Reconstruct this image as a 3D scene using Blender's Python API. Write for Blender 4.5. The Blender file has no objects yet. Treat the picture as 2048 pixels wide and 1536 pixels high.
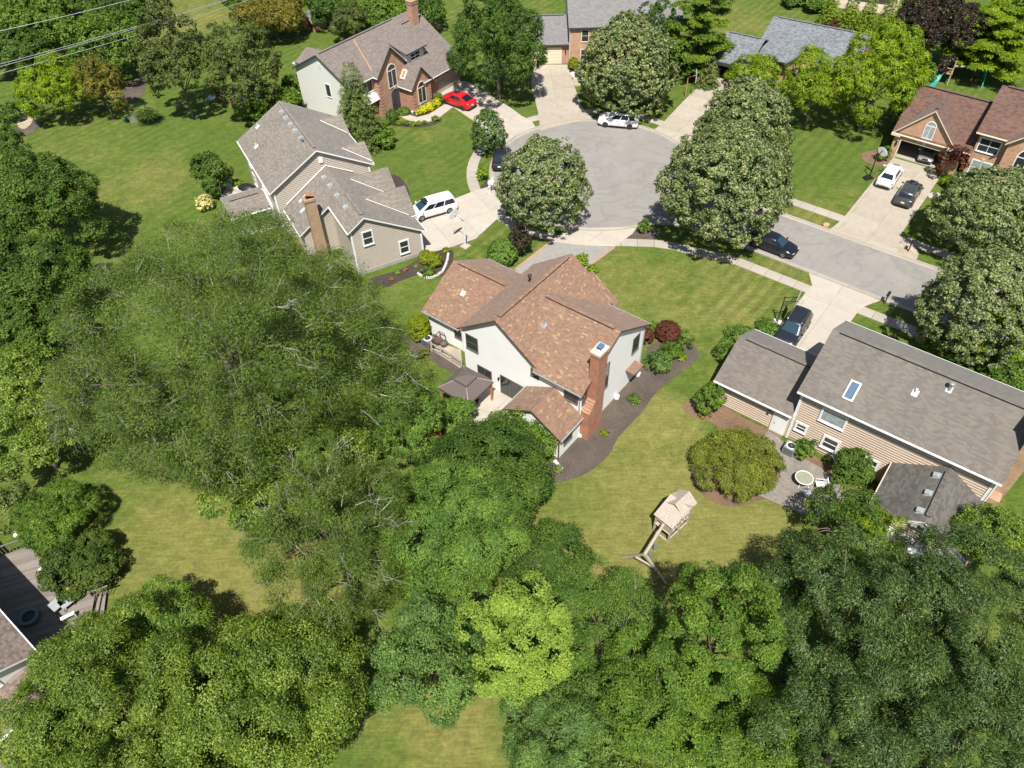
import bpy, math, random
import numpy as np
from mathutils import Vector, Matrix
R2 = math.radians
sc = bpy.context.scene
COL = sc.collection
# ---------------------------------------------------------------- camera (a drone 45 m up, looking north and down)
CAM_H, FPX = 45.0, 1498.8
PITCH, ROLL = R2(46.58), R2(-1.52)
fwd = np.array([0, math.cos(PITCH), -math.sin(PITCH)]); rgt = np.array([1.0, 0, 0]); dwn = np.cross(fwd, rgt)
cr_, sr_ = math.cos(ROLL), math.sin(ROLL)
RC = np.array([[cr_, -sr_, 0], [sr_, cr_, 0], [0, 0, 1]]) @ np.array([rgt, dwn, fwd])
cam = bpy.data.cameras.new('camera'); co = bpy.data.objects.new('camera', cam); COL.objects.link(co)
cam.sensor_width = 36; cam.lens = 36 * FPX / 2048; cam.clip_end = 2000; cam.clip_start = 0.5
co.matrix_world = Matrix(((RC[0][0], -RC[1][0], -RC[2][0], 0), (RC[0][1], -RC[1][1], -RC[2][1], 0), (RC[0][2], -RC[1][2], -RC[2][2], CAM_H), (0, 0, 0, 1)))
sc.camera = co
# ---------------------------------------------------------------- daylight
SUN_EL, SUN_AZ = 60.0, 183.0      # the sun stands behind the camera, a little to its left
w = bpy.data.worlds.new('World'); sc.world = w; w.use_nodes = True
nt = w.node_tree; bg = nt.nodes['Background']
sky = nt.nodes.new('ShaderNodeTexSky'); sky.sky_type = 'NISHITA'; sky.sun_disc = False
sky.sun_elevation = R2(SUN_EL); sky.sun_rotation = R2(SUN_AZ); sky.air_density = 1.0; sky.dust_density = 1.2
nt.links.new(sky.outputs[0], bg.inputs[0]); bg.inputs[1].default_value = 0.07
sl = bpy.data.lights.new('sun', 'SUN'); so = bpy.data.objects.new('sun', sl); COL.objects.link(so)
sl.energy = 5.0; sl.angle = R2(0.53); sl.color = (1.0, 0.955, 0.88)
sd = Vector((0.06 * math.cos(R2(SUN_EL)), math.cos(R2(SUN_EL)), -math.sin(R2(SUN_EL))))
so.rotation_euler = sd.to_track_quat('-Z', 'Y').to_euler()
sc.view_settings.view_transform = 'Standard'; sc.view_settings.look = 'None'
sc.view_settings.exposure = 0.5; sc.view_settings.gamma = 1; sc.view_settings.use_curve_mapping = False
sc.render.engine = 'CYCLES'
cy = sc.cycles; cy.max_bounces = 5; cy.diffuse_bounces = 2; cy.glossy_bounces = 2; cy.transmission_bounces = 3; cy.transparent_max_bounces = 6
cy.caustics_reflective = False; cy.caustics_refractive = False
try: cy.use_denoising = True; cy.denoising_prefilter = 'ACCURATE'
except Exception: pass
sc.render.filter_size = 1.2 if hasattr(sc.render, 'filter_size') else 1.5

# ---------------------------------------------------------------- helpers
def W(px, py, z=0.0):
    """the point of the place at height z that the survey pixel (px, py) of the photograph shows"""
    v = RC.T @ np.array([(px - 1024) / FPX, (py - 768) / FPX, 1.0]); t = (z - CAM_H) / v[2]
    return Vector((v[0] * t, v[1] * t, z))
def pxm(px, py, z=0.0):
    v = RC.T @ np.array([(px - 1024) / FPX, (py - 768) / FPX, 1.0]); return FPX / ((z - CAM_H) / v[2])
AH = R2(-38.7)
def UV(u, v, a=AH): return (u * math.cos(a) - v * math.sin(a), u * math.sin(a) + v * math.cos(a))

class MB:
    def __init__(s): s.v = []; s.f = []; s.m = []; s.uv = []
    def poly(s, pts, m=0, uv=None):
        i = len(s.v); s.v += [tuple(p) for p in pts]; s.f.append(tuple(range(i, i + len(pts)))); s.m.append(m); s.uv.append(uv); return s
    def box(s, a, b, m=0):
        x0, y0, z0 = a; x1, y1, z1 = b
        p = [(x0, y0, z0), (x1, y0, z0), (x1, y1, z0), (x0, y1, z0), (x0, y0, z1), (x1, y0, z1), (x1, y1, z1), (x0, y1, z1)]
        return s.hexa(p, m)
    def hexa(s, p, m=0):
        i = len(s.v); s.v += [tuple(q) for q in p]
        for f in ((3, 2, 1, 0), (4, 5, 6, 7), (0, 1, 5, 4), (1, 2, 6, 5), (2, 3, 7, 6), (3, 0, 4, 7)):
            s.f.append(tuple(i + k for k in f)); s.m.append(m); s.uv.append(None)
        return s
    def obox(s, c, ex, ey, ez, m=0):
        c = Vector(c); ex = Vector(ex); ey = Vector(ey); ez = Vector(ez)
        return s.hexa([c - ex - ey - ez, c + ex - ey - ez, c + ex + ey - ez, c - ex + ey - ez, c - ex - ey + ez, c + ex - ey + ez, c + ex + ey + ez, c - ex + ey + ez], m)
    def prism(s, pts, z0, z1, m=0, ms=None):
        n = len(pts); i = len(s.v)
        s.v += [(p[0], p[1], z0) for p in pts] + [(p[0], p[1], z1) for p in pts]
        s.f.append(tuple(i + n + k for k in range(n))); s.m.append(m); s.uv.append(None)
        s.f.append(tuple(i + n - 1 - k for k in range(n))); s.m.append(m); s.uv.append(None)
        for k in range(n):
            q = (k + 1) % n; s.f.append((i + k, i + q, i + n + q, i + n + k)); s.m.append(m if ms is None else ms); s.uv.append(None)
        return s
    def tube(s, path, r, n=6, m=0, cap=True):
        path = [Vector(p) for p in path]; rs = r if isinstance(r, (list, tuple)) else [r] * len(path); rings = []
        for k, p in enumerate(path):
            t = (path[min(k + 1, len(path) - 1)] - path[max(k - 1, 0)])
            t = t.normalized() if t.length > 1e-9 else Vector((0, 0, 1))
            a = t.cross(Vector((0, 0, 1)) if abs(t.z) < .9 else Vector((1, 0, 0))).normalized(); b = t.cross(a)
            i = len(s.v); rings.append(i)
            for q in range(n):
                an = 2 * math.pi * q / n; s.v.append(tuple(p + (a * math.cos(an) + b * math.sin(an)) * rs[k]))
        for k in range(len(rings) - 1):
            for q in range(n):
                q2 = (q + 1) % n; s.f.append((rings[k] + q, rings[k + 1] + q, rings[k + 1] + q2, rings[k] + q2)); s.m.append(m); s.uv.append(None)
        if cap:
            s.f.append(tuple(rings[0] + q for q in range(n))); s.m.append(m); s.uv.append(None)
            s.f.append(tuple(rings[-1] + n - 1 - q for q in range(n))); s.m.append(m); s.uv.append(None)
        return s
    def lathe(s, prof, c=(0, 0, 0), n=16, m=0, axis='z'):
        i = len(s.v)
        for r, z in prof:
            for q in range(n):
                a = 2 * math.pi * q / n
                p = (r * math.cos(a), r * math.sin(a), z)
                if axis == 'y': p = (p[0], p[2], p[1])
                s.v.append((c[0] + p[0], c[1] + p[1], c[2] + p[2]))
        for k in range(len(prof) - 1):
            for q in range(n):
                q2 = (q + 1) % n; s.f.append((i + k * n + q, i + k * n + q2, i + (k + 1) * n + q2, i + (k + 1) * n + q)); s.m.append(m); s.uv.append(None)
        s.f.append(tuple(i + n - 1 - q for q in range(n))); s.m.append(m); s.uv.append(None)
        j = i + (len(prof) - 1) * n; s.f.append(tuple(j + q for q in range(n))); s.m.append(m); s.uv.append(None)
        return s
    def mesh(s, name, mats, smooth=False, autouv=True):
        me = bpy.data.meshes.new(name); me.from_pydata([tuple(v) for v in s.v], [], s.f)
        for m in (mats if isinstance(mats, (list, tuple)) else [mats]): me.materials.append(m)
        me.polygons.foreach_set('material_index', s.m)
        ul = me.uv_layers.new(name='UVMap'); data = []
        for fi, f in enumerate(s.f):
            if s.uv[fi]: data += [c for p in s.uv[fi] for c in p]
            else:
                P = [Vector(s.v[k]) for k in f]; nn = (P[1] - P[0]).cross(P[-1] - P[0])
                if nn.length < 1e-9: nn = Vector((0, 0, 1))
                nn.normalize()
                if abs(nn.z) > .8: data += [c for p in P for c in (p.x, p.y)]
                else:
                    h = Vector((-nn.y, nn.x, 0)).normalized(); up = nn.cross(h)
                    if up.z < 0: up = -up
                    data += [c for p in P for c in (p.dot(h), p.dot(up))]
        ul.data.foreach_set('uv', data)
        if smooth: me.shade_smooth(); me.set_sharp_from_angle(angle=R2(smooth if smooth > 1 else 35))
        me.update(); return me
    def build(s, name, mats, parent=None, smooth=False, loc=None, rz=None):
        o = bpy.data.objects.new(name, s.mesh(name, mats, smooth)); COL.objects.link(o)
        if parent is not None: o.parent = parent
        if loc is not None: o.location = loc
        if rz is not None: o.rotation_euler = (0, 0, rz)
        return o
def tag(o, label=None, cat=None, group=None, kind=None):
    if label: o['label'] = label
    if cat: o['category'] = cat
    if group: o['group'] = group
    if kind: o['kind'] = kind
    return o
def thing(name, label, cat, loc=(0, 0, 0), rz=0.0, group=None):
    o = bpy.data.objects.new(name, None); COL.objects.link(o); o.empty_display_size = .3
    o.location = loc; o.rotation_euler = (0, 0, rz); return tag(o, label, cat, group)
def dup(root, loc, rz, label=None, scale=None):
    r = root.copy(); COL.objects.link(r); r.location = loc; r.rotation_euler = (0, 0, rz)
    if scale: r.scale = (scale,) * 3
    if label: r['label'] = label
    for ch in list(root.children):
        c = ch.copy(); COL.objects.link(c); c.parent = r
        for g in list(ch.children):
            d = g.copy(); COL.objects.link(d); d.parent = c
    return r

# ---------------------------------------------------------------- materials
class N:
    """tiny node builder"""
    def __init__(s, name):
        s.mat = bpy.data.materials.new(name); s.mat.use_nodes = True; s.t = s.mat.node_tree; s.p = s.t.nodes['Principled BSDF']
    def n(s, typ, **kw):
        x = s.t.nodes.new(typ)
        for k, v in kw.items(): setattr(x, k, v)
        return x
    def l(s, a, b): s.t.links.new(a, b)
    def set(s, node, **kw):
        for k, v in kw.items(): node.inputs[k.replace('_', ' ')].default_value = v
    def coord(s, kind='Object', scale=(1, 1, 1)):
        c = s.n('ShaderNodeTexCoord'); m = s.n('ShaderNodeMapping'); m.inputs['Scale'].default_value = scale
        s.l(c.outputs[kind], m.inputs[0]); return m.outputs[0]
    def noise(s, vec, scale, detail=4, rough=.6, dist=0.0):
        x = s.n('ShaderNodeTexNoise'); s.l(vec, x.inputs['Vector']); x.inputs['Scale'].default_value = scale
        x.inputs['Detail'].default_value = detail; x.inputs['Roughness'].default_value = rough; x.inputs['Distortion'].default_value = dist
        return x.outputs[0]
    def ramp(s, fac, stops, interp='LINEAR'):
        r = s.n('ShaderNodeValToRGB'); r.color_ramp.interpolation = interp; e = r.color_ramp.elements
        while len(e) < len(stops): e.new(.5)
        for k, (p, c) in enumerate(stops):
            e[k].position = p; e[k].color = (c[0], c[1], c[2], 1) if isinstance(c, (tuple, list)) else (c, c, c, 1)
        s.l(fac, r.inputs[0]); return r.outputs[0]
    def mix(s, fac, a, b, mode='MIX'):
        x = s.n('ShaderNodeMix', data_type='RGBA', blend_type=mode)
        for sock, v in ((x.inputs[0], fac), (x.inputs[6], a), (x.inputs[7], b)):
            if isinstance(v, (int, float)): sock.default_value = v
            elif isinstance(v, (tuple, list)): sock.default_value = (v[0], v[1], v[2], 1)
            else: s.l(v, sock)
        return x.outputs[2]
    def math(s, op, a, b=None, c=None, clamp=False):
        x = s.n('ShaderNodeMath', operation=op); x.use_clamp = clamp
        for k, v in enumerate((a, b, c)):
            if v is None: continue
            if isinstance(v, (int, float)): x.inputs[k].default_value = v
            else: s.l(v, x.inputs[k])
        return x.outputs[0]
    def bump(s, h, strength=.3, dist=.02):
        b = s.n('ShaderNodeBump'); b.inputs['Strength'].default_value = strength; b.inputs['Distance'].default_value = dist
        s.l(h, b.inputs['Height']); s.l(b.outputs[0], s.p.inputs['Normal'])
    def col(s, c):
        if isinstance(c, (tuple, list)): s.p.inputs['Base Color'].default_value = (c[0], c[1], c[2], 1)
        else: s.l(c, s.p.inputs['Base Color'])
        return s
    def rough(s, r, spec=None):
        s.p.inputs['Roughness'].default_value = r
        if spec is not None: s.p.inputs['Specular IOR Level'].default_value = spec
        return s.mat

def plain(name, c, r=.6, var=.12, scale=3.0, metal=0.0, spec=None, coat=0.0):
    n = N(name); v = n.coord('Object'); a = n.noise(v, scale, 5)
    lo = tuple(k * (1 - var) for k in c); hi = tuple(min(1, k * (1 + var)) for k in c)
    n.col(n.ramp(a, [(.3, lo), (.7, hi)])); n.p.inputs['Metallic'].default_value = metal; n.p.inputs['Coat Weight'].default_value = coat
    return n.rough(r, spec)
def leafmat(name, cols, trans=.28, tcol=None, rough=.5, patch=.35, vary=1.0):
    cols = [(a * 1.30, b * 1.32, c * .90) for a, b, c in cols]
    n = N(name); g = n.n('ShaderNodeNewGeometry'); rnd = g.outputs['Random Per Island']
    st = [(k / max(1, len(cols) - 1), c) for k, c in enumerate(cols)]
    c = n.ramp(rnd, st)
    v = n.coord('Object'); p = n.noise(v, .45, 3, .6)
    f = n.ramp(p, [(.32, (1 - patch, 1 - patch * .85, 1 - patch * .6)), (.68, (1 + patch * .75, 1 + patch * .45, 1))])
    c = n.mix(1.0, c, f, 'MULTIPLY')
    n.col(c); n.rough(rough + .1, .18)
    tr = n.n('ShaderNodeBsdfTranslucent'); tc = n.mix(1.0, c, (1.15, 1.25, .55), 'MULTIPLY'); n.l(tc, tr.inputs[0])
    mx = n.n('ShaderNodeMixShader'); mx.inputs[0].default_value = trans
    n.l(n.p.outputs[0], mx.inputs[1]); n.l(tr.outputs[0], mx.inputs[2]); n.l(mx.outputs[0], n.t.nodes['Material Output'].inputs[0])
    return n.mat
def shingle(name, cols, row=.145, wid=.33, patch=.12, streak=None, rough=.9):
    """asphalt shingles: UV in metres along the eave and up the slope; each tab has its own tone"""
    n = N(name); uv = n.coord('UV'); s = n.n('ShaderNodeSeparateXYZ'); n.l(uv, s.inputs[0])
    ry = n.math('FLOOR', n.math('DIVIDE', s.outputs[1], row))
    off = n.math('MULTIPLY', n.math('FRACT', n.math('MULTIPLY', ry, .618)), wid)
    rx = n.math('FLOOR', n.math('DIVIDE', n.math('ADD', s.outputs[0], off), wid))
    cb = n.n('ShaderNodeCombineXYZ'); n.l(rx, cb.inputs[0]); n.l(ry, cb.inputs[1])
    wn = n.n('ShaderNodeTexWhiteNoise', noise_dimensions='2D'); n.l(cb.outputs[0], wn.inputs['Vector'])
    c = n.ramp(wn.outputs[0], cols, 'CONSTANT')
    big = n.noise(uv, .35, 5, .65); c = n.mix(1.0, c, n.ramp(big, [(.3, 1 - patch), (.7, 1 + patch)]), 'MULTIPLY')
    fine = n.noise(uv, 30, 2); c = n.mix(1.0, c, n.ramp(fine, [(.3, .86), (.7, 1.14)]), 'MULTIPLY')
    if streak:
        m = n.n('ShaderNodeMapping'); m.inputs['Scale'].default_value = (1.0, .12, 1); n.l(uv, m.inputs[0])
        c = n.mix(n.ramp(n.noise(m.outputs[0], .9, 5, .7), [(.45, 0.0), (.75, .55)]), c, streak)
    fy = n.math('FRACT', n.math('DIVIDE', s.outputs[1], row)); lip = n.ramp(fy, [(0.0, .55), (.16, 1.0), (1.0, 1.0)])
    c = n.mix(1.0, c, lip, 'MULTIPLY') if False else c
    n.col(c); h = n.math('ADD', n.math('MULTIPLY', fy, -1.0), n.math('MULTIPLY', wn.outputs[0], .5)); n.bump(h, .7, .012); n.p.inputs['Sheen Weight'].default_value = .2; n.p.inputs['Sheen Roughness'].default_value = .45
    return n.rough(rough, .25)
def brickmat(name, c1, c2, mortar, bw=.21, bh=.075, noise=.2, bumpd=.01):
    n = N(name); uv = n.coord('UV'); b = n.n('ShaderNodeTexBrick'); n.l(uv, b.inputs['Vector'])
    b.inputs['Color1'].default_value = (*c1, 1); b.inputs['Color2'].default_value = (*c2, 1); b.inputs['Mortar'].default_value = (*mortar, 1)
    b.inputs['Scale'].default_value = 1; b.inputs['Mortar Size'].default_value = .008; b.inputs['Brick Width'].default_value = bw; b.inputs['Row Height'].default_value = bh
    c = n.mix(1.0, b.outputs[0], n.ramp(n.noise(uv, 1.2, 5, .7), [(.3, 1 - noise), (.7, 1 + noise)]), 'MULTIPLY'); n.col(c)
    n.bump(n.math('SUBTRACT', 1.0, b.outputs[1]), .6, bumpd); return n.rough(.88, .25)

M = {}
M['white'] = plain('white_paint', (.80, .80, .78), .5, .04, 1.5)
M['wall_white'] = plain('white_stucco', (.86, .855, .84), .85, .03, .6)
M['h1_trim'] = plain('brown_trim', (.115, .07, .05), .5, .1)
M['grey_trim'] = plain('grey_trim', (.42, .42, .40), .5, .06)
M['siding_tan'] = plain('tan_siding', (.60, .49, .39), .65, .05, 2.0)
M['siding_beige'] = plain('beige_siding', (.52, .46, .395), .65, .05, 1.5)
M['siding_white'] = plain('pale_siding', (.72, .72, .68), .6, .04)
M['siding_grey'] = plain('grey_siding', (.50, .52, .54), .6, .04)
M['cream'] = plain('cream_trim', (.72, .63, .48), .55, .05)
M['dark_trim'] = plain('dark_trim', (.05, .06, .075), .4, .1)
M['foundation'] = plain('foundation_block', (.36, .33, .29), .9, .12)
M['bronze'] = plain('bronze_window_frame', (.14, .12, .10), .5, .06)
M['edge_shade'] = plain('board_shadow_tint', (.33, .245, .18), .7, .1)  # brown board bottoms: lap shadow lines and grime put into the colour
M['edge_shade2'] = plain('beige_board_shadow_tint', (.27, .235, .20), .7, .1)  # the same painted shadow lines for the beige boards
M['glass'] = plain('window_glass', (.035, .042, .048), .06, .1, spec=.9)
M['glass_lit'] = plain('curtained_glass', (.30, .34, .34), .12, .25, 4, spec=.8)
M['metal'] = plain('galvanised_metal', (.45, .46, .47), .35, .1, metal=.6)
M['vent'] = plain('vent_grey', (.33, .36, .37), .5, .1)
M['black'] = plain('black_iron', (.018, .018, .02), .4, .1)
M['rubber'] = plain('tyre_rubber', (.022, .022, .022), .8, .1)
M['wood_grey'] = plain('weathered_wood', (.40, .35, .29), .85, .18, 8)
M['wood_tan'] = plain('cedar_post', (.42, .22, .09), .7, .15, 8)
M['wood_brown'] = plain('brown_stained_wood', (.10, .062, .045), .7, .15, 8)
M['wood_pale'] = plain('pale_play_timber', (.42, .36, .30), .85, .14, 8)
M['bark'] = plain('bark', (.16, .13, .10), .95, .25, 9)
M['bark_pale'] = plain('pale_bark', (.36, .335, .29), .9, .2, 9)
M['rock'] = plain('limestone', (.56, .52, .46), .9, .15, 4)
M['rock_tan'] = plain('tan_boulder', (.50, .31, .17), .9, .2, 4)
M['brick_h1'] = brickmat('orange_brick', (.45, .19, .105), (.36, .135, .075), (.40, .30, .24))
M['brick_h3'] = brickmat('salmon_brick', (.50, .27, .18), (.41, .205, .135), (.44, .33, .26))
M['brick_h6'] = brickmat('tan_orange_brick', (.56, .34, .215), (.44, .245, .15), (.50, .40, .30))
M['brick_tan'] = brickmat('tan_brick', (.46, .30, .185), (.36, .22, .13), (.42, .34, .26))
M['roof_h1'] = shingle('brown_shingles', [(0, (.225, .137, .094)), (.3, (.250, .154, .104)), (.6, (.205, .124, .088)), (.82, (.270, .172, .112)), (.95, (.345, .240, .140))], .125, .25, .03)
M['roof_h7'] = shingle('weathered_grey_shingles', [(0, (.152, .134, .117)), (.35, (.172, .153, .133)), (.7, (.138, .122, .106))], .145, .33, .06, (.215, .195, .165))
M['roof_h7b'] = shingle('dark_grey_shingles', [(0, (.110, .100, .09)), (.35, (.138, .126, .113)), (.7, (.09, .082, .074))], .16, .3, .14, (.14, .13, .115))
M['roof_h2'] = shingle('taupe_shingles', [(0, (.195, .172, .147)), (.35, (.228, .203, .172)), (.7, (.170, .150, .128))], .145, .33, .14, (.22, .185, .15))
M['roof_h3'] = shingle('mauve_brown_shingles', [(0, (.185, .155, .138)), (.35, (.21, .177, .158)), (.7, (.165, .138, .124))], .145, .33, .06)
M['roof_h4'] = shingle('grey_shingles', [(0, (.19, .183, .18)), (.4, (.21, .203, .20)), (.75, (.172, .165, .162))], .145, .33, .05)
M['roof_h5'] = shingle('blue_grey_shingles', [(0, (.155, .168, .182)), (.35, (.200, .215, .230)), (.75, (.125, .136, .148))], .145, .33, .06)
M['roof_h6'] = shingle('red_brown_shingles', [(0, (.135, .078, .060)), (.35, (.155, .092, .07)), (.7, (.115, .068, .055)), (.9, (.095, .06, .052))], .145, .33, .1)
M['canopy'] = plain('taupe_canopy', (.115, .09, .084), .8, .05)

def ground_mat():
    n = N('lawn_grass'); c = n.n('ShaderNodeTexCoord'); v = c.outputs['Object']
    a = n.noise(v, .11, 6, .62, .6); b = n.noise(v, .55, 6, .68, 1.2); d = n.noise(v, 4.5, 4, .7); e = n.noise(v, 26, 3, .75)
    green = n.ramp(d, [(.25, (.058, .102, .014)), (.55, (.094, .142, .024)), (.85, (.142, .182, .040))])
    dry = n.ramp(d, [(.25, (.140, .150, .034)), (.6, (.205, .196, .058)), (.9, (.30, .258, .118))])
    fac = n.math('ADD', n.math('MULTIPLY', a, .55), n.math('MULTIPLY', b, .55))
    sep = n.n('ShaderNodeSeparateXYZ'); n.l(v, sep.inputs[0])
    tot = None
    for (px, py, rad, k) in DRY:
        p = W(px, py); dx = n.math('SUBTRACT', sep.outputs[0], p.x); dy = n.math('SUBTRACT', sep.outputs[1], p.y)
        dd = n.math('SQRT', n.math('ADD', n.math('MULTIPLY', dx, dx), n.math('MULTIPLY', dy, dy)))
        g = n.math('MULTIPLY', n.math('SUBTRACT', 1.0, n.math('DIVIDE', dd, rad), clamp=True), k)
        tot = g if tot is None else n.math('ADD', tot, g)
    fac = n.math('ADD', fac, tot)
    f = n.ramp(fac, [(.54, 0.0), (.80, 1.0)])
    col = n.mix(f, green, dry)
    # mower lines, softly wandering
    mp = n.n('ShaderNodeMapping'); mp.inputs['Rotation'].default_value = (0, 0, R2(-52)); n.l(v, mp.inputs[0])
    wv = n.n('ShaderNodeTexWave', wave_type='BANDS', bands_direction='Y'); n.l(mp.outputs[0], wv.inputs[0]); wv.inputs['Scale'].default_value = .27
    wv.inputs['Distortion'].default_value = 4.5; wv.inputs['Detail'].default_value = 3; wv.inputs['Detail Scale'].default_value = .35
    st = n.ramp(wv.outputs[1], [(.3, .82), (.7, 1.10)])
    col = n.mix(n.ramp(n.noise(v, .06, 2), [(.42, .0), (.62, .75)]), col, n.mix(1.0, col, st, 'MULTIPLY'))
    ms = n.n('ShaderNodeMapping'); ms.inputs['Rotation'].default_value = (0, 0, R2(-48)); ms.inputs['Scale'].default_value = (.5, 5, 1); n.l(v, ms.inputs[0])
    col = n.mix(1.0, col, n.ramp(n.noise(ms.outputs[0], 1.2, 5, .7), [(.3, .76), (.7, 1.2)]), 'MULTIPLY')
    col = n.mix(1.0, col, n.ramp(n.noise(v, 1.1, 5, .75, .8), [(.32, .78), (.68, 1.18)]), 'MULTIPLY')
    col = n.mix(1.0, col, n.ramp(e, [(.25, .70), (.75, 1.3)]), 'MULTIPLY')
    n.col(col); n.bump(n.math('ADD', e, d), .6, .05); return n.rough(.95, .15)
DRY = [(1280, 880, 8, .30), (1190, 1110, 9, .26), (1400, 1090, 9, .24), (1500, 1080, 7, .2), (1260, 560, 13, .20), (1480, 600, 9, .14), (450, 1150, 11, .26), (330, 1020, 8, .18), (560, 1200, 6, .2), (820, 1500, 7, .1), (870, 1370, 4, .25), (930, 1480, 5, .22),
       (420, 30, 16, .2), (1500, 40, 10, .16), (310, 390, 10, .1), (1330, 830, 3.0, .25), (1390, 1065, 2.2, .4), (1415, 1085, 1.5, .5), (230, 330, 12, .06), (1620, 430, 4, .15), (1580, 525, 3, .2), (1180, 430, 3, .2)]
M['lawn'] = ground_mat()
def asphalt():
    n = N('worn_asphalt'); v = n.n('ShaderNodeTexCoord').outputs['Object']
    c = n.ramp(n.noise(v, 24, 4, .8), [(.25, (.235, .220, .203)), (.75, (.305, .287, .266))])
    c = n.mix(1.0, c, n.ramp(n.noise(v, .35, 6, .65, .5), [(.3, .90), (.7, 1.07)]), 'MULTIPLY')
    m = n.n('ShaderNodeMapping'); m.inputs['Location'].default_value = (-9.9, -75.5, 0); n.l(v, m.inputs[0])
    wv = n.n('ShaderNodeTexWave', wave_type='RINGS', rings_direction='Z'); n.l(m.outputs[0], wv.inputs[0]); wv.inputs['Scale'].default_value = .38
    wv.inputs['Distortion'].default_value = 3.5; wv.inputs['Detail'].default_value = 4; wv.inputs['Detail Scale'].default_value = .6
    c = n.mix(1.0, c, n.ramp(wv.outputs[1], [(.1, .985), (.6, 1.01)]), 'MULTIPLY')
    vo = n.n('ShaderNodeTexVoronoi', feature='DISTANCE_TO_EDGE'); n.l(n.mix(.18, v, n.n('ShaderNodeTexNoise').outputs[1]), vo.inputs[0]); vo.inputs['Scale'].default_value = .19
    ck = n.ramp(vo.outputs[0], [(0.0, .8), (.006, 1.0)])
    sp = n.ramp(n.noise(v, 1.1, 3, .6), [(.66, 0.0), (.74, .5)]); c = n.mix(sp, c, (.15, .14, .13)); c = n.mix(n.ramp(n.noise(v, .16, 5, .6, 1.5), [(.47, 0.0), (.5, .35), (.53, 0.0)]), c, (.16, .15, .14))
    n.col(c); n.bump(n.noise(v, 60, 3), .3, .008); return n.rough(.93, .2)
M['asphalt'] = asphalt()
def concrete(name, c, var=.1, stain=(.30, .25, .19), sf=.35):
    n = N(name); v = n.n('ShaderNodeTexCoord').outputs['Object']; oi = n.n('ShaderNodeObjectInfo')
    k = n.ramp(oi.outputs['Random'], [(0, tuple(x * (1 - var) for x in c)), (1, tuple(x * (1 + var * .7) for x in c))])
    k = n.mix(1.0, k, n.ramp(n.noise(v, .9, 6, .7), [(.3, .90), (.7, 1.07)]), 'MULTIPLY')
    k = n.mix(n.ramp(n.noise(v, .38, 5, .7, 1.0), [(.5, 0.0), (.75, sf)]), k, stain)
    k = n.mix(1.0, k, n.ramp(n.noise(v, 22, 3, .7), [(.3, .93), (.7, 1.06)]), 'MULTIPLY')
    n.col(k); return n.rough(.9, .25)
M['concrete'] = concrete('pale_concrete', (.45, .405, .345), .05, (.27, .235, .19), .25)
M['concrete_old'] = concrete('stained_concrete', (.41, .36, .295), .07, (.26, .205, .15), .6)
M['walk'] = concrete('sidewalk_concrete', (.39, .352, .30), .07)
M['curb'] = concrete('curb_concrete', (.37, .335, .285), .08)
M['joint'] = plain('dark_joint', (.20, .18, .15), .95, .2)
M['paver_drive'] = brickmat('grey_pavers', (.31, .295, .275), (.27, .26, .245), (.24, .23, .22), .30, .22, .08, .004)
M['paver_red'] = brickmat('red_soldier_pavers', (.42, .26, .19), (.36, .22, .165), (.33, .26, .2), .12, .25, .12, .004)
M['patio'] = brickmat('weathered_pavers', (.265, .232, .20), (.205, .185, .168), (.17, .15, .13), .21, .12, .22, .006)
M['stone_patio'] = plain('flagstone', (.36, .30, .23), .9, .2, 2)
def mulch(name, a, b):
    n = N(name); v = n.n('ShaderNodeTexCoord').outputs['Object']
    c = n.ramp(n.noise(v, 18, 4, .8), [(.25, a), (.75, b)]); c = n.mix(1.0, c, n.ramp(n.noise(v, .6, 4), [(.3, .8), (.7, 1.2)]), 'MULTIPLY'); c = n.mix(n.ramp(n.noise(v, 7, 3, .6), [(.66, 0.0), (.72, .6)]), c, tuple(min(1, k * 2.6) for k in b))
    n.col(c); n.bump(n.noise(v, 9, 5, .8), 1.0, .16); return n.rough(.95, .15)
M['mulch'] = mulch('dark_mulch', (.045, .036, .031), (.115, .093, .080))
M['mulch_grey'] = mulch('faded_mulch', (.085, .066, .055), (.19, .155, .13))
M['mulch_brown'] = mulch('brown_mulch', (.17, .105, .065), (.32, .215, .145))
M['gravel'] = mulch('pale_gravel', (.38, .31, .22), (.66, .56, .42))
# ---------------------------------------------------------------- the ground and the paving
g = MB(); g.poly([(-500, -400, 0), (500, -400, 0), (500, 700, 0), (-500, 700, 0)]); tag(g.build('ground', M['lawn']), kind='structure')
CX, CY = 9.9, 75.5
CU, CV = -39.48, 65.11
def clip(poly, a, b, c):
    """keep the part of a polygon with a*x + b*y <= c"""
    out = []
    for k in range(len(poly)):
        p, q = poly[k], poly[(k + 1) % len(poly)]; dp = a * p[0] + b * p[1] - c; dq = a * q[0] + b * q[1] - c
        if dp <= 0: out.append(p)
        if (dp < 0 < dq) or (dq < 0 < dp): t = dp / (dp - dq); out.append((p[0] + t * (q[0] - p[0]), p[1] + t * (q[1] - p[1])))
    return out
def area(p): return .5 * sum(p[k][0] * p[(k + 1) % len(p)][1] - p[(k + 1) % len(p)][0] * p[k][1] for k in range(len(p)))
def ccw(p): return p if area(p) > 0 else p[::-1]
def px2(pts): return [tuple(W(*p))[:2] for p in pts]
def smooth_loop(pts, n=4):
    out = []; L = len(pts)
    for i in range(L):
        p0, p1, p2, p3 = [Vector(pts[(i + k - 1) % L][:2]) for k in range(4)]
        for k in range(n):
            t = k / n; out.append(tuple(.5 * ((2 * p1) + (p2 - p0) * t + (2 * p0 - 5 * p1 + 4 * p2 - p3) * t * t + (3 * p1 - p0 - 3 * p2 + p3) * t ** 3)))
    return out
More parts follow.
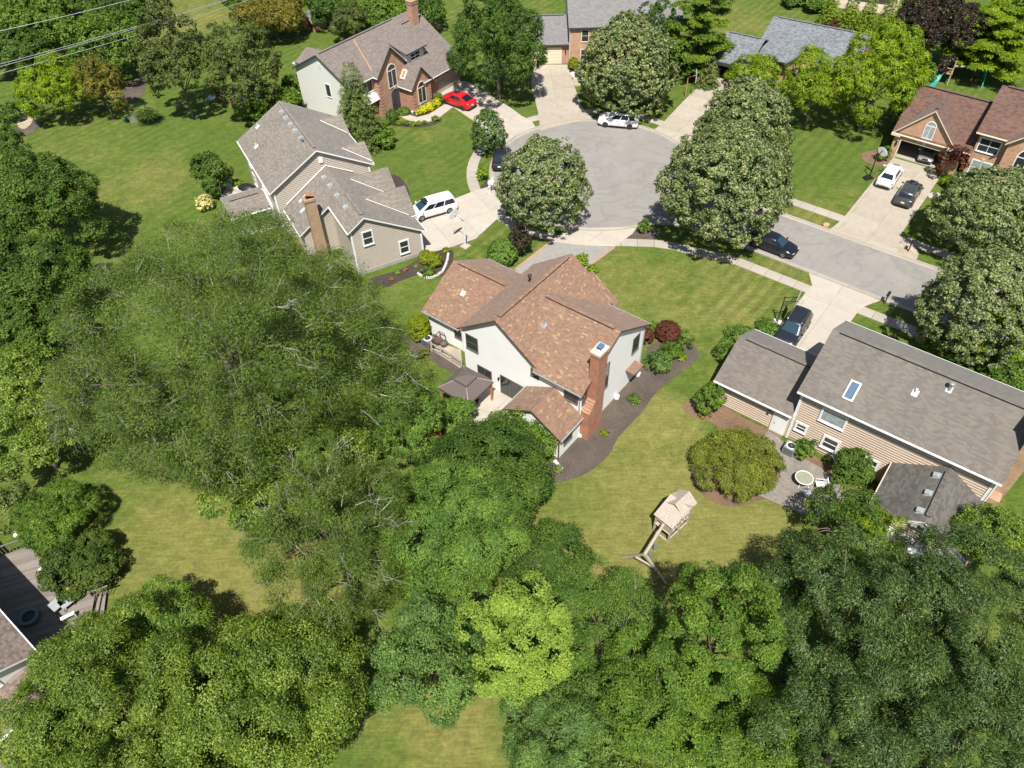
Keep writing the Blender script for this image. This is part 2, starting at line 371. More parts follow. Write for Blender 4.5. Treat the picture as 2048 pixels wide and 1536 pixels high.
def sheet(name, pts, z, m, label=None, th=None, kind='structure'):
    b = MB(); b.prism(ccw(pts), z - (th or .15), z, 0); return tag(b.build(name, m), label, kind=kind)
def slabs(parent, pts, ang, du, dv, z, m, org=(0, 0), gap=.022, th=.1, name='concrete_slab', rows=None):
    ca, sa = math.cos(ang), math.sin(ang)
    loc = [((x - org[0]) * ca + (y - org[1]) * sa, -(x - org[0]) * sa + (y - org[1]) * ca) for x, y in ccw(pts)]
    u0, u1 = min(p[0] for p in loc), max(p[0] for p in loc); v0, v1 = min(p[1] for p in loc), max(p[1] for p in loc)
    for i in range(math.floor(u0 / du), math.ceil(u1 / du)):
        for j in range(math.floor(v0 / dv), math.ceil(v1 / dv)):
            c = clip(clip(clip(clip(loc, 1, 0, (i + 1) * du - gap / 2), -1, 0, -i * du - gap / 2), 0, 1, (j + 1) * dv - gap / 2), 0, -1, -j * dv - gap / 2)
            if len(c) < 3 or abs(area(c)) < .06: continue
            w_ = [(org[0] + x * ca - y * sa, org[1] + x * sa + y * ca) for x, y in c]
            mx = sum(p[0] for p in w_) / len(w_); my = sum(p[1] for p in w_) / len(w_)
            b = MB(); b.prism(ccw([(p[0] - mx, p[1] - my) for p in w_]), -th, 0); b.build(name, m, parent, loc=(mx, my, z))
# street: cul-de-sac disc joined to the straight carriageway with fillets
def arc(cx, cy, r, a0, a1, n): return [(cx + r * math.cos(R2(a0 + (a1 - a0) * k / n)), cy + r * math.sin(R2(a0 + (a1 - a0) * k / n))) for k in range(n + 1)]
def road_outline(e):
    """street edge in house-grid coordinates, pushed outward by e"""
    r = 11.3 + e; v0, v1 = 62.1 - e, 68.9 + e; rf = 7.0 - e
    dy = CV - (v0 - rf); dx = math.sqrt((r + rf) ** 2 - dy * dy); f0 = (CU + dx, v0 - rf); a_s = math.degrees(math.atan2(CV - f0[1], CU - f0[0]))
    dy2 = (v1 + rf) - CV; dx2 = math.sqrt((r + rf) ** 2 - dy2 * dy2); f1 = (CU + dx2, v1 + rf); a_n = math.degrees(math.atan2(CV - f1[1], CU - f1[0]))
    out = [(45, v0)] + arc(*f0, rf, 90, a_s, 8) + arc(CU, CV, r, a_s - 180, a_n - 180 - 0, 60)[1:-1][::1]
    # the disc runs clockwise from the south fillet round the west to the north fillet
    a0 = math.degrees(math.atan2(f0[1] - CV, f0[0] - CU)); a1 = math.degrees(math.atan2(f1[1] - CV, f1[0] - CU))
    s = [(45, v0)] + arc(*f0, rf, 90, a_s if a_s > 90 else a_s, 8); d = arc(CU, CV, r, a0, a1 - 360, 72)
    nn = arc(*f1, rf, a_n, -90, 8) + [(45, v1)]
    return [UV(*p) for p in s + d[1:-1] + nn]
RO0, RO1 = road_outline(0), road_outline(.55)
sheet('street', RO0, .02, M['asphalt'])
# curb and gutter in pieces about 3 m long
curb = tag(sheet('curb_bed', RO1, .006, M['joint']), kind='structure')
L0 = RO0; L1 = RO1; acc = 0; seg = []
def curb_piece(a, b, c, d):
    mx = (a[0] + c[0]) / 2; my = (a[1] + c[1]) / 2; q = MB()
    f = lambda p, t, r, z: (p[0] + (r[0] - p[0]) * t - mx, p[1] + (r[1] - p[1]) * t - my, z)
    # gutter pan (flat) and raised lip
    q.hexa([f(a, 0, d, -.1), f(b, 0, c, -.1), f(b, .62, c, -.1), f(a, .62, d, -.1), f(a, 0, d, .03), f(b, 0, c, .03), f(b, .62, c, .045), f(a, .62, d, .045)])
    q.hexa([f(a, .62, d, -.1), f(b, .62, c, -.1), f(b, 1, c, -.1), f(a, 1, d, -.1), f(a, .66, d, .10), f(b, .66, c, .10), f(b, 1, c, .11), f(a, 1, d, .11)])
    q.build('curb_section', M['curb'], curb, loc=(mx, my, 0))
for k in range(len(L0) - 1):
    a, b = Vector(L0[k]), Vector(L0[k + 1]); d, c = Vector(L1[k]), Vector(L1[k + 1])
    n = max(1, round((b - a).length / 3.0)); gp = .02 / max((b - a).length, .1)
    for i in range(n):
        t0 = i / n; t1 = (i + 1) / n - gp
        curb_piece(a.lerp(b, t0), a.lerp(b, t1), d.lerp(c, t1), d.lerp(c, t0))
# sidewalks: panels along a path in house-grid coordinates
def walk(name, path, wid, step=1.45, z=.05, m='walk'):
    P = [Vector(p) for p in path]; base = tag(MB().box((0, 0, -.3), (.05, .05, -.29)).build(name, M['joint']), kind='structure')
    pts = [P[0]]; 
    for k in range(len(P) - 1):
        L = (P[k + 1] - P[k]).length; n = max(1, round(L / step))
        pts += [P[k].lerp(P[k + 1], (i + 1) / n) for i in range(n)]
    L_, R_ = [], []
    for k, p in enumerate(pts):
        t = (pts[min(k + 1, len(pts) - 1)] - pts[max(k - 1, 0)]).normalized(); nn = Vector((-t.y, t.x)); L_.append(p + nn * wid / 2); R_.append(p - nn * wid / 2)
    for k in range(len(pts) - 1):
        f = .012
        q = [R_[k].lerp(R_[k + 1], f), R_[k].lerp(R_[k + 1], 1 - f), L_[k].lerp(L_[k + 1], 1 - f), L_[k].lerp(L_[k + 1], f)]
        mx = sum((p.x for p in q)) / 4; my = sum((p.y for p in q)) / 4
        b = MB(); b.prism([(p.x - mx, p.y - my) for p in q], -.1, 0); b.build('walk_panel', M[m], base, loc=(mx, my, z + random.uniform(-.004, .004)))
    return base
random.seed(5)
RS = 13.8
walk('sidewalk_south', [UV(u, 59.2) for u in (40, 0, -19)] + [UV(-20.6, 59.0), UV(-22.5, 58.3), UV(-25.2, 57.75), UV(-27.0, 57.0), UV(-29.8, 55.2), UV(-31.6, 53.7)], 1.2)
walk('sidewalk_west', [UV(*p) for p in arc(CU, CV, RS, 306, 120, 44)], 1.2)
walk('sidewalk_east', [UV(*p) for p in arc(CU, CV, RS, 112, 60, 12)], 1.2)
walk('sidewalk_north', [UV(u, 72.05) for u in (-29, -18, 0, 40)], 1.2)
# driveways
def drive(name, pts, ang, du, dv, m, org, z=.06, lab=None):
    P = px2(pts) if not isinstance(pts[0][0], str) else pts
    b = sheet(name, P, z - .03, M['joint']); slabs(b, P, ang, du, dv, z, M[m], org); return b
drive('driveway_minivan', [(840, 448), (868, 431), (897, 403), (945, 384), (978, 374), (1000, 372), (1018, 404), (1012, 428), (996, 437), (952, 478), (905, 494), (846, 510), (834, 470)], R2(28), 3.1, 3.1, 'concrete', W(846, 508)[:2])
drive('driveway_red_car', [(876, 187), (924, 163), (938, 165), (975, 188), (1024, 218), (1044, 233), (1063, 242), (1072, 256), (1030, 275), (1004, 293), (990, 280), (952, 246), (905, 214), (893, 207)], R2(51), 3.0, 3.0, 'concrete', W(876, 187)[:2])
drive('driveway_grey_roof_house', [(1062, 165), (1070, 130), (1134, 130), (1146, 165), (1162, 212), (1184, 238), (1120, 252), (1081, 262), (1076, 225), (1064, 178)], R2(2), 3.3, 3.6, 'concrete_old', W(1098, 130)[:2])
drive('driveway_blue_roof_house', [(1436, 146), (1462, 155), (1462, 175), (1402, 250), (1380, 300), (1306, 262), (1326, 246), (1379, 190), (1419, 155)], R2(55), 3.2, 2.9, 'concrete_old', W(1400, 172)[:2])
drive('driveway_brick_house', [(1786, 316), (1870, 340), (1876, 360), (1855, 392), (1803, 467), (1793, 510), (1655, 463), (1684, 440), (1693, 429), (1729, 384), (1781, 322)], AH, 3.05, 3.4, 'concrete_old', W(1790, 316)[:2])
drive('driveway_black_suv', [(1616, 543), (1762, 601), (1730, 613), (1716, 624), (1700, 645), (1672, 700), (1610, 720), (1530, 680), (1556, 657), (1612, 585), (1624, 572)], AH, 3.0, 3.3, 'concrete', W(1686, 573)[:2])
# stamped paver driveway of the white house, its concrete apron and red borders
P = px2([(1102, 484), (1125, 465), (1141, 457), (1274, 455), (1265, 468), (1230, 494), (1160, 491)]); b = sheet('driveway_apron', P, .03, M['joint']); slabs(b, P, AH, 3.2, 3.2, .06, M['concrete'], P[0])
sheet('paver_driveway', px2([(1108, 482), (1160, 492), (1226, 495), (1180, 530), (1150, 560), (1100, 560), (1030, 545), (1043, 528)]), .05, M['paver_drive'])
for a_, b_ in (((1106, 481), (1030, 540)), ((1228, 495), (1176, 533))):
    p, q = W(*a_), W(*b_); t = (q - p).normalized(); nn = Vector((-t.y, t.x, 0)) * .16
    sheet('paver_border', [tuple((p - nn))[:2], tuple((q - nn))[:2], tuple((q + nn))[:2], tuple((p + nn))[:2]], .058, M['paver_red'])
# front walk of the brick gabled house, path of the right brick house, small walks
P = px2([(798, 222), (806, 219), (812, 228), (835, 235), (858, 229), (893, 207), (907, 214), (878, 236), (858, 244), (830, 245), (808, 238), (800, 232)]); b = sheet('front_walk', P, .03, M['joint']); slabs(b, P, R2(51), 1.5, 3.0, .055, M['concrete'], P[0])
P = px2([(1853, 388), (1872, 384), (1900, 398), (1925, 408), (1922, 420), (1890, 402), (1858, 396)]); sheet('side_path', P, .05, M['concrete'])
P = px2([(1146, 158), (1160, 155), (1180, 163), (1176, 172), (1150, 172), (1144, 166)]); sheet('side_walk', P, .05, M['concrete_old'])
# beds
def bed(name, pts, m, z=.035, n=4): return sheet(name, smooth_loop(px2(pts), n), z, M[m])
bed('mulch_bed_white_house', [(1283, 735), (1300, 690), (1372, 680), (1392, 695), (1395, 718), (1352, 752), (1312, 786), (1284, 824), (1264, 845), (1236, 876), (1218, 908), (1180, 942), (1130, 962), (1068, 970), (1080, 935), (1116, 915), (1190, 840)], 'mulch_grey')
bed('edging_mulch', [(1063, 971), (1078, 940), (1108, 935), (1108, 955), (1085, 966)], 'mulch_brown', .042)
bed('mulch_bed_tan_house', [(1366, 818), (1378, 800), (1430, 802), (1490, 838), (1560, 872), (1545, 890), (1520, 905), (1480, 900), (1430, 850), (1392, 836)], 'mulch_brown')
bed('mulch_ring', [(1385, 940), (1392, 975), (1425, 1003), (1470, 1014), (1520, 1000), (1560, 985), (1540, 900), (1470, 900)], 'mulch_brown', .033)
bed('mulch_bed_patio', [(1558, 882), (1600, 895), (1650, 925), (1700, 950), (1745, 975), (1730, 1000), (1680, 975), (1620, 930), (1575, 912)], 'mulch_brown', .036)
bed('mulch_bed_beige_house', [(740, 558), (800, 540), (846, 512), (872, 494), (903, 500), (906, 520), (895, 546), (868, 556), (842, 548), (800, 562), (770, 575)], 'mulch')
bed('mulch_bed_brick_gables', [(800, 212), (806, 224), (822, 232), (840, 234), (860, 228), (878, 213), (893, 204), (880, 192), (868, 190), (830, 205)], 'mulch', .03)
bed('mulch_border', [(762, 240), (785, 246), (815, 249), (850, 248), (878, 238), (884, 236), (878, 246), (850, 254), (810, 254), (775, 249)], 'mulch', .031)
bed('mulch_bed_drive', [(1252, 478), (1276, 459), (1316, 461), (1312, 479), (1280, 481)], 'mulch_grey', n=2)
bed('mulch_bed_cul_de_sac', [(955, 385), (962, 372), (985, 355), (990, 370), (985, 382), (965, 400)], 'mulch', n=2)
bed('mulch_bed_garage', [(776, 352), (795, 352), (812, 368), (820, 392), (810, 402), (790, 385)], 'mulch')
bed('mulch_bed_west', [(800, 668), (830, 672), (862, 690), (930, 742), (925, 752), (890, 738), (850, 712), (822, 705)], 'mulch_grey')
bed('mulch_bed_boulder', [(1134, 148), (1140, 140), (1165, 142), (1170, 152), (1160, 160), (1142, 160)], 'mulch', .034)
bed('mulch_bed_north_west', [(242, 190), (260, 165), (288, 152), (292, 170), (280, 196), (258, 204)], 'mulch_grey', .032)
bed('mulch_bed_far_left', [(25, 262), (50, 245), (78, 240), (82, 252), (60, 268), (35, 275)], 'mulch_grey', .032)
bed('gravel_bed_hoop', [(1722, 312), (1735, 303), (1770, 300), (1782, 316), (1765, 332), (1736, 326)], 'mulch_brown', .032)
bed('gravel_pile', [(1792, 490), (1810, 488), (1834, 500), (1836, 512), (1826, 522), (1794, 510)], 'gravel', .034)
bed('stone_path_left', [(35, 250), (42, 222), (60, 212), (66, 240), (50, 258)], 'gravel', .034)
# paver patio behind the tan house, concrete patio behind the white house, pale patio on the left
sheet('patio', px2([(1504, 985), (1560, 1010), (1604, 1028), (1640, 1040), (1700, 990), (1640, 935), (1590, 908), (1558, 878), (1536, 862), (1520, 885), (1540, 905), (1562, 955), (1530, 975)]), .045, M['patio'])
P = px2([(900, 800), (928, 745), (985, 770), (1040, 805), (1010, 840), (975, 870), (935, 850)]); b = sheet('terrace', P, .03, M['joint']); slabs(b, P, AH, 2.4, 2.4, .08, M['concrete'], P[1])
P = px2([(455, 372), (470, 378), (490, 378), (520, 378), (545, 400), (520, 420), (470, 425), (440, 400)]); sheet('pale_patio', P, .06, M['concrete'])

# ---------------------------------------------------------------- house building helpers (local frame: x along the eaves axis u, y along v)
class House:
    def __init__(s, name, label, cat, u0, v0, ang=AH):
        s.a = ang; s.u0, s.v0 = u0, v0; x, y = UV(u0, v0, ang); s.o = thing(name, label, cat, (x, y, 0), ang); s.off = 0.0
    def L(s, p): return (p[0] - s.u0, p[1] - s.v0, p[2])
    def build(s, mb, name, mats, parent=None, smooth=False, kind=None):
        mb.v = [s.L(p) for p in mb.v]; o = mb.build(name, mats, parent or s.o, smooth)
        if kind: o['kind'] = kind
        return o
    def B(s, ax, a, c, z): return (a, c, z) if ax == 'u' else (c, a, z)
    def roof(s, ax, a0, a1, p0, pr, p1, m, trim='grey_trim', th=.16, cap=True, gut=True, ea=None, gutm=None, gs=(1, 1)):
        """gable roof whose ridge runs along ax from a0 to a1; p0, pr, p1 = (across, z) of eave, ridge, eave; None leaves a slope out"""
        q = MB()
        for P in (p0, p1):
            if P is None: continue
            dc, dz = pr[0] - P[0], pr[1] - P[1]; L = math.hypot(dc, dz)
            k0, k1 = ea if (ea and P is p0) else (a0, a1)
            T = [s.B(ax, k0, P[0], P[1]), s.B(ax, k1, P[0], P[1]), s.B(ax, a1, pr[0], pr[1]), s.B(ax, a0, pr[0], pr[1])]
            U = [(k0, 0), (k1, 0), (a1, L), (a0, L)]
            Bt = [(t[0], t[1], t[2] - th) for t in T]
            rev = Vector(T[1]) - Vector(T[0]); nz = rev.cross(Vector(T[3]) - Vector(T[0])).z
            fl = nz < 0
            q.poly(T[::-1] if fl else T, 0, U[::-1] if fl else U)
            q.poly(Bt if fl else Bt[::-1], 1)
            for i, j in ((0, 1), (1, 2), (3, 0)):
                f = [Bt[i], Bt[j], T[j], T[i]]; q.poly(f[::-1] if fl else f, 1)
        o = s.build(q, 'roof', [M[m], M[trim]])
        if cap:
            c = MB(); zz = pr[1]
            lo = s.B(ax, a0 + .55, pr[0] - .15, zz - .05); hi = s.B(ax, a1 - .55, pr[0] + .15, zz + .055)
            c.box(tuple(min(a, b) for a, b in zip(lo, hi)), tuple(max(a, b) for a, b in zip(lo, hi))); c.m = [0, 0, 1, 1, 1, 1]; s.build(c, 'ridge_cap', [M[m], M['black']], o)  # black cap sides put the ridge vent's shadow line into the colour
        if gut:
            for ki, P in enumerate((p0, p1)):
                if P is None or not gs[ki]: continue
                sg = 1 if P[0] > pr[0] else -1; c = MB(); k0, k1 = ea if (ea and ki == 0) else (a0, a1); lo = s.B(ax, k0 + .02, P[0] + sg * .005, P[1] - .13); hi = s.B(ax, k1 - .02, P[0] + sg * .09, P[1] - .04)
                c.box(tuple(min(a, b) for a, b in zip(lo, hi)), tuple(max(a, b) for a, b in zip(lo, hi))); s.build(c, 'gutter', [M[gutm or trim]], o)
        return o
    def wall(s, ax, a0, a1, c0, c1, m, zf, name='wall', z0=-.1, mats=None):
        """walls of one block under a roof profile: zf(c) gives the wall top under the roof; ridge at zf.r"""
        q = MB(); cs = [c0] + ([zf.r] if c0 < zf.r < c1 else []) + [c1]
        prof = [(c0, z0)] + [(c1, z0)] + [(c, zf(c)) for c in cs[::-1]]
        n = len(prof); i = len(q.v); q.v += [s.B(ax, a0, c, z) for c, z in prof] + [s.B(ax, a1, c, z) for c, z in prof]
        e0 = tuple(range(n)); e1 = tuple(range(n, 2 * n))
        flip = (ax == 'u')
        q.f.append(e0[::-1] if flip else e0); q.f.append(e1 if flip else e1[::-1])
        for k in range(n):
            j = (k + 1) % n; f = (k, j, n + j, n + k); q.f.append(f if flip else f[::-1])
        q.m = [0] * len(q.f); q.uv = [None] * len(q.f)
        return s.build(q, name, [M[m]])
    def lap(s, fx, c, nrm, poly, m, row=.23, proud=.06, edge='edge_shade'):
        """lapped siding boards on the wall plane fx ('u' or 'v') = c, clipped to poly = [(a, z)...]; real wedges, joined in one part"""
        q = MB(); z = min(p[1] for p in poly); z1 = max(p[1] for p in poly); P = ccw(list(poly))
        while z < z1 - .02:
            r = clip(clip(P, 0, 1, min(z + row, z1)), 0, -1, -z)
            if len(r) >= 3:
                a0, a1 = [min(p[0] for p in r if abs(p[1] - min(t[1] for t in r)) < .03), max(p[0] for p in r if abs(p[1] - min(t[1] for t in r)) < .03)]
                t0, t1 = [min(p[0] for p in r if abs(p[1] - max(t[1] for t in r)) < .03), max(p[0] for p in r if abs(p[1] - max(t[1] for t in r)) < .03)]
                zl, zh = min(p[1] for p in r), max(p[1] for p in r); pr_, ps = proud, .006
                f = lambda a, d, zz: (a, c + nrm * d, zz) if fx == 'v' else (c + nrm * d, a, zz)
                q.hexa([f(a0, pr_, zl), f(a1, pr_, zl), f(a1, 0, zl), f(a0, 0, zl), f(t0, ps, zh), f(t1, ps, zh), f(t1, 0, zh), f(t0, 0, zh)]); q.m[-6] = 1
                q.hexa([f(a0, pr_ + .003, zl - .002), f(a1, pr_ + .003, zl - .002), f(a1, pr_ - .01, zl - .002), f(a0, pr_ - .01, zl - .002), f(a0, pr_ - .001, zl + .035), f(a1, pr_ - .001, zl + .035), f(a1, pr_ - .015, zl + .035), f(a0, pr_ - .015, zl + .035)], 1)  # brown strip on the board's front foot paints the lap shadow
            z += row
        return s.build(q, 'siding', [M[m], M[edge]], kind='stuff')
    def F(s, fx, c, nrm):
        c = c + nrm * s.off
        return (lambda a, d, z: (a, c + nrm * d, z)) if fx == 'v' else (lambda a, d, z: (c + nrm * d, a, z))
    def bx(s, q, fx, c, nrm, a0, a1, d0, d1, z0, z1, m=0):
        f = s.F(fx, c, nrm); p, r = f(a0, d0, z0), f(a1, d1, z1)
        q.box(tuple(min(x, y) for x, y in zip(p, r)), tuple(max(x, y) for x, y in zip(p, r)), m)
    def win(s, fx, c, nrm, a, z, w, h, fm='white', t=.09, rows=2, cols=1, pane='glass', sill=True, d=.05, arch=False):
        q = MB(); X = lambda *k: s.bx(q, fx, c, nrm, *k)
        X(a - w / 2 - t, a - w / 2, 0, d, z - t, z + h + t); X(a + w / 2, a + w / 2 + t, 0, d, z - t, z + h + t); X(a - w / 2, a + w / 2, 0, d, z - t, z); X(a - w / 2, a + w / 2, 0, d, z + h, z + h + t)
        if sill: X(a - w / 2 - t, a + w / 2 + t, d, d + .05, z - t, z - t + .05)
        o = s.build(q, 'window', [M[fm]])
        pw = (w - .05 * (cols - 1)) / cols; ph = (h - .05 * (rows - 1)) / rows
        for i in range(cols):
            for j in range(rows):
                p = MB(); s.bx(p, fx, c, nrm, a - w / 2 + i * (pw + .05), a - w / 2 + i * (pw + .05) + pw, 0, .015 + .012 * j, z + j * (ph + .05), z + j * (ph + .05) + ph); s.build(p, 'pane', [M[pane]], o)
        if cols > 1 or rows > 1:
            p = MB()
            for i in range(1, cols): s.bx(p, fx, c, nrm, a - w / 2 + i * (pw + .05) - .05, a - w / 2 + i * (pw + .05), 0, d - .005, z, z + h)
            for j in range(1, rows): s.bx(p, fx, c, nrm, a - w / 2, a + w / 2, 0, d - .01, z + j * (ph + .05) - .05, z + j * (ph + .05))
            s.build(p, 'glazing_bar', [M[fm]], o)
        return o
    def archwin(s, fx, c, nrm, a, z, w, h, fm='cream', t=.12, pane='glass'):
        f = s.F(fx, c, nrm); n = 10; zc = z + h - w / 2
        def outline(r0, e): return [(a - r0, z - e), (a + r0, z - e)] + [(a + r0 * math.cos(math.pi * k / n), zc + r0 * math.sin(math.pi * k / n)) for k in range(n + 1)]
        q = MB(); o_, i_ = outline(w / 2 + t, t), outline(w / 2, 0); L = len(o_)
        for k in range(L):
            j = (k + 1) % L
            q.poly([f(o_[k][0], .06, o_[k][1]), f(o_[j][0], .06, o_[j][1]), f(i_[j][0], .06, i_[j][1]), f(i_[k][0], .06, i_[k][1])])
            q.poly([f(o_[k][0], 0, o_[k][1]), f(o_[j][0], 0, o_[j][1]), f(o_[j][0], .06, o_[j][1]), f(o_[k][0], .06, o_[k][1])])
            q.poly([f(i_[k][0], .0, i_[k][1]), f(i_[j][0], .0, i_[j][1]), f(i_[j][0], .06, i_[j][1]), f(i_[k][0], .06, i_[k][1])])
        o = s.build(q, 'window', [M[fm]]); p = MB(); p.poly([f(x, .02, zz) for x, zz in i_]); s.build(p, 'pane', [M[pane]], o)
        p = MB(); s.bx(p, fx, c, nrm, a - w / 2, a + w / 2, .02, .05, zc - .05, zc + .04); s.bx(p, fx, c, nrm, a - .03, a + .03, .02, .045, z, zc); s.build(p, 'glazing_bar', [M['white']], o)
        return o
    def onslope(s, ax, P, pr, a, c, lift=0):
        """point on a roof plane and its frame: (origin, along, up-slope, normal)"""
        k = (pr[1] - P[1]) / (pr[0] - P[0]); z = P[1] + k * (c - P[0]); up = Vector(s.B(ax, 0, 1, k) if ax == 'u' else (1, 0, k)).normalized()
        if pr[0] < P[0]: up = -up
        al = Vector((1, 0, 0) if ax == 'u' else (0, 1, 0)); nn = al.cross(up); nn = nn if nn.z > 0 else -nn
        return Vector(s.B(ax, a, c, z)) + nn * lift, al, up, nn
    def skylight(s, ax, P, pr, a, c, w, l, parent, m='white', pane='glass_lit'):
        o, al, up, nn = s.onslope(ax, P, pr, a, c, .06); q = MB(); t = .1
        for sx in (-1, 1): q.obox(o + al * sx * (w / 2 + t / 2), al * t / 2, up * (l / 2 + t), nn * .08); 
        for sy in (-1, 1): q.obox(o + up * sy * (l / 2 + t / 2), al * w / 2, up * t / 2, nn * .08)
        s.build(q, 'skylight', [M[m]]); q = MB(); q.obox(o, al * w / 2, up * l / 2, nn * .05); s.build(q, 'skylight_pane', [M[pane]])
    def boxvent(s, ax, P, pr, a, c, m='vent'):
        o, al, up, nn = s.onslope(ax, P, pr, a, c, .0); q = MB()
        q.obox(o + nn * .01, al * .26, up * .26, nn * .012)
        f = [o + al * x * .19 + up * y * .17 + nn * zz for x, y, zz in ((-1, -1, .02), (1, -1, .02), (1, 1, .02), (-1, 1, .02), (-1, -1, .2), (1, -1, .2), (1, .7, .13), (-1, .7, .13))]
        q.hexa(f); s.build(q, 'roof_vent', [M[m]])
    def pipe(s, ax, P, pr, a, c, h=.4, r=.06, m='white', cap=None, base=True, name='vent_pipe'):
        o, al, up, nn = s.onslope(ax, P, pr, a, c); q = MB()
        if base: q.obox(o + nn * .012, al * .2, up * .24, nn * .012)
        q.lathe([(r * 1.5, -.1), (r, .1), (r, h)] + ([(r * 2, h), (r * 2.1, h + .12), (r * .6, h + .2)] if cap else []), o, 12); s.build(q, name, [M[m]], smooth=30)
    def chimney(s, u0, u1, v0, v1, z0, z1, m, capm='rock', flues=1, hoodm='metal', corb=True):
        q = MB(); q.box((u0, v0, z0), (u1, v1, z1)); o = s.build(q, 'chimney', [M[m]])
        if corb: q = MB(); q.box((u0 - .06, v0 - .06, z1 - .32), (u1 + .06, v1 + .06, z1 - .12)); s.build(q, 'corbel', [M[m]], o)
        q = MB(); q.box((u0 - .1, v0 - .1, z1 - .02), (u1 + .1, v1 + .1, z1 + .12)); s.build(q, 'chimney_cap', [M[capm]], o)
        return o
    def garage_door(s, fx, c, nrm, a0, a1, z1, m='siding_beige', rows=4, fm='white'):
        q = MB(); s.bx(q, fx, c, nrm, a0 - .12, a0, 0, .05, 0, z1 + .12); s.bx(q, fx, c, nrm, a1, a1 + .12, 0, .05, 0, z1 + .12); s.bx(q, fx, c, nrm, a0, a1, 0, .05, z1, z1 + .12)
        o = s.build(q, 'garage_door', [M[fm]])
        for k in range(rows):
            q = MB(); s.bx(q, fx, c, nrm, a0, a1, 0, .035, k * z1 / rows + .012, (k + 1) * z1 / rows - .012); s.build(q, 'door_panel', [M[m]], o)
def prof(P0, pr, P1, th=.17):
    def f(c):
        if c <= pr[0]: k = (pr[1] - P0[1]) / (pr[0] - P0[0]); return P0[1] + k * (c - P0[0]) - th
        k = (P1[1] - pr[1]) / (P1[0] - pr[0]); return pr[1] + k * (c - pr[0]) - th
    f.r = pr[0]; return f
def downspout(h, u, v, z0, z1, m='white'):
    q = MB(); q.box((u - .04, v - .04, z0), (u + .04, v + .04, z1)); h.build(q, 'downspout', [M[m]])

# ================================================================ the white house with the brown roof
h = House('white_house', 'white stucco house with brown shingle roofs and tall orange brick chimney, in the middle', 'house', -26.0, 36.0)
A0, Ar, A1 = (-30.75, 5.2), (-26.8, 8.1), (-22.6, 5.1)
rA = h.roof('v', 31.6, 41.7, A0, Ar, A1, 'roof_h1', 'h1_trim', gs=(0, 0))
q = MB(); k = (A1[1] - Ar[1]) / (A1[0] - Ar[0])
zf = lambda u: Ar[1] + k * (u - Ar[0])
q.hexa([(-25.1, 41.5, zf(-25.1) - .15), (-22.3, 41.5, zf(-22.3) - .15), (-22.3, 42.15, zf(-22.3) - .15), (-25.1, 42.15, zf(-25.1) - .15), (-25.1, 41.5, zf(-25.1) + .012), (-22.3, 41.5, zf(-22.3) + .012), (-22.3, 42.15, zf(-22.3) + .012), (-25.1, 42.15, zf(-25.1) + .012)]); h.build(q, 'porch_roof', [M['roof_h1']])
B0, Br, B1 = (31.42, 5.2), (36.25, 7.98), (41.1, 5.2)
rB = h.roof('u', -26.0, -18.75, B0, Br, B1, 'roof_h1', 'h1_trim', gutm='vent', ea=(-23.15, -18.75))
G0, Gr, G1 = (33.45, 2.8), (37.95, 5.35), (42.45, 2.8)
rG = h.roof('u', -36.5, -30.2, G0, Gr, G1, 'roof_h1', 'h1_trim', gutm='vent', ea=(-36.5, -30.6))
S0, Sr, S1 = (-24.1, 2.55), (-21.45, 4.1), (-18.78, 2.55)
rS = h.roof('v', 28.9, 31.84, S0, Sr, S1, 'roof_h1', 'h1_trim', cap=False, gutm='vent')
h.wall('v', 31.95, 41.35, -30.45, -22.9, 'wall_white', prof(A0, Ar, A1))
h.wall('u', -22.9, -19.05, 31.86, 40.8, 'wall_white', prof(B0, Br, B1))
h.wall('u', -36.2, -30.45, 33.85, 42.1, 'wall_white', prof(G0, Gr, G1))
h.wall('v', 29.2, 31.86, -23.8, -19.07, 'wall_white', prof(S0, Sr, S1))
# chimney with sloped shoulder
q = MB(); q.box((-19.05, 31.9, -.1), (-18.3, 33.8, 2.95)); q.hexa([(-19.05, 31.9, 2.95), (-18.3, 31.9, 2.95), (-18.3, 33.8, 2.95), (-19.05, 33.8, 2.95), (-19.05, 32.65, 3.9), (-18.3, 32.65, 3.9), (-18.3, 33.8, 3.9), (-19.05, 33.8, 3.9)])
q.box((-19.05, 32.65, 3.9), (-18.3, 33.8, 8.3)); ch = h.build(q, 'chimney', [M['brick_h1']])
q = MB(); q.box((-19.13, 32.57, 8.3), (-18.22, 33.88, 8.5)); h.build(q, 'corbel', [M['brick_tan']], ch)
q = MB(); q.box((-19.1, 32.6, 8.5), (-18.25, 33.85, 8.58)); h.build(q, 'chimney_cap', [M['rock']], ch)
M['blue_hood'] = plain('blue_flue_hood', (.10, .24, .42), .35, .05, metal=.3)
q = MB(); q.box((-18.85, 33.0, 8.85), (-18.45, 33.5, 8.91)); 
for a in (-18.8, -18.5):
    for b in (33.05, 33.45): q.box((a - .015, b - .015, 8.58), (a + .015, b + .015, 8.85))
h.build(q, 'flue_hood', [M['blue_hood']], ch)
q = MB()
for k in range(5):
    t = k / 5; v0 = 31.9 + .75 * t; z = 2.95 + .95 * t; q.box((-19.0, v0, z - .1), (-18.33, v0 + .17, z + .1))
h.build(q, 'shoulder_course', [M['brick_tan']], ch)
WT = 'wood_brown'
h.win('v', 33.85, -1, -32.7, 1.3, .95, .95, 'bronze', .06, 2, 1)
h.win('v', 31.95, -1, -29.55, 3.25, 1.1, 1.45, 'bronze', .07, 2, 1)
h.win('v', 31.95, -1, -28.4, .95, 1.35, .85, 'bronze', .07, 1, 2)
h.win('v', 31.95, -1, -25.2, .12, 3.0, 1.95, 'bronze', .07, 1, 3, sill=False)
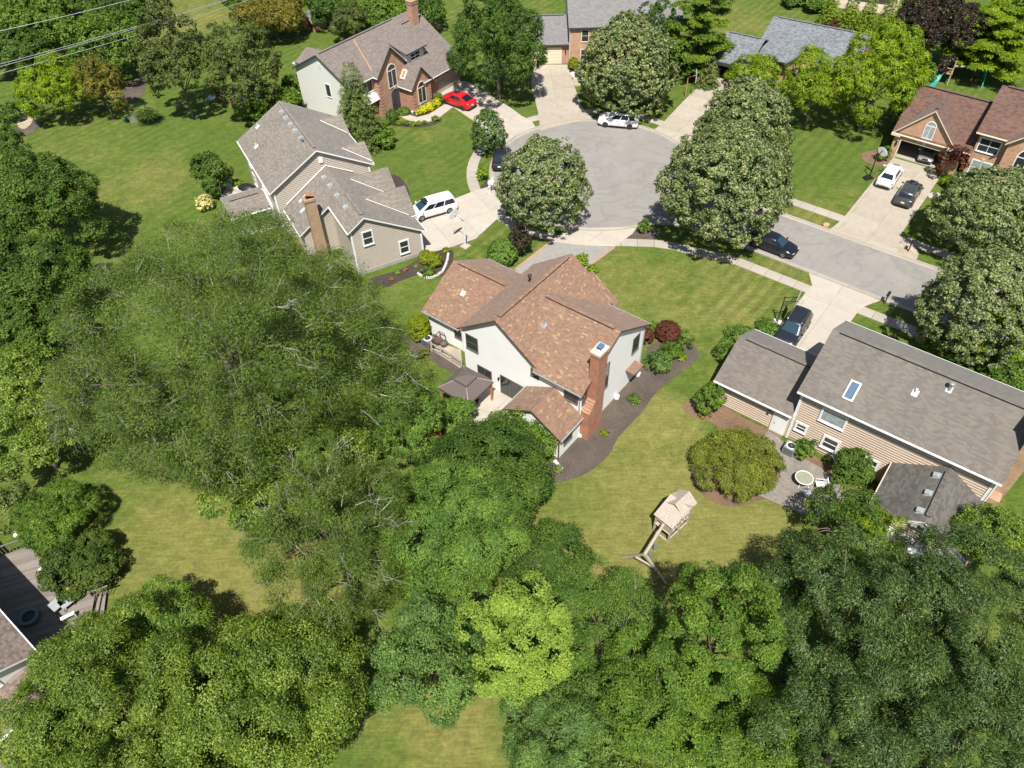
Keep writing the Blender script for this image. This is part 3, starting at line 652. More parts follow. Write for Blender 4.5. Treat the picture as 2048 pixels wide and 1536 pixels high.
h.win('v', 31.95, -1, -23.3, 4.0, .75, .7, 'bronze', .06, 2, 1)
h.win('v', 31.86, -1, -19.95, 3.55, 1.15, 1.25, 'bronze', .06, 2, 1)
h.win('u', -19.05, 1, 32.25 - .0, 3.6, .0 + .55, 1.3, 'bronze', .05, 1, 1)
h.win('u', -19.05, 1, 35.1, 2.7, .8, 1.15, 'bronze', .06, 1, 1); h.win('u', -19.05, 1, 35.1, 4.15, .8, 1.1, 'bronze', .06, 1, 1, pane='glass_lit')
h.win('u', -19.05, 1, 39.5, 3.3, .9, 1.6, 'bronze', .06, 1, 1)
h.win('u', -19.07, 1, 30.3, 1.0, 1.0, 1.0, 'bronze', .06, 1, 1)
downspout(h, -19.12, 31.75, 2.4, 5.1, 'grey_trim'); downspout(h, -19.05, 29.1, 0, 2.4, 'h1_trim'); downspout(h, -18.98, 40.6, 0, 5.0, 'grey_trim'); downspout(h, -30.5, 31.9, 2.6, 5.0, 'white')
h.pipe('u', G0, Gr, -33.9, 36.0, .45, .05, 'white'); h.pipe('v', A0, Ar, -27.0, 0, .3) if False else None
h.pipe('v', A0, Ar, 37.8, -28.2, .5, .08, 'black', cap=True, base=False); h.pipe('u', B0, Br, -24.3, 34.4, .5, .05, 'metal', base=True)
# side stoop on the right wall
q = MB(); q.box((-19.0, 38.3, 2.0), (-18.2, 39.7, 2.12)); h.build(q, 'stoop_roof', [M['roof_h1']])
# basement-level lamps on the wall
for (u, z) in ((-30.75, 4.5), (-26.9, 1.5), (-26.55, 1.5)):
    q = MB(); q.box((u - .05, 31.78, z), (u + .05, 31.95, z + .22)); h.build(q, 'wall_lamp', [M['black']])

# ================================================================ tan house on the right
h = House('tan_house', 'tan lap-sided house with long grey-brown roof and white windows, lower right', 'house', 0, 45.0)
Q0, Qr, Q1 = (41.0, 5.25), (45.75, 7.8), (50.45, 5.25)
h.roof('u', -6.65, 7.05, Q0, Qr, Q1, 'roof_h7', 'white'); 
E0, Er, E1 = (41.0, 2.6), (44.65, 4.6), (48.3, 2.6)
h.roof('u', -12.75, -6.37, E0, Er, E1, 'roof_h7', 'white')
K0, Kr, K1 = (.93, 2.5), (4.08, 4.5), (7.25, 2.5)
h.roof('v', 35.9, 41.3, K0, Kr, K1, 'roof_h7b', 'white', gutm='siding_tan')
h.wall('u', -6.35, 6.75, 41.4, 50.1, 'siding_tan', prof(Q0, Qr, Q1)); h.wall('u', -12.45, -6.35, 41.4, 47.9, 'siding_tan', prof(E0, Er, E1), name='garage_wall')
h.wall('v', 36.3, 41.36, 1.3, 6.85, 'siding_tan', prof(K0, Kr, K1), name='sunroom_wall')
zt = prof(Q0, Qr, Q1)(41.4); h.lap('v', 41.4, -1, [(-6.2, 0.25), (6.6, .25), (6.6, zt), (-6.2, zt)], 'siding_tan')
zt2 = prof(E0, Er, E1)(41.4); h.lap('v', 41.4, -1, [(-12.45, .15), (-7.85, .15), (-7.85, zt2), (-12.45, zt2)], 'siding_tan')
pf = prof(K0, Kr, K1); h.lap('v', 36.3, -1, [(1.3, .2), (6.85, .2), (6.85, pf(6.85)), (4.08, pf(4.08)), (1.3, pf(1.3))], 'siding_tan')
for u in (-6.28, 6.68):
    q = MB(); h.bx(q, 'v', 41.4, -1, u - .09, u + .09, 0, .09, 0, zt); h.build(q, 'corner_board', [M['white']])
h.off = .055
h.win('v', 41.4, -1, -5.55, 1.35, .62, .62, t=.17, rows=2, d=.07); h.win('v', 41.4, -1, -3.25, .95, .95, 1.0, t=.17, rows=2, d=.07)
h.win('v', 41.4, -1, -3.75, 3.35, 1.6, 1.15, t=.15, rows=1, pane='glass_lit', d=.07); h.win('v', 41.4, -1, -.55, .75, 1.35, 1.05, t=.17, rows=2, d=.07)
q = MB(); h.bx(q, 'v', 41.4, -1, -7.72, -6.55, 0, .06, 0, 2.15); d = h.build(q, 'door_frame', [M['white']]); q = MB(); h.bx(q, 'v', 41.4, -1, -7.55, -6.72, .06, .075, .08, 2.0); dd = h.build(q, 'door', [M['white']])
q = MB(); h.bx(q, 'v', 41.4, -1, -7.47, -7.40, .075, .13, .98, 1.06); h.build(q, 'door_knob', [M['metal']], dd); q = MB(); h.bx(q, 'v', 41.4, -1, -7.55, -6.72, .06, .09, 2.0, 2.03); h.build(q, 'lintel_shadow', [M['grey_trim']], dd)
q = MB(); h.bx(q, 'v', 41.4, -1, -8.15, -8.0, .04, .2, 1.7, 2.0); h.build(q, 'wall_lamp', [M['wood_brown']])
h.off = 0.0; M['sky_glass'] = plain('skylight_glass', (.10, .155, .22), .15, .08)
h.skylight('u', Q0, Qr, -3.5, 42.45, .55, 1.3, None, pane='sky_glass'); h.pipe('u', Q0, Qr, .08, 43.95, .42, .075, 'white'); h.pipe('u', Q0, Qr, 1.8, 45.0, .5, .1, 'metal', cap=True)
for v in (40.3, 38.55, 36.85): h.boxvent('v', K0, Kr, v, 3.6)
q = MB(); q.box((7.0, 43.2, -.1), (7.9, 44.9, 9.3)); q.box((7.05, 42.3, -.1), (7.75, 43.2, 2.4)); ch = h.build(q, 'chimney', [M['brick_tan']]); q = MB(); q.box((6.95, 43.1, 9.3), (7.98, 45.0, 9.45)); h.build(q, 'chimney_cap', [M['rock']], ch)
q = MB(); q.box((6.84, 41.45, .2), (6.92, 42.3, 5.0)); h.build(q, 'corner_board', [M['white']])
# white gable trim with floodlight on the sunroom, pale porch post below
q = MB()
for (a, b) in (((1.0, 2.45), (4.08, 4.42)), ((7.15, 2.45), (4.08, 4.42))):
    q.hexa([(a[0], 36.0, a[1] - .3), (b[0], 36.0, b[1] - .36), (b[0], 36.26, b[1] - .36), (a[0], 36.26, a[1] - .3), (a[0], 36.0, a[1] - .13), (b[0], 36.0, b[1] - .13), (b[0], 36.26, b[1] - .13), (a[0], 36.26, a[1] - .13)])
q.hexa([(3.5, 36.02, 3.45), (4.66, 36.02, 3.45), (4.66, 36.25, 3.45), (3.5, 36.25, 3.45), (4.05, 36.02, 4.1), (4.11, 36.02, 4.1), (4.11, 36.25, 4.1), (4.05, 36.25, 4.1)]); h.build(q, 'gable_trim', [M['white']])
q = MB(); q.lathe([(.05, 0), (.07, .12)], (3.98, 35.95, 3.7), 8); q.lathe([(.05, 0), (.07, .12)], (4.2, 35.95, 3.7), 8); q.box((3.9, 35.9, 3.66), (4.28, 36.0, 3.72)); h.build(q, 'floodlight', [M['black']])
q = MB(); h.bx(q, 'v', 36.3, -1, 1.3, 6.85, .0, .12, 1.9, 2.15); h.build(q, 'trim_band', [M['white']])
q = MB(); q.box((1.15, 35.2, 0), (1.3, 35.35, 2.0)); q.box((1.1, 35.2, 1.9), (6.9, 36.25, 2.0)); h.build(q, 'low_canopy', [M['white']])

# ================================================================ beige house (saltbox) on the left
A2 = R2(-62)
h = House('beige_house', 'beige-sided house with taupe roofs and three cross gables beside the white minivan', 'house', -66, 15, A2)
m0, mr, m1 = (9.65, 5.2), (15.05, 8.3), (20.5, 5.2)
h.roof('u', -79.3, -67.3, m0, mr, m1, 'roof_h2', 'white'); h.wall('u', -79.0, -67.65, 10.0, 20.15, 'siding_beige', prof(m0, mr, m1))
l0, lr, l1 = (13.9, 5.15), (15.65, 6.3), (21.45, 2.8)
h.roof('u', -62.4, -57.2, l0, lr, l1, 'roof_h2', 'white')
l2 = (10.6, 2.95); h.roof('u', -67.64, -62.4, l2, lr, l1, 'roof_h2', 'white', cap=False)
h.wall('u', -62.7, -57.55, 14.2, 21.1, 'siding_beige', prof(l0, lr, l1)); h.wall('u', -67.6, -62.7, 11.0, 21.1, 'siding_beige', prof(l2, lr, l1))
pf = prof(l0, lr, l1); h.lap('u', -57.55, 1, [(14.25, .35), (21.05, .35), (21.05, pf(21.05)), (15.65, pf(15.65)), (14.25, pf(14.25))], 'siding_beige', .2, .03, 'edge_shade2')
pf = prof(m0, mr, m1); h.lap('u', -67.65, 1, [(10.0, .3), (20.15, .3), (20.15, pf(20.15)), (15.05, pf(15.05)), (10.0, pf(10.0))], 'siding_beige', .2, .03, 'edge_shade2')
pf = prof(l2, lr, l1); h.lap('u', -62.7, 1, [(11.0, .3), (14.2, .3), (14.2, pf(14.2) - .05), (11.0, pf(11.0) - .05)], 'siding_beige', .2, .03, 'edge_shade2')
for c, v, z in ((-57.55, 14.25, 4.9), (-57.55, 21.02, 2.5), (-67.65, 10.1, 4.9), (-67.65, 20.05, 4.9)):
    q = MB(); h.bx(q, 'u', c, 1, v - .09, v + .09, 0, .08, 0, z); h.build(q, 'corner_board', [M['white']])
h.off = .05
q = MB(); h.bx(q, 'u', -57.55, 1, 14.2, 21.1, 0, .05, 0, .35); h.build(q, 'foundation', [M['foundation']])
h.win('u', -57.55, 1, 15.75, 3.2, .85, 1.35, t=.13, rows=2, d=.07); h.win('u', -57.55, 1, 19.15, .95, .8, 1.3, t=.13, rows=2, d=.07)
q = MB(); h.bx(q, 'u', -67.65, 1, 15.1, 15.55, .0, .07, 6.75, 7.3); h.build(q, 'gable_louver', [M['white']])
h.off = 0.0
# cross gables
def xg(uc, hw, zr, ze, v0, v1, pr0):
    h.roof('v', v0, v1, (uc - hw, ze), (uc, zr), (uc + hw, ze), 'roof_h2', 'white', cap=False, gut=False)
    f = prof((uc - hw, ze), (uc, zr), (uc + hw, ze)); h.wall('v', v0, v1 - .35, uc - hw + .25, uc + hw - .25, 'siding_beige', f, name='gable_wall')
xg(-66.0, 2.15, 5.25, 3.1, 16.5, 21.5, None); xg(-61.9, 2.15, 5.25, 3.1, 16.5, 21.6, None)
xg(-69.75, 2.1, 6.55, 5.22, 17.6, 20.65, None); xg(-76.5, 2.0, 6.55, 5.22, 17.6, 20.65, None)
for (uc, v0, z0, v1, z1) in ((-64.0, 17.4, 5.2, 20.8, 3.22), (-59.85, 17.4, 5.2, 20.9, 3.2), (-67.75, 18.2, 6.5, 20.5, 5.28), (-74.55, 18.2, 6.5, 20.4, 5.28)):
    q = MB(); q.tube([(uc - 1.9 * 0, v1, z1 + .06), (uc - 1.75, v0, z0 + .06)], .03, 4); h.build(q, 'valley_flashing', [M['white']])
q = MB()
h.build(MB().tube([(-67.55, 11.0, 3.4), (-67.55, 15.65, 6.36)], .05, 4).tube([(-67.55, 15.65, 6.36), (-67.55, 18.3, 4.85)], .05, 4), 'step_flashing', [M['white']])
for u in (-77.2, -75.7, -74.1, -72.6, -70.8): h.boxvent('u', m0, mr, u, 14.6)
h.pipe('u', m0, mr, -69.9, 14.4, .5, .09, 'metal', cap=True); h.pipe('u', m0, mr, -78.4, 12.0, .35, .05, 'white'); h.pipe('u', m0, mr, -75.6, 10.9, .35, .05, 'white')
for u in (-66.3, -64.6, -62.6): h.boxvent('u', l2, lr, u, 15.0)
h.boxvent('u', l0, lr, -60.3, 15.0)
h.skylight('u', l2, lr, -66.3, 12.7, .3, 1.3, None, m='vent', pane='siding_grey'); h.skylight('u', l2, lr, -64.9, 12.3, .3, 1.3, None, m='vent', pane='siding_grey')
q = MB(); q.box((-62.65, 11.75, -.1), (-61.85, 12.75, 6.5)); ch = h.build(q, 'chimney', [M['brick_tan']])
q = MB(); q.box((-62.72, 11.68, 6.5), (-61.78, 12.82, 6.75)); h.build(q, 'corbel', [M['brick_tan']], ch); q = MB(); q.box((-62.5, 11.95, 6.75), (-62.0, 12.55, 6.8)); h.build(q, 'flue', [M['black']], ch)
q = MB(); q.hexa([(-62.7, 12.0, 7.2), (-61.8, 12.0, 7.2), (-61.8, 12.7, 6.95), (-62.7, 12.7, 6.95), (-62.7, 12.0, 7.24), (-61.8, 12.0, 7.24), (-61.8, 12.7, 6.99), (-62.7, 12.7, 6.99)]); h.build(q, 'flue_hood', [M['brick_h1']], ch)
# low rear addition, half hidden by the tree
h.roof('v', 5.6, 9.7, (-73.6, 2.6), (-71.4, 3.3), (-69.2, 2.6), 'roof_h2', 'white'); h.wall('v', 6.0, 9.95, -73.3, -69.5, 'siding_white', prof((-73.6, 2.6), (-71.4, 3.3), (-69.2, 2.6)))
h.garage_door('v', 21.1, 1, -63.5, -60.6, 2.1)
for (u, z) in ((-77, 3.3), (-72, 3.3), (-77, .9), (-72, .9)): h.win('v', 10.0, -1, u, z, 1.0, 1.3)

# ================================================================ brick house with two steep gables, top left
A3 = R2(-38)
h = House('gabled_brick_house', 'pale-sided and salmon brick house with steep arched-window gables behind the red car', 'house', -70, 65, A3)
a0_, ar_, a1_ = (-77.4, 5.2), (-72.3, 8.0), (-67.35, 5.2)
h.roof('v', 56.6, 70.2, a0_, ar_, a1_, 'roof_h3', 'dark_trim', cap=True, gutm='white'); h.wall('v', 56.95, 69.9, -77.05, -67.85, 'siding_white', prof(a0_, ar_, a1_))
b0_, br_, b1_ = (-78.4, 3.3), (-71.6, 7.25), (-64.6, 3.0)
h.roof('v', 66.3, 74.4, b0_, br_, b1_, 'roof_h3', 'dark_trim', cap=True, gutm='white')
h.wall('v', 67.7, 74.1, -78.0, -65.3, 'brick_h3', prof(b0_, br_, b1_))
h.roof('v', 69.5, 76.2, (-79.5, 3.4), (-74.6, 6.9), (-71.6, 5.2), 'roof_h3', 'dark_trim', cap=False)
# brick lower storey and bay of siding above
q = MB(); q.box((-67.85, 57.0, -.1), (-67.6, 60.9, 2.4)); h.build(q, 'lower_wall', [M['brick_h3']])
q = MB(); q.hexa([(-67.85, 57.2, 2.5), (-66.95, 57.2, 2.4), (-66.95, 60.85, 2.4), (-67.85, 60.85, 2.5), (-67.85, 57.2, 3.1), (-67.3, 57.2, 3.0), (-67.3, 60.85, 3.0), (-67.85, 60.85, 3.1)]); h.build(q, 'bay_skirt', [M['siding_white']])
h.win('u', -67.85, 1, 59.4, 3.4, 2.6, 1.25, 'white', .08, 1, 3)
h.win('v', 56.95, -1, -71.6, 3.0, .75, 1.5, 'white', .07, 1, 1)
q = MB(); h.bx(q, 'v', 56.95, -1, -72.5, -72.1, 0, .05, 6.3, 6.9); h.build(q, 'gable_louver', [M['siding_white']])
def steep(uc0, uf, v0, vr, v1, ze, zr, trim='dark_trim'):
    h.roof('u', uc0, uf + .3, (v0 - .3, ze), (vr, zr), (v1 + .3, ze), 'roof_h3', trim, cap=False, gut=True, gutm='white')
    h.wall('u', uc0, uf, v0, v1, 'brick_h3', prof((v0 - .3, ze), (vr, zr), (v1 + .3, ze)), name='gable_wall')
steep(-71.5, -66.9, 60.9, 63.3, 65.7, 5.15, 8.0); steep(-68.3, -64.75, 64.3, 66.0, 67.7, 2.9, 5.2)
h.archwin('u', -66.9, 1, 63.3, 3.1, 1.35, 2.7); h.archwin('u', -64.75, 1, 66.0, .6, 1.3, 2.6)
# arched doorway
q = MB(); f = h.F('u', -66.9, 1); n = 8; zc = 2.15
q.poly([f(62.75, .02, 0), f(64.15, .02, 0)] + [f(63.45 + .7 * math.cos(math.pi * k / n), .02, zc + .55 * math.sin(math.pi * k / n)) for k in range(n + 1)]); h.build(q, 'door', [M['dark_trim']])
q = MB(); h.bx(q, 'u', -66.9, 1, 63.36, 63.44, .02, .05, 0, 2.5); h.bx(q, 'u', -66.9, 1, 62.9, 63.3, .02, .04, .3, 2.0); h.build(q, 'door_glass', [M['glass']])
q = MB(); h.bx(q, 'u', -66.9, 1, 63.35, 63.6, 0, .08, 2.75, 3.05); h.build(q, 'keystone', [M['rock']])
# quoins
qm = None
for (uf, va, vb, zt, col) in ((-66.9, 60.9, 61.45, 4.9, 0), (-66.9, 65.15, 65.7, 4.9, 1), (-64.75, 64.3, 64.75, 2.7, 0), (-64.75, 67.25, 67.7, 2.7, 1)):
    z = .05
    while z < zt - .25:
        q = MB(); h.bx(q, 'u', uf, 1, va, vb, -.25 if col == 0 else 0, .07, z, z + .3)
        if col == 0: h.bx(q, 'v', va, -1, uf - .45, uf + .07, 0, .07, z, z + .3)
        h.build(q, 'quoin', [M['brick_h3']]); z += .42
h.garage_door('u', -65.3, 1, 69.6, 73.4, 2.15, 'concrete_old', 4, 'brick_h3')
q = MB(); q.box((-65.25, 68.9, 1.9), (-65.0, 69.2, 2.3)); h.build(q, 'wall_lamp', [M['cream']])
# shed dormer
h.roof('v', 66.2, 70.0, None, (-70.9, 6.95), (-66.95, 5.95), 'roof_h3', 'dark_trim', cap=False)
q = MB(); q.hexa([(-69.5, 66.5, 5.2), (-67.3, 66.5, 4.4), (-67.3, 69.7, 4.4), (-69.5, 69.7, 5.2), (-69.5, 66.5, 6.3), (-67.3, 66.5, 5.85), (-67.3, 69.7, 5.85), (-69.5, 69.7, 6.3)]); h.build(q, 'dormer_wall', [M['siding_white']])
h.win('u', -67.3, 1, 68.1, 4.75, 1.6, .75, 'white', .06, 1, 2)
h.skylight('u', (64.0, 2.9), (66.0, 5.2), -66.5, 65.0, .5, .95, None, pane='wood_tan')
ch = h.chimney(-71.6, -70.7, 71.9, 73.0, 5.0, 9.6, 'brick_h3', 'brick_tan'); q = MB(); q.lathe([(.14, 0), (.14, .35), (.2, .4)], (-71.15, 72.4, 9.7), 10); h.build(q, 'flue', [M['brick_h1']], ch)
h.roof('u', -83.2, -77.0, (61.6, 2.7), (64.0, 3.9), (66.4, 2.7), 'roof_h3', 'dark_trim', cap=False); h.wall('u', -82.9, -77.05, 61.9, 66.1, 'siding_white', prof((61.6, 2.7), (64.0, 3.9), (66.4, 2.7)))
# pale gable flashing on the main slope
q = MB(); p0, al, up, nn = h.onslope('v', a1_, ar_, 60.9, -67.4, .06); p1, _, _, _ = h.onslope('v', a1_, ar_, 62.6, -72.0, .06); q.tube([p0, p1], .1, 4); h.build(q, 'valley_flashing', [M['brick_tan']])

# ================================================================ brick house with grey roof, top centre
h = House('grey_roof_brick_house', 'two-storey brick house with plain grey roof behind the big round street tree', 'house', 14, 106, 0.0)
c0_, c_r, c1_ = (102.1, 5.25), (107.2, 7.9), (112.3, 5.25)
h.roof('u', 8.75, 24, c0_, c_r, c1_, 'roof_h4', 'dark_trim'); h.wall('u', 9.0, 23.7, 102.5, 111.9, 'siding_grey', prof(c0_, c_r, c1_)); q = MB(); q.box((9.05, 102.38, -.1), (23.7, 102.5, 5.15)); h.build(q, 'front_wall', [M['brick_h6']])
for (u, z) in ((11.0, 3.35), (11.0, .8), (13.6, 3.35), (13.6, .8), (16.2, 3.35), (18.8, 3.35), (21.4, 3.35)): h.win('v', 102.38, -1, u, z, .85, 1.45, 'cream', .1, 2)
g0, gr, g1 = (103.0, 2.75), (107.6, 4.9), (112.2, 2.75)
h.roof('u', 3.3, 9.0, g0, gr, g1, 'roof_h4', 'dark_trim'); h.wall('u', 3.6, 9.0, 103.35, 111.9, 'brick_h3', prof(g0, gr, g1)); h.garage_door('v', 103.35, -1, 4.4, 7.9, 2.15, 'cream', 5, 'cream')
q = MB(); q.box((8.45, 103.15, 1.5), (8.6, 103.35, 1.85)); h.build(q, 'wall_lamp', [M['black']]); downspout(h, 8.95, 102.3, 0, 5.1, 'siding_grey')

# ================================================================ brick house with blue-grey roof, top right
A5 = R2(-34)
h = House('blue_roof_brick_house', 'low brick house with blue-grey shingle roof behind the bright green trees', 'house', -22, 103, A5)
d0, dr, d1 = (99.6, 2.7), (106.6, 5.35), (113.6, 2.7)
h.roof('u', -28.0, -15.2, d0, dr, d1, 'roof_h5', 'dark_trim'); h.wall('u', -27.6, -15.6, 100.0, 113.2, 'brick_h6', prof(d0, dr, d1))
e0, er, e1 = (95.8, 2.65), (100.7, 4.55), (105.6, 2.65)
h.roof('u', -32.2, -26.9, e0, er, e1, 'roof_h5', 'dark_trim')
q = MB()
for (a, b, c, d) in ((-31.9, 96.2, -31.5, 105.2), (-27.5, 96.2, -27.2, 105.2), (-31.9, 105.0, -27.2, 105.3), (-31.9, 96.15, -31.5, 96.4), (-28.0, 96.15, -27.2, 96.4)): q.box((a, b, -.1), (c, d, 2.5))
q.box((-31.9, 96.15, 2.05), (-27.2, 96.4, 2.5)); h.build(q, 'garage_wall', [M['brick_h3']]); q = MB(); q.box((-31.4, 96.1, 2.05), (-28.0, 96.14, 2.45)); h.build(q, 'garage_lintel', [M['siding_grey']])
x0, xr, x1 = (-23.3, 2.75), (-20.9, 4.95), (-18.5, 2.75)
h.roof('v', 98.9, 105.3, x0, xr, x1, 'roof_h5', 'dark_trim', cap=False, gutm='dark_trim'); h.wall('v', 99.3, 104.0, -22.95, -18.85, 'brick_h6', prof(x0, xr, x1), name='gable_wall')
h.win('v', 100.0, -1, -24.4, .8, 1.0, 1.5, 'siding_grey', .1, 2); h.win('v', 99.3, -1, -20.9, .8, 1.3, 1.5, 'siding_grey', .1, 2, 2)

# ================================================================ brick house with red-brown roof, right edge
h = House('red_roof_brick_house', 'tan-orange brick house with red-brown roof and open garage at the right edge', 'house', -8, 90)
f0, fr, f1 = (87.0, 2.9), (91.75, 6.6), (96.4, 2.9)
h.roof('u', -14.5, -6.22, f0, fr, f1, 'roof_h6', 'cream')
y0, yr, y1 = (-14.45, 2.92), (-11.05, 6.4), (-7.7, 2.92)
h.roof('v', 86.9, 91.4, y0, yr, y1, 'roof_h6', 'cream', cap=True, gut=False)
pg = prof(y0, yr, y1)
q = MB(); pts = [(-14.1, 0), (-13.3, 0), (-13.3, 2.2), (-8.55, 2.2), (-8.55, 0), (-8.0, 0), (-8.0, pg(-8.0)), (-11.05, pg(-11.05)), (-14.1, pg(-14.1))]
# front wall with the opening left out
def slabwall(q, poly, v0, v1):
    q.poly([(a, v0, z) for a, z in poly]); q.poly([(a, v1, z) for a, z in poly][::-1])
    for k in range(len(poly)): a, b = poly[k], poly[(k + 1) % len(poly)]; q.poly([(a[0], v0, a[1]), (a[0], v1, a[1]), (b[0], v1, b[1]), (b[0], v0, b[1])])
slabwall(q, [(-14.1, -.1), (-13.3, -.1), (-13.3, 2.2), (-14.1, pg(-14.1))], 87.2, 87.5); slabwall(q, [(-8.55, -.1), (-8.0, -.1), (-8.0, pg(-8.0)), (-8.55, 2.2)], 87.2, 87.5)
slabwall(q, [(-14.1, pg(-14.1)), (-13.3, 2.2), (-8.55, 2.2), (-8.0, pg(-8.0)), (-11.05, pg(-11.05))], 87.2, 87.5)
q.box((-14.1, 87.5, -.1), (-13.85, 96.1, 2.75)); q.box((-7.3, 87.5, -.1), (-7.0, 96.1, 2.75)); q.box((-13.85, 95.8, -.1), (-7.3, 96.1, 2.75)); q.box((-8.0, 87.3, -.1), (-7.0, 87.5, 2.7)); h.build(q, 'garage_wall', [M['brick_h6']])
q = MB(); h.bx(q, 'v', 87.2, -1, -13.42, -13.3, 0, .04, 0, 2.3); h.bx(q, 'v', 87.2, -1, -8.55, -8.43, 0, .04, 0, 2.3); h.bx(q, 'v', 87.2, -1, -13.3, -8.55, 0, .04, 2.2, 2.3); h.build(q, 'garage_frame', [M['cream']])
q = MB(); q.box((-13.85, 87.5, .0), (-7.3, 95.8, .075)); h.build(q, 'garage_floor', [M['concrete_old']])
h.archwin('v', 87.2, -1, -10.95, 3.15, .95, 1.85, 'white', .08, 'glass_lit')
q = MB(); h.bx(q, 'v', 87.2, -1, -11.1, -10.8, 0, .06, 2.35, 2.65); h.build(q, 'keystone', [M['rock']]); q = MB(); h.bx(q, 'v', 87.2, -1, -13.75, -13.6, 0, .15, 1.5, 1.95); h.build(q, 'wall_lamp', [M['black']])
q = MB(); q.box((-14.5, 86.85, 2.62), (-13.5, 87.2, 2.9)); h.build(q, 'gable_return', [M['cream']]); q = MB(); q.box((-8.6, 86.85, 2.62), (-7.65, 87.2, 2.9)); h.build(q, 'gable_return', [M['cream']])
n0, nr_, n1 = (86.95, 5.35), (91.9, 8.5), (96.9, 5.35)
h.roof('u', -6.6, 9, n0, nr_, n1, 'roof_h6', 'cream'); h.wall('u', -6.2, 8.7, 87.4, 96.5, 'brick_h6', prof(n0, nr_, n1))
h.roof('v', 86.2, 91.0, (-3.6, 5.3), (-.3, 8.2), (3.0, 5.3), 'roof_h6', 'cream', cap=False, gut=False); h.wall('v', 86.7, 90.0, -3.3, 2.7, 'brick_h6', prof((-3.6, 5.3), (-.3, 8.2), (3.0, 5.3)), name='gable_wall')
h.win('v', 87.4, -1, -4.95, 3.35, 1.9, 1.35, 'white', .12, 2, 2); h.win('v', 87.4, -1, -4.85, .7, 1.8, 1.5, 'white', .12, 2, 2, pane='glass_lit')
h.archwin('v', 86.7, -1, -1.1, 2.7, 1.9, 2.4, 'white', .12); q = MB(); h.bx(q, 'v', 87.4, -1, -5.0, -4.75, 0, .08, 2.35, 2.6); h.build(q, 'keystone', [M['rock']])

# ================================================================ brown-roofed house in the lower left corner
M['roof_h8'] = shingle('brown_barrel_shingles', [(0, (.19, .145, .12)), (.4, (.235, .185, .155)), (.75, (.15, .115, .098))], .16, .22, .1)
h = House('corner_house', 'pale house with brown shingle roofs cut off by the lower left corner', 'house', -34, -5)
t0, tr, t1 = (-2.5, 4.9), (-8.0, 7.4), (-13.5, 4.9)
h.roof('u', -46, -32.4, (-13.5, 4.9), (-8.0, 7.6), (-2.5, 4.9), 'roof_h8', 'white'); h.wall('u', -45.5, -32.9, -13, -2.9, 'siding_white', prof((-13.5, 4.9), (-8.0, 7.6), (-2.5, 4.9)))
h.roof('v', -13, -3.3, None, (-32.88, 4.0), (-30.7, 3.3), 'roof_h8', 'white', cap=False); h.wall('v', -12.8, -3.6, -33.2, -31.1, 'siding_white', prof((-35, 4.0), (-33.2, 4.0), (-30.4, 3.3)), name='lower_wall')
h.roof('v', -14, -5.2, None, (-31.08, 2.6), (-29.2, 2.0), 'roof_h8', 'white', cap=False); h.wall('v', -13.8, -5.5, -31.1, -29.6, 'siding_white', prof((-33, 2.6), (-31, 2.6), (-28.6, 2.0)), name='porch_wall')
h.win('u', -32.9, 1, -5.5, 4.1, 1.6, .6, 'white', .08, 1, 2)
# ---------------------------------------------------------------- cars
def paintmat(name, c, metal=.0, r=.25): 
    n = N(name); n.col(c); n.p.inputs['Metallic'].default_value = metal; n.p.inputs['Coat Weight'].default_value = .6; n.p.inputs['Coat Roughness'].default_value = .08
    v = n.coord('Object'); n.l(n.ramp(n.noise(v, 6, 3), [(.3, r * .8), (.7, r * 1.3)]), n.p.inputs['Roughness']); return n.mat
M['p_red'] = paintmat('red_car_paint', (.55, .012, .02)); M['p_white'] = paintmat('white_car_paint', (.74, .74, .74)); M['p_grey'] = paintmat('grey_car_paint', (.085, .09, .095), .5)
M['p_black'] = paintmat('black_car_paint', (.010, .012, .022)); M['p_dark'] = paintmat('dark_car_paint', (.025, .03, .04), .3); M['p_silver'] = paintmat('silver_car_paint', (.38, .38, .38), .6)
M['car_glass'] = plain('car_window_glass', (.012, .018, .028), .04, .05, spec=1.0); M['car_glass_blue'] = plain('tinted_windscreen', (.022, .05, .07), .04, .05, spec=1.0)
M['lamp_red'] = plain('red_tail_lamp', (.35, .01, .01), .2, .05); M['lamp_clear'] = plain('clear_head_lamp', (.6, .62, .65), .1, .05); M['rim'] = plain('alloy_rim', (.28, .28, .29), .3, .1, metal=.7); M['rim_dark'] = plain('dark_alloy_rim', (.07, .07, .075), .3, .1, metal=.5)
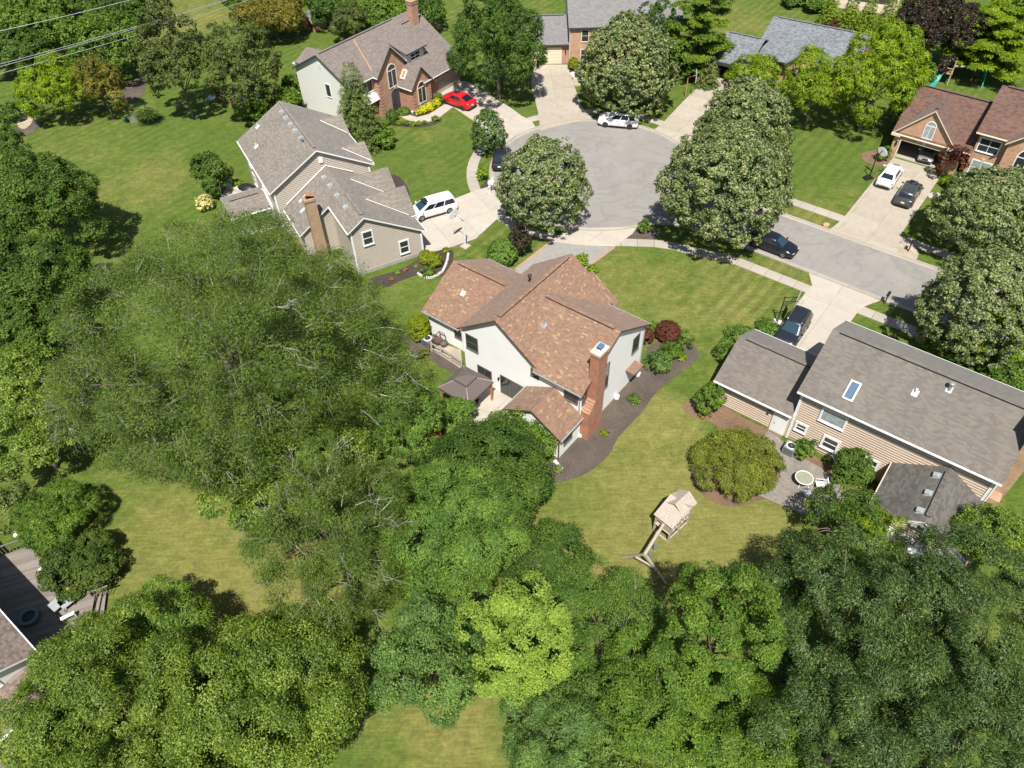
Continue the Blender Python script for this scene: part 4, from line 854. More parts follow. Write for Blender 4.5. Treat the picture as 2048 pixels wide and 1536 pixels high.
def car(name, label, pos, head, kind, paint, L, Wd, Hh, belt, rim='rim', sunroof=None, rails=False, group=None, rearglass='car_glass', trim=None):
    t = thing(name, label, 'car', (pos[0], pos[1], pos[2] if len(pos) > 2 else .05), head, group)
    w = Wd / 2; hL = L / 2
    hood = belt - .06
    if kind == 'sedan': prof_ = [(-1, .42, .62, .74), (-.985, .28, .86, .84), (-.93, .22, belt + .02, .92), (-.72, .2, belt + .05, .98), (-.5, .19, belt + .0, 1), (0, .19, belt - .02, 1), (.45, .19, belt - .02, 1), (.60, .19, hood, .985), (.82, .2, hood - .12, .95), (.94, .22, hood - .24, .87), (.985, .28, .56, .78), (1, .38, .50, .70)]; gh = (-.80, -.48, .14, .50); hw = .66
    elif kind == 'coupe_suv': prof_ = [(-1, .5, .75, .78), (-.98, .32, 1.0, .86), (-.90, .24, belt + .08, .94), (-.7, .22, belt + .05, .99), (-.4, .21, belt, 1), (0, .21, belt - .02, 1), (.4, .21, belt - .03, 1), (.55, .21, hood, .99), (.80, .22, hood - .08, .95), (.93, .25, hood - .22, .88), (.985, .3, .62, .78), (1, .42, .55, .70)]; gh = (-.93, -.36, .18, .50); hw = .68
    elif kind == 'van': prof_ = [(-1, .45, .75, .82), (-.985, .30, 1.02, .90), (-.95, .22, belt + .02, .95), (-.7, .2, belt, .99), (-.4, .19, belt, 1), (0, .19, belt, 1), (.4, .19, belt - .02, 1), (.62, .19, belt - .06, .985), (.80, .2, hood - .12, .94), (.93, .24, hood - .3, .86), (.985, .3, .60, .76), (1, .4, .52, .68)]; gh = (-.97, -.86, .22, .66); hw = .74
    else: prof_ = [(-1, .5, .78, .80), (-.985, .32, 1.0, .88), (-.95, .24, belt + .02, .94), (-.7, .22, belt, .99), (-.4, .21, belt, 1), (0, .21, belt, 1), (.40, .21, belt - .02, 1), (.54, .21, hood + .02, .99), (.78, .22, hood - .06, .96), (.93, .25, hood - .18, .90), (.985, .32, .66, .80), (1, .44, .58, .72)]; gh = (-.95, -.80, .16, .50); hw = .72
    q = MB(); rings = []
    for (x, zb, zt, f) in prof_:
        ww = w * f; zm = zb + (zt - zb) * .45
        half = [(0, zb), (ww * .80, zb), (ww * .96, zb + .07), (ww * 1.0, zm), (ww * .985, zt - .16), (ww * .93, zt - .04), (ww * .84, zt), (ww * .45, zt + .035), (0, zt + .045)]
        ring = [(x * hL, y, z) for y, z in half] + [(x * hL, -y, z) for y, z in half[-2:0:-1]]
        rings.append(len(q.v)); q.v += ring; n = len(ring)
    for k in range(len(rings) - 1):
        for j in range(n): j2 = (j + 1) % n; q.f.append((rings[k] + j, rings[k + 1] + j, rings[k + 1] + j2, rings[k] + j2)); q.m.append(0); q.uv.append(None)
    q.f.append(tuple(rings[0] + j for j in range(n))); q.f.append(tuple(rings[-1] + n - 1 - j for j in range(n))); q.m += [0, 0]; q.uv += [None, None]
    body = q.build('body', [M[paint]], t, 40)
    # greenhouse
    xr0, xr1, xf1, xf0 = [k * hL for k in gh]; zb = belt - .03; zt = Hh
    lev = []
    def ringz(f):
        e = f ** .9
        xa = xr0 + (xr1 - xr0) * e; xb = xf0 + (xf1 - xf0) * e; yy = w * (.90 + (hw - .90) * (f ** 1.15)); return xa, xb, yy, zb + (zt - .05 - zb) * f
    q = MB()
    def sec(xa, xb, y, z): return [(xa, -y * .86, z), (xa + .10, -y, z), (0 * .5 + (xa + xb) / 2, -y * 1.015, z), (xb - .12, -y, z), (xb, -y * .80, z), (xb + .06 * 0 + (0), 0, z), (xb, y * .80, z), (xb - .12, y, z), ((xa + xb) / 2, y * 1.015, z), (xa + .10, y, z), (xa, y * .86, z), (xa - .03, 0, z)]
    R_ = [sec(*ringz(f)) for f in (0, .35, .7, .93)]; xa, xb, y, z = ringz(.93)
    R_.append(sec(xa + .12, xb - .12, y - .08, zt - .012)); R_.append(sec(xa + .5, xb - .5, y - .4, zt + .01))
    n = 12
    for r in R_: q.v += r
    for k in range(len(R_) - 1):
        for j in range(n): j2 = (j + 1) % n; q.f.append((k * n + j, k * n + j2, (k + 1) * n + j2, (k + 1) * n + j))
    q.f.append(tuple((len(R_) - 1) * n + j for j in range(n))); q.m = [0] * len(q.f); q.uv = [None] * len(q.f)
    q.build('cabin', [M[paint]], t, 40)
    def pt(side, s, f):   # point on a glass surface; side: 'f','r','l','R'
        xa, xb, y, z = ringz(f)
        if side == 'f': return Vector((xb + .012 - abs(s) * .0, s * y * .80, z + .01))
        if side == 'r': return Vector((xa - .02 - (1 - abs(s)) * .03, s * y * .84, z + .01))
        sg = 1 if side == 'l' else -1
        return Vector((xa + .10 + (xb - xa - .22) * s, sg * (y * (1.02 + .012 * math.sin(math.pi * s)) + .006), z))
    def glass(nm, side, s0, s1, f0, f1, m, ns=4):
        q = MB()
        for k in range(ns):
            a, b = s0 + (s1 - s0) * k / ns, s0 + (s1 - s0) * (k + 1) / ns; P = [pt(side, a, f0), pt(side, b, f0), pt(side, b, f1), pt(side, a, f1)]
            q.poly(P if side in ('f', 'R') else P[::-1])
        q.build(nm, [M[m]], t)
    glass('windscreen', 'f', -.97, .97, .05, .90, 'car_glass_blue'); glass('rear_window', 'r', -.92, .92, .25 if kind in ('suv', 'van') else .12, .88, rearglass)
    cuts = {'sedan': [(.10, .48), (.51, .93)], 'coupe_suv': [(.17, .5), (.53, .93)], 'van': [(.02, .34), (.37, .66), (.69, .96)], 'suv': [(.03, .27), (.30, .60), (.63, .95)]}[kind]
    for sd_ in ('l', 'R'):
        for a, b in cuts: glass('side_window', sd_, a, b, .10, .84 if b < .9 else .80, 'car_glass', 2)
    if sunroof:
        q = MB(); a, b = sunroof; q.box((a * hL, -w * .42, zt - .03), (b * hL, w * .42, zt + .022)); q.build('sunroof', [M['car_glass']], t)
    if rails:
        for s in (-1, 1): q = MB(); q.tube([(xr1 * .92, s * w * .62, zt - .03), (xr1 * .8, s * w * .64, zt + .05), (xf1 * .7, s * w * .64, zt + .05), (xf1 * .9, s * w * .62, zt - .03)], .022, 5); q.build('roof_rail', [M['rim']], t)
    rr = .345 if kind != 'sedan' else .325
    for sx in (-.60, .60):
        for s in (-1, 1):
            q = MB(); q.lathe([(rr * .6, -.1), (rr * .93, -.11), (rr, -.07), (rr, .07), (rr * .93, .11), (rr * .6, .1)], (0, 0, 0), 18, 0, 'y')
            o = q.build('wheel', [M['rubber']], t, 40); o.location = (sx * hL, s * (w - .095), rr)
            q = MB(); q.lathe([(rr * .64, -.11), (rr * .62, .112), (rr * .2, .095)], (0, 0, 0), 14, 0, 'y')
            for k in range(5):
                an = 2 * math.pi * k / 5; q.box((-.025, .10, 0), (.025, .122, .001)); c, s_ = math.cos(an), math.sin(an)
                q.hexa([(x * c - z * s_, y, x * s_ + z * c) for x, y, z in ((-.035, .10, .04), (.035, .10, .04), (.035, .118, .04), (-.035, .118, .04), (-.03, .10, rr * .6), (.03, .10, rr * .6), (.03, .118, rr * .6), (-.03, .118, rr * .6))])
            r_ = q.build('rim', [M[rim]], o); r_.rotation_euler = (0, 0, 0 if s > 0 else math.pi)
            q = MB(); n = 12; y0, y1 = w * .955, w + .004
            for k in range(n):
                a, b = math.pi * (k - .5) / (n - 1) * 1.0, math.pi * (k + .5) / (n - 1); r0, r1 = rr + .02, rr + .075
                q.hexa([(sx * hL + r * math.cos(an), s * y, rr + r * math.sin(an)) for r, an, y in ((r0, a, y0), (r1, a, y0), (r1, b, y0), (r0, b, y0), (r0, a, y1), (r1, a, y1), (r1, b, y1), (r0, b, y1))])
            q.build('wheel_arch', [M[trim or 'rubber']], t)
    for s in (-1, 1):
        q = MB(); q.obox((hL * .93, s * w * .62, hood - .30), (.09, s * -.05, 0), (0.03, .16, 0), (0, 0, .06)); q.build('headlight', [M['lamp_clear']], t, 40)
        q = MB(); q.obox((-hL * .955, s * w * .68, belt - .10), (.05, s * -.02, 0), (.02 * s, .2, 0), (0, 0, .07)); q.build('taillight', [M['lamp_red']], t, 40)
        q = MB(); q.obox((gh[3] * hL - .28, s * (w + .07), belt + .03), (.06, 0, 0), (0, .10, 0), (0, 0, .07)); q.build('side_mirror', [M[paint if kind != 'x' else 'black']], t, 40)
    q = MB(); q.box((hL * .975, -w * .35, .5), (hL * 1.004, w * .35, .66)); q.build('grille', [M['black']], t)
    q = MB(); q.box((-hL * 1.006, -.17, .62), (-hL * .97, .17, .76)); q.build('number_plate', [M['white']], t)
    q = MB(); q.box((-hL * .98, -w * .7, .27), (-hL * 1.0 - .01, w * .7, .44)); q.build('rear_bumper_skirt', [M['rubber']], t)
    q = MB(); 
    for s in (-1, 1): q.box((-hL * .42, s * (w - .03) - .02, .2), (hL * .42, s * (w - .03) + .035, .3))
    q.build('sill', [M['rubber']], t)
    for s in (-1, 1):
        q = MB()
        for x in (.30, -.05, -.36): q.box((x * hL, s * (w + .001) - .004, .34), (x * hL + .012, s * (w + .001) + .002, belt - .16))
        for x in (.03, -.30): q.box((x * hL, s * (w) - .01, belt - .22), (x * hL + .16, s * (w) + .018, belt - .19))
        q.build('door_seam', [M['rubber']], t)
    return t
def P3(px, py): v = W(px, py, 0); return (v.x, v.y, .06)
def headto(a, b): p, q = W(*a), W(*b); return math.atan2(q.y - p.y, q.x - p.x)
random.seed(3)
car('red_crossover', 'bright red sloping-back crossover parked before the steep brick gables', P3(918, 210), headto((945, 219), (893, 199)), 'coupe_suv', 'p_red', 4.75, 1.98, 1.6, 1.03, 'rim_dark', (-.05, .12), trim='p_red')
car('white_suv', 'white SUV with black roof glass parked by the cul-de-sac curb', P3(1236, 250), headto((1260, 252), (1215, 248)), 'suv', 'p_white', 4.9, 1.98, 1.72, 1.08, 'rim_dark', (-.55, .1), trim='p_white')
car('white_minivan', 'white minivan with sunroof on the pale driveway beside the beige house', P3(866, 426), headto((892, 416), (842, 430)), 'van', 'p_white', 5.15, 1.98, 1.72, 1.05, 'rim', (.2, .42), trim='p_white')
car('white_sedan', 'white sedan in front of the open brick garage', P3(1776, 360), headto((1766, 375), (1791, 337)), 'sedan', 'p_white', 4.85, 1.86, 1.43, .92, 'rim', trim='p_white')
car('grey_suv', 'dark grey SUV with roof glass beside the white sedan', P3(1813, 397), headto((1805, 412), (1830, 372)), 'suv', 'p_grey', 4.7, 1.9, 1.66, 1.04, 'rim', (.0, .35), rails=True)
car('black_car', 'black car at the street curb, half under the tree crown', P3(1543, 497), headto((1520, 487), (1577, 509)), 'sedan', 'p_black', 4.9, 1.88, 1.5, .96, 'rim')
car('black_suv', 'black SUV in the driveway beside the tan house garage', P3(1582, 668), headto((1600, 645), (1570, 690)), 'suv', 'p_dark', 4.8, 1.92, 1.7, 1.05, 'rim', rails=True)
car('curbside_car', 'dark car at the cul-de-sac curb mostly hidden behind the tree', P3(1003, 324), headto((1002, 335), (1008, 305)), 'sedan', 'p_dark', 4.7, 1.85, 1.48, .94, 'rim')
v = W(1858, 318, 0); car('garage_car', 'silver-white car inside the open brick garage', (v.x, v.y + .6, .09), math.atan2(-1.25, -1) + .1, 'sedan', 'p_silver', 4.5, 1.8, 1.45, .93)
v = W(1438, 142, 0); car('silver_garage_car', 'silver car parked in the garage under the blue-grey roof', (v.x, v.y + .5, .06), R2(58 + 180), 'suv', 'p_silver', 4.6, 1.85, 1.65, 1.02)

# ---------------------------------------------------------------- yard things
def hoop(name, label, px, base_z, yaw, pole, board='rect', h=2.9, arm=1.15, rimc='wood_tan'):
    p = W(*px); t = thing(name, label, 'basketball hoop', (p.x, p.y, base_z), yaw)
    q = MB(); q.tube([(0, 0, 0), (0, 0, h), (arm, 0, h + .35)], .065, 8); q.build('pole', [M[pole]], t, 30)
    q = MB()
    if board == 'fan': q.prism([(math.cos(R2(a)) * .68, math.sin(R2(a)) * .45) for a in range(0, 360, 20)], 0, .04)
    else: q.box((-.85, -.5, 0), (.85, .5, .04))
    b = q.build('backboard', [M['white'] if board != 'clear' else M['glass_lit']], t); b.rotation_euler = (R2(90), 0, R2(90)); b.location = (arm + .03, 0, h + .25)
    if board != 'fan':
        q = MB()
        for k in (((-.3, -.32, .04), (.3, -.27, .05)), ((-.3, .13, .04), (.3, .18, .05)), ((-.3, -.32, .04), (-.25, .18, .05)), ((.25, -.32, .04), (.3, .18, .05))): q.box(*k)
        q.build('target_square', [M['dark_trim']], b)
    q = MB(); q.tube([(arm + .35 + .23 * math.cos(a), .23 * math.sin(a), h) for a in np.linspace(0, 2 * math.pi, 13)], .015, 5); q.box((arm + .05, -.05, h - .03), (arm + .14, .05, h + .03)); r = q.build('rim', [M['brick_h1']], t)
    q = MB()
    for k in range(10): a = 2 * math.pi * k / 10; q.tube([(arm + .35 + .23 * math.cos(a), .23 * math.sin(a), h), (arm + .35 + .13 * math.cos(a + .3), .13 * math.sin(a + .3), h - .4)], .006, 3)
    q.build('net', [M['white']], r); return t
t = hoop('basketball_hoop', 'white-poled basketball hoop at the edge of the minivan driveway', (931, 493), .03, R2(140), 'white', 'fan', 3.0, 1.2)
q = MB(); q.box((-.4, -.4, -.02), (.4, .4, .06)); q.build('base_slab', [M['concrete']], t)
hoop('basketball_hoop', 'tan-poled basketball hoop left of the narrow driveway under the pines', (1370, 195), .0, R2(-10), 'wood_tan', 'rect', 2.6, .9)
t = hoop('basketball_hoop', 'black-poled portable hoop with white fan board beside the white sedan', (1738, 356), .3, R2(20), 'black', 'fan', 2.5, .5); q = MB(); q.hexa([(-.7, -.35, -.3), (.4, -.35, -.3), (.4, .35, -.3), (-.7, .35, -.3), (-.5, -.25, 0), (.1, -.25, 0), (.1, .25, 0), (-.5, .25, 0)]); q.build('base_tank', [M['black']], t)
t = hoop('basketball_hoop', 'dark grey hoop with clear board edge-on beside the black SUV', (1554, 645), .02, R2(-30), 'dark_trim', 'clear', 2.9, 1.0)
q = MB(); q.box((-.35, -.35, -.0), (.35, .35, .06)); q.build('base_slab', [M['rock']], t)
q = MB(); q.tube([(0, .12, 1.9), (.98, .3, 3.1)], .04, 5).tube([(0, -.12, 1.9), (.98, -.3, 3.1)], .04, 5).tube([(0, 0, 2.4), (.98, 0, 2.8)], .05, 5); q.build('brace', [M['dark_trim']], t)
def mailbox(label, px, m='black', post='wood_brown', yaw=0.0, pale=False):
    p = W(*px); t = thing('mailbox', label, 'mailbox', (p.x, p.y, 0), yaw)
    q = MB(); q.box((-.06, -.06, 0), (.06, .06, 1.0)); q.box((-.05, -.3, .92), (.05, .3, 1.0)); q.build('post', [M[post]], t)
    q = MB(); q.prism([(.12 * math.cos(R2(a)), .12 * math.sin(R2(a))) for a in range(0, 181, 20)] + [(-.12, -.12), (.12, -.12)], -.28, .28); o = q.build('box', [M[m]], t, 40); o.rotation_euler = (R2(90), 0, 0); o.location = (0, 0, 1.14)
    q = MB(); q.box((.13, .1, 1.15), (.14, .13, 1.35)); q.build('flag', [M['lamp_red']], t)
mailbox('black mailbox on a dark post at the curb beside the black SUV driveway', (1769, 607), yaw=AH)
mailbox('dark mailbox standing in the pale gravel at the brick house driveway', (1816, 503), yaw=AH)
p = W(983, 385); t = thing('double_mailbox', 'white timber double mailbox stand beside the round shrub at the cul-de-sac', 'mailbox', (p.x, p.y, 0), R2(70))
q = MB()
for a in (-.45, .45): q.box((a - .07, -.07, 0), (a + .07, .07, 1.55))
q.box((-.7, -.06, 1.0), (.7, .06, 1.12)); q.build('post', [M['white']], t); q = MB(); q.box((-.25, -.3, 1.12), (.25, .3, 1.38)); q.build('box', [M['white']], t)
def rock(name, label, px, r, m, seed, cat='boulder', grp=None):
    rs = random.Random(seed); p = W(*px); q = MB(); n = 9; prof_ = [(.85, 0), (1, .3), (.75, .65), (.35, .85)]
    for k, (f, z) in enumerate(prof_):
        for j in range(n): a = 2 * math.pi * j / n; e = r * f * rs.uniform(.82, 1.12); q.v.append((e * math.cos(a), e * .8 * math.sin(a), r * z * rs.uniform(.9, 1.1)))
    for k in range(3):
        for j in range(n): j2 = (j + 1) % n; q.f.append((k * n + j, k * n + j2, (k + 1) * n + j2, (k + 1) * n + j))
    q.f.append(tuple(3 * n + j for j in range(n))); q.m = [0] * len(q.f); q.uv = [None] * len(q.f)
    o = q.build(name, [M[m]], loc=(p.x, p.y, 0), rz=rs.uniform(0, 6)); return tag(o, label, cat, grp)
rock('boulder', 'orange-tan boulder on the grass strip above the street', (1651, 452), .42, 'rock_tan', 1)
rock('boulder', 'pale pointed boulder in the dark bed by the grey-roofed house', (1148, 154), .75, 'rock', 2)
def acunit(label, px, yaw, z=0.05):
    p = W(*px); t = thing('air_conditioner', label, 'air conditioner', (p.x, p.y, z), yaw); q = MB(); q.box((-.42, -.42, 0), (.42, .42, .78))
    q.build('casing', [M['metal']], t); q = MB()
    for k in range(9):
        z0 = .08 + k * .075
        q.box((-.43, -.36, z0), (.43, .36, z0 + .035)); q.box((-.36, -.43, z0), (.36, .43, z0 + .035))
    q.build('grille', [M['dark_trim']], t); q = MB(); q.lathe([(.36, .78), (.34, .82), (.30, .82), (.30, .79)], n=18); q.build('fan_guard', [M['white']], t)
    q = MB(); q.lathe([(.28, .785), (.28, .795)], n=16); q.build('fan_well', [M['black']], t)
    q = MB()
    for k in range(6): a = math.pi * k / 6; q.tube([(.3 * math.cos(a), .3 * math.sin(a), .83), (-.3 * math.cos(a), -.3 * math.sin(a), .83)], .006, 3)
    q.build('guard_wire', [M['metal']], t)
acunit('pale air conditioner by the white wall beside the yellow-green bush', (857, 690), AH); acunit('grey air conditioner outside the tan wall below the small windows', (1577, 905), AH)
# planter urn, fence and terrace platform by the white house
p = W(888, 694); t = thing('planter_pot', 'grey urn planter on the flagstone terrace inside the fence', 'planter', (p.x, p.y, .1)); q = MB(); q.lathe([(.22, 0), (.34, .3), (.38, .42), (.3, .42), (.28, .36)], n=14); q.build('pot', [M['dark_trim']], t, 40); q = MB(); q.lathe([(.28, .37), (.1, .5)], n=8); q.build('soil', [M['mulch_brown']], t)
sheet('flagstone_terrace', px2([(872, 695), (890, 690), (922, 702), (926, 742), (905, 727), (868, 704)]), .12, M['stone_patio'])
t = thing('post_fence', 'weathered timber post-and-rail fence below the white house side wall', 'fence', (*W(865, 701)[:2], 0)); fp = [W(864, 703), W(883, 712), W(903, 724), W(924, 738)]; o0 = W(865, 701)
for k, p in enumerate(fp):
    q = MB(); x, y = p.x - o0.x, p.y - o0.y; q.box((x - .07, y - .07, 0), (x + .07, y + .07, 1.1)); q.build('post', [M['wood_grey']], t)
for k in range(3):
    for z in (.35, .95): a, b = fp[k] - o0, fp[k + 1] - o0; q = MB(); q.obox(((a.x + b.x) / 2, (a.y + b.y) / 2, z), ((b.x - a.x) / 2, (b.y - a.y) / 2, 0), Vector((-(b.y - a.y), b.x - a.x, 0)).normalized() * .025, (0, 0, .06)); q.build('rail', [M['wood_grey']], t)
    a, b = fp[k] - o0, fp[k + 1] - o0
    if k == 2:
        for i in range(9): c = a.lerp(b, (i + .5) / 9); q = MB(); q.box((c.x - .02, c.y - .02, .3), (c.x + .02, c.y + .02, .95)); q.build('baluster', [M['wood_grey']], t)
a, b = W(884, 668) , W(869, 690); t = thing('garden_trellis', 'low dark timber frame leaning by the urn planter', 'trellis', (*W(875, 690)[:2], .1), AH)
q = MB(); q.tube([(-.8, .0, 0), (-.1, .5, 1.1), (.5, .5, 1.1), (.5, .6, 0)], .04, 4).tube([(-.1, .5, 1.1), (-.1, .6, 0)], .04, 4); q.build('frame', [M['wood_brown']], t); q = MB(); q.box((-.9, -.1, 0), (.2, .6, .3)); q.build('step', [M['wood_brown']], t)
# gazebo
t = thing('gazebo', 'gazebo with two-tier taupe canopy on timber posts beside the white gable wall', 'gazebo', (*UV(-28.2, 29.4), 0), AH)
def hip(q, a, z0, b, z1):
    c = [(-a, -a, z0), (a, -a, z0), (a, a, z0), (-a, a, z0)]; d = [(-b, -b, z1), (b, -b, z1), (b, b, z1), (-b, b, z1)]
    for k in range(4):
        j = (k + 1) % 4; q.poly([c[k], c[j], d[j], d[k]]); q.poly([c[k], (c[k][0], c[k][1], z0 - .16), (c[j][0], c[j][1], z0 - .16), c[j]])
q = MB(); hip(q, 1.55, 2.2, .5, 2.9); q.build('canopy', [M['canopy']], t); q = MB(); hip(q, .66, 3.0, .01, 3.25); q.build('vent_canopy', [M['canopy']], t)
q = MB()
for sx, sy in ((1, 1), (1, -1), (-1, 1), (-1, -1)): q.tube([(sx * 1.55, sy * 1.55, 2.23), (sx * .5, sy * .5, 2.93)], .015, 4)
q.build('canopy_seam', [M['rock']], t)
for sx, sy in ((1, 1), (1, -1), (-1, 1), (-1, -1)): q = MB(); q.box((sx * 1.4 - .07, sy * 1.4 - .07, 0), (sx * 1.4 + .07, sy * 1.4 + .07, 2.1)); q.build('post', [M['wood_tan']], t)
q = MB()
for s in (-1, 1): q.box((-1.5, s * 1.45 - .05, 1.98), (1.5, s * 1.45 + .05, 2.1)); q.box((s * 1.45 - .05, -1.4, 1.98), (s * 1.45 + .05, 1.4, 2.1))
q.build('beam', [M['wood_brown']], t)
t = thing('patio_sofa', 'dark outdoor sofa in the shade beneath the gazebo canopy', 'sofa', (*UV(-28.0, 29.3), .09), AH)
q = MB(); q.box((-.9, -.35, .15), (.9, .35, .42)); q.build('seat', [M['dark_trim']], t); q = MB(); q.box((-.9, .2, .42), (.9, .38, .85)); q.build('backrest', [M['dark_trim']], t)
# patio set on the paver patio
p = W(1603, 968); t = thing('patio_table', 'round glass-topped table with white rim on the paver patio', 'table', (p.x, p.y, .05)); M['tglass'] = plain('frosted_glass', (.30, .30, .22), .1, .1, spec=.9)
q = MB(); q.tube([(.62 * math.cos(a), .62 * math.sin(a), .72) for a in np.linspace(0, 2 * math.pi, 25)], .03, 6); q.build('rim', [M['white']], t, 30); q = MB(); q.lathe([(.6, .705), (.6, .718)], n=24); q.build('top', [M['tglass']], t)
for k in range(4): a = math.pi / 4 + k * math.pi / 2; q = MB(); q.tube([(.5 * math.cos(a), .5 * math.sin(a), .70), (.3 * math.cos(a), .3 * math.sin(a), .4), (.55 * math.cos(a), .55 * math.sin(a), 0)], .022, 5); q.build('leg', [M['white']], t, 30)
def chair(label, px, yaw):
    p = W(*px); t = thing('patio_chair', label, 'chair', (p.x, p.y, .05), yaw, 'white patio chairs')
    q = MB(); q.box((-.26, -.26, .40), (.26, .26, .43)); q.build('seat', [M['white']], t); q = MB(); q.hexa([(-.3, -.26, .43), (-.26, -.26, .43), (-.26, .26, .43), (-.3, .26, .43), (-.48, -.25, .95), (-.44, -.25, .95), (-.44, .25, .95), (-.48, .25, .95)]); q.build('backrest', [M['white']], t)
    for s in (-1, 1):
        q = MB(); q.tube([(-.36, s * .29, .66), (.24, s * .29, .64), (.3, s * .29, .0)], .022, 5); q.build('armrest', [M['white']], t, 30); q = MB(); q.tube([(-.26, s * .27, .42), (-.34, s * .29, 0)], .022, 5); q.build('leg', [M['white']], t, 30)
chair('white patio chair to the right of the round table', (1636, 976), R2(170)); chair('white patio chair just below the round table', (1612, 994), R2(100))
# timber play tower with swing beam
c = Vector((10.73, 28.4, 0)); yaw = R2(-48); t = thing('play_tower', 'weathered wooden play tower with swing beam on the back lawn', 'playset', (c.x, c.y, 0), yaw)
def bar(q, a, b, w=.07):
    a, b = Vector(a), Vector(b); d = (b - a); s = d.cross(Vector((0, 0, 1))); s = s.normalized() if s.length > 1e-3 else Vector((1, 0, 0)); u = s.cross(d).normalized(); q.obox((a + b) / 2, d / 2, s * w, u * w)
lp = lambda x, y, z: tuple(Matrix.Rotation(-yaw, 3, 'Z') @ (Vector((x, y, z)) - c))
for x in (-.63, .63):
    for y in (-1.0, 0, 1.0): q = MB(); bar(q, (x, y, 0), (x, y, 2.1), .06); q.build('post', [M['wood_pale']], t)
for k in range(8): q = MB(); y = -1.0 + k * .27; q.box((-.66, y - .12, 1.05), (.66, y + .12, 1.09)); q.build('deck_board', [M['wood_pale']], t)
def board(nm, P, th=.03): q = MB(); q.hexa([(p[0], p[1], p[2] - th) for p in P] + P); q.build(nm, [M['wood_pale']], t)
for k in range(9): f0, f1 = k / 9, (k + .93) / 9; y0, y1, z0, z1 = -1.15 + 1.65 * f0, -1.15 + 1.65 * f1, 2.0 + .75 * f0, 2.0 + .75 * f1; board('roof_board', [(-.8, y0, z0), (.8, y0, z0), (.8, y1, z1 + .012), (-.8, y1, z1 + .012)])
for k in range(4): f0, f1 = k / 4, (k + .93) / 4; y0, y1, z0, z1 = .5 + .75 * f0, .5 + .75 * f1, 2.75 - .45 * f0, 2.75 - .45 * f1; board('roof_board', [(-.8, y0, z0), (.8, y0, z0), (.8, y1, z1), (-.8, y1, z1)])
for k in range(6):
    y0 = -.1 + k * .26
    board('dormer_board', [(-.78, y0, 2.36), (0, y0, 2.98), (0, y0 + .25, 2.98), (-.78, y0 + .25, 2.36)]); board('dormer_board', [(0, y0, 2.98), (.78, y0, 2.36), (.78, y0 + .25, 2.36), (0, y0 + .25, 2.98)])
q = MB()
for x in (-.63, .63):
    for z in (.35, 1.65): bar(q, (x, -1.0, z), (x, 1.0, z), .045)
for y in np.arange(-.8, 1.0, .3): bar(q, (.63, y, 1.1), (.63, y, 1.65), .025)
bar(q, (-.63, -1.0, .04), (.63, -1.0, .04), .05); bar(q, (-.63, -1.0, 1.6), (.63, -1.0, 1.6), .04); q.build('railing', [M['wood_pale']], t)
q = MB(); bar(q, (-.1, -1.02, 1.1), (.55, -1.02, 1.9), .02); q.box((.0, -1.06, 1.1), (.6, -1.02, 1.8)); q.build('side_panel', [M['wood_pale']], t)
bA, bB = lp(9.85, 27.3, 2.2), lp(8.27, 25.05, 2.2)
q = MB(); bar(q, bA, bB, .085); q.build('swing_beam', [M['wood_pale']], t)
for e in (lp(7.15, 26.19, 0), lp(9.75, 24.23, 0)): q = MB(); bar(q, (bB[0], bB[1], 2.25), e, .065); q.build('leg', [M['wood_pale']], t)
q = MB(); bar(q, lp(7.84, 25.64, .95), lp(9.0, 24.79, .95), .055); q.build('brace', [M['wood_pale']], t)
M['teal'] = plain('teal_plastic', (.02, .30, .24), .4, .1); M['teal_blue'] = plain('blue_green_seat', (.05, .16, .2), .5, .1)
A_, B_ = Vector(bA), Vector(bB)
for f in (.3, .62):
    p = A_.lerp(B_, f); dd = (B_ - A_).normalized() * .2; q = MB(); q.obox((p.x, p.y, .5), dd, Vector((-dd.y, dd.x, 0)) * .45, (0, 0, .02)); o = q.build('swing_seat', [M['teal_blue']], t); q = MB()
    for s in (-1, 1): q.tube([(p.x + s * dd.x, p.y + s * dd.y, .52), (p.x + s * dd.x * .6, p.y + s * dd.y * .6, 2.15)], .014, 4)
    q.build('chain', [M['rock_tan']], o)
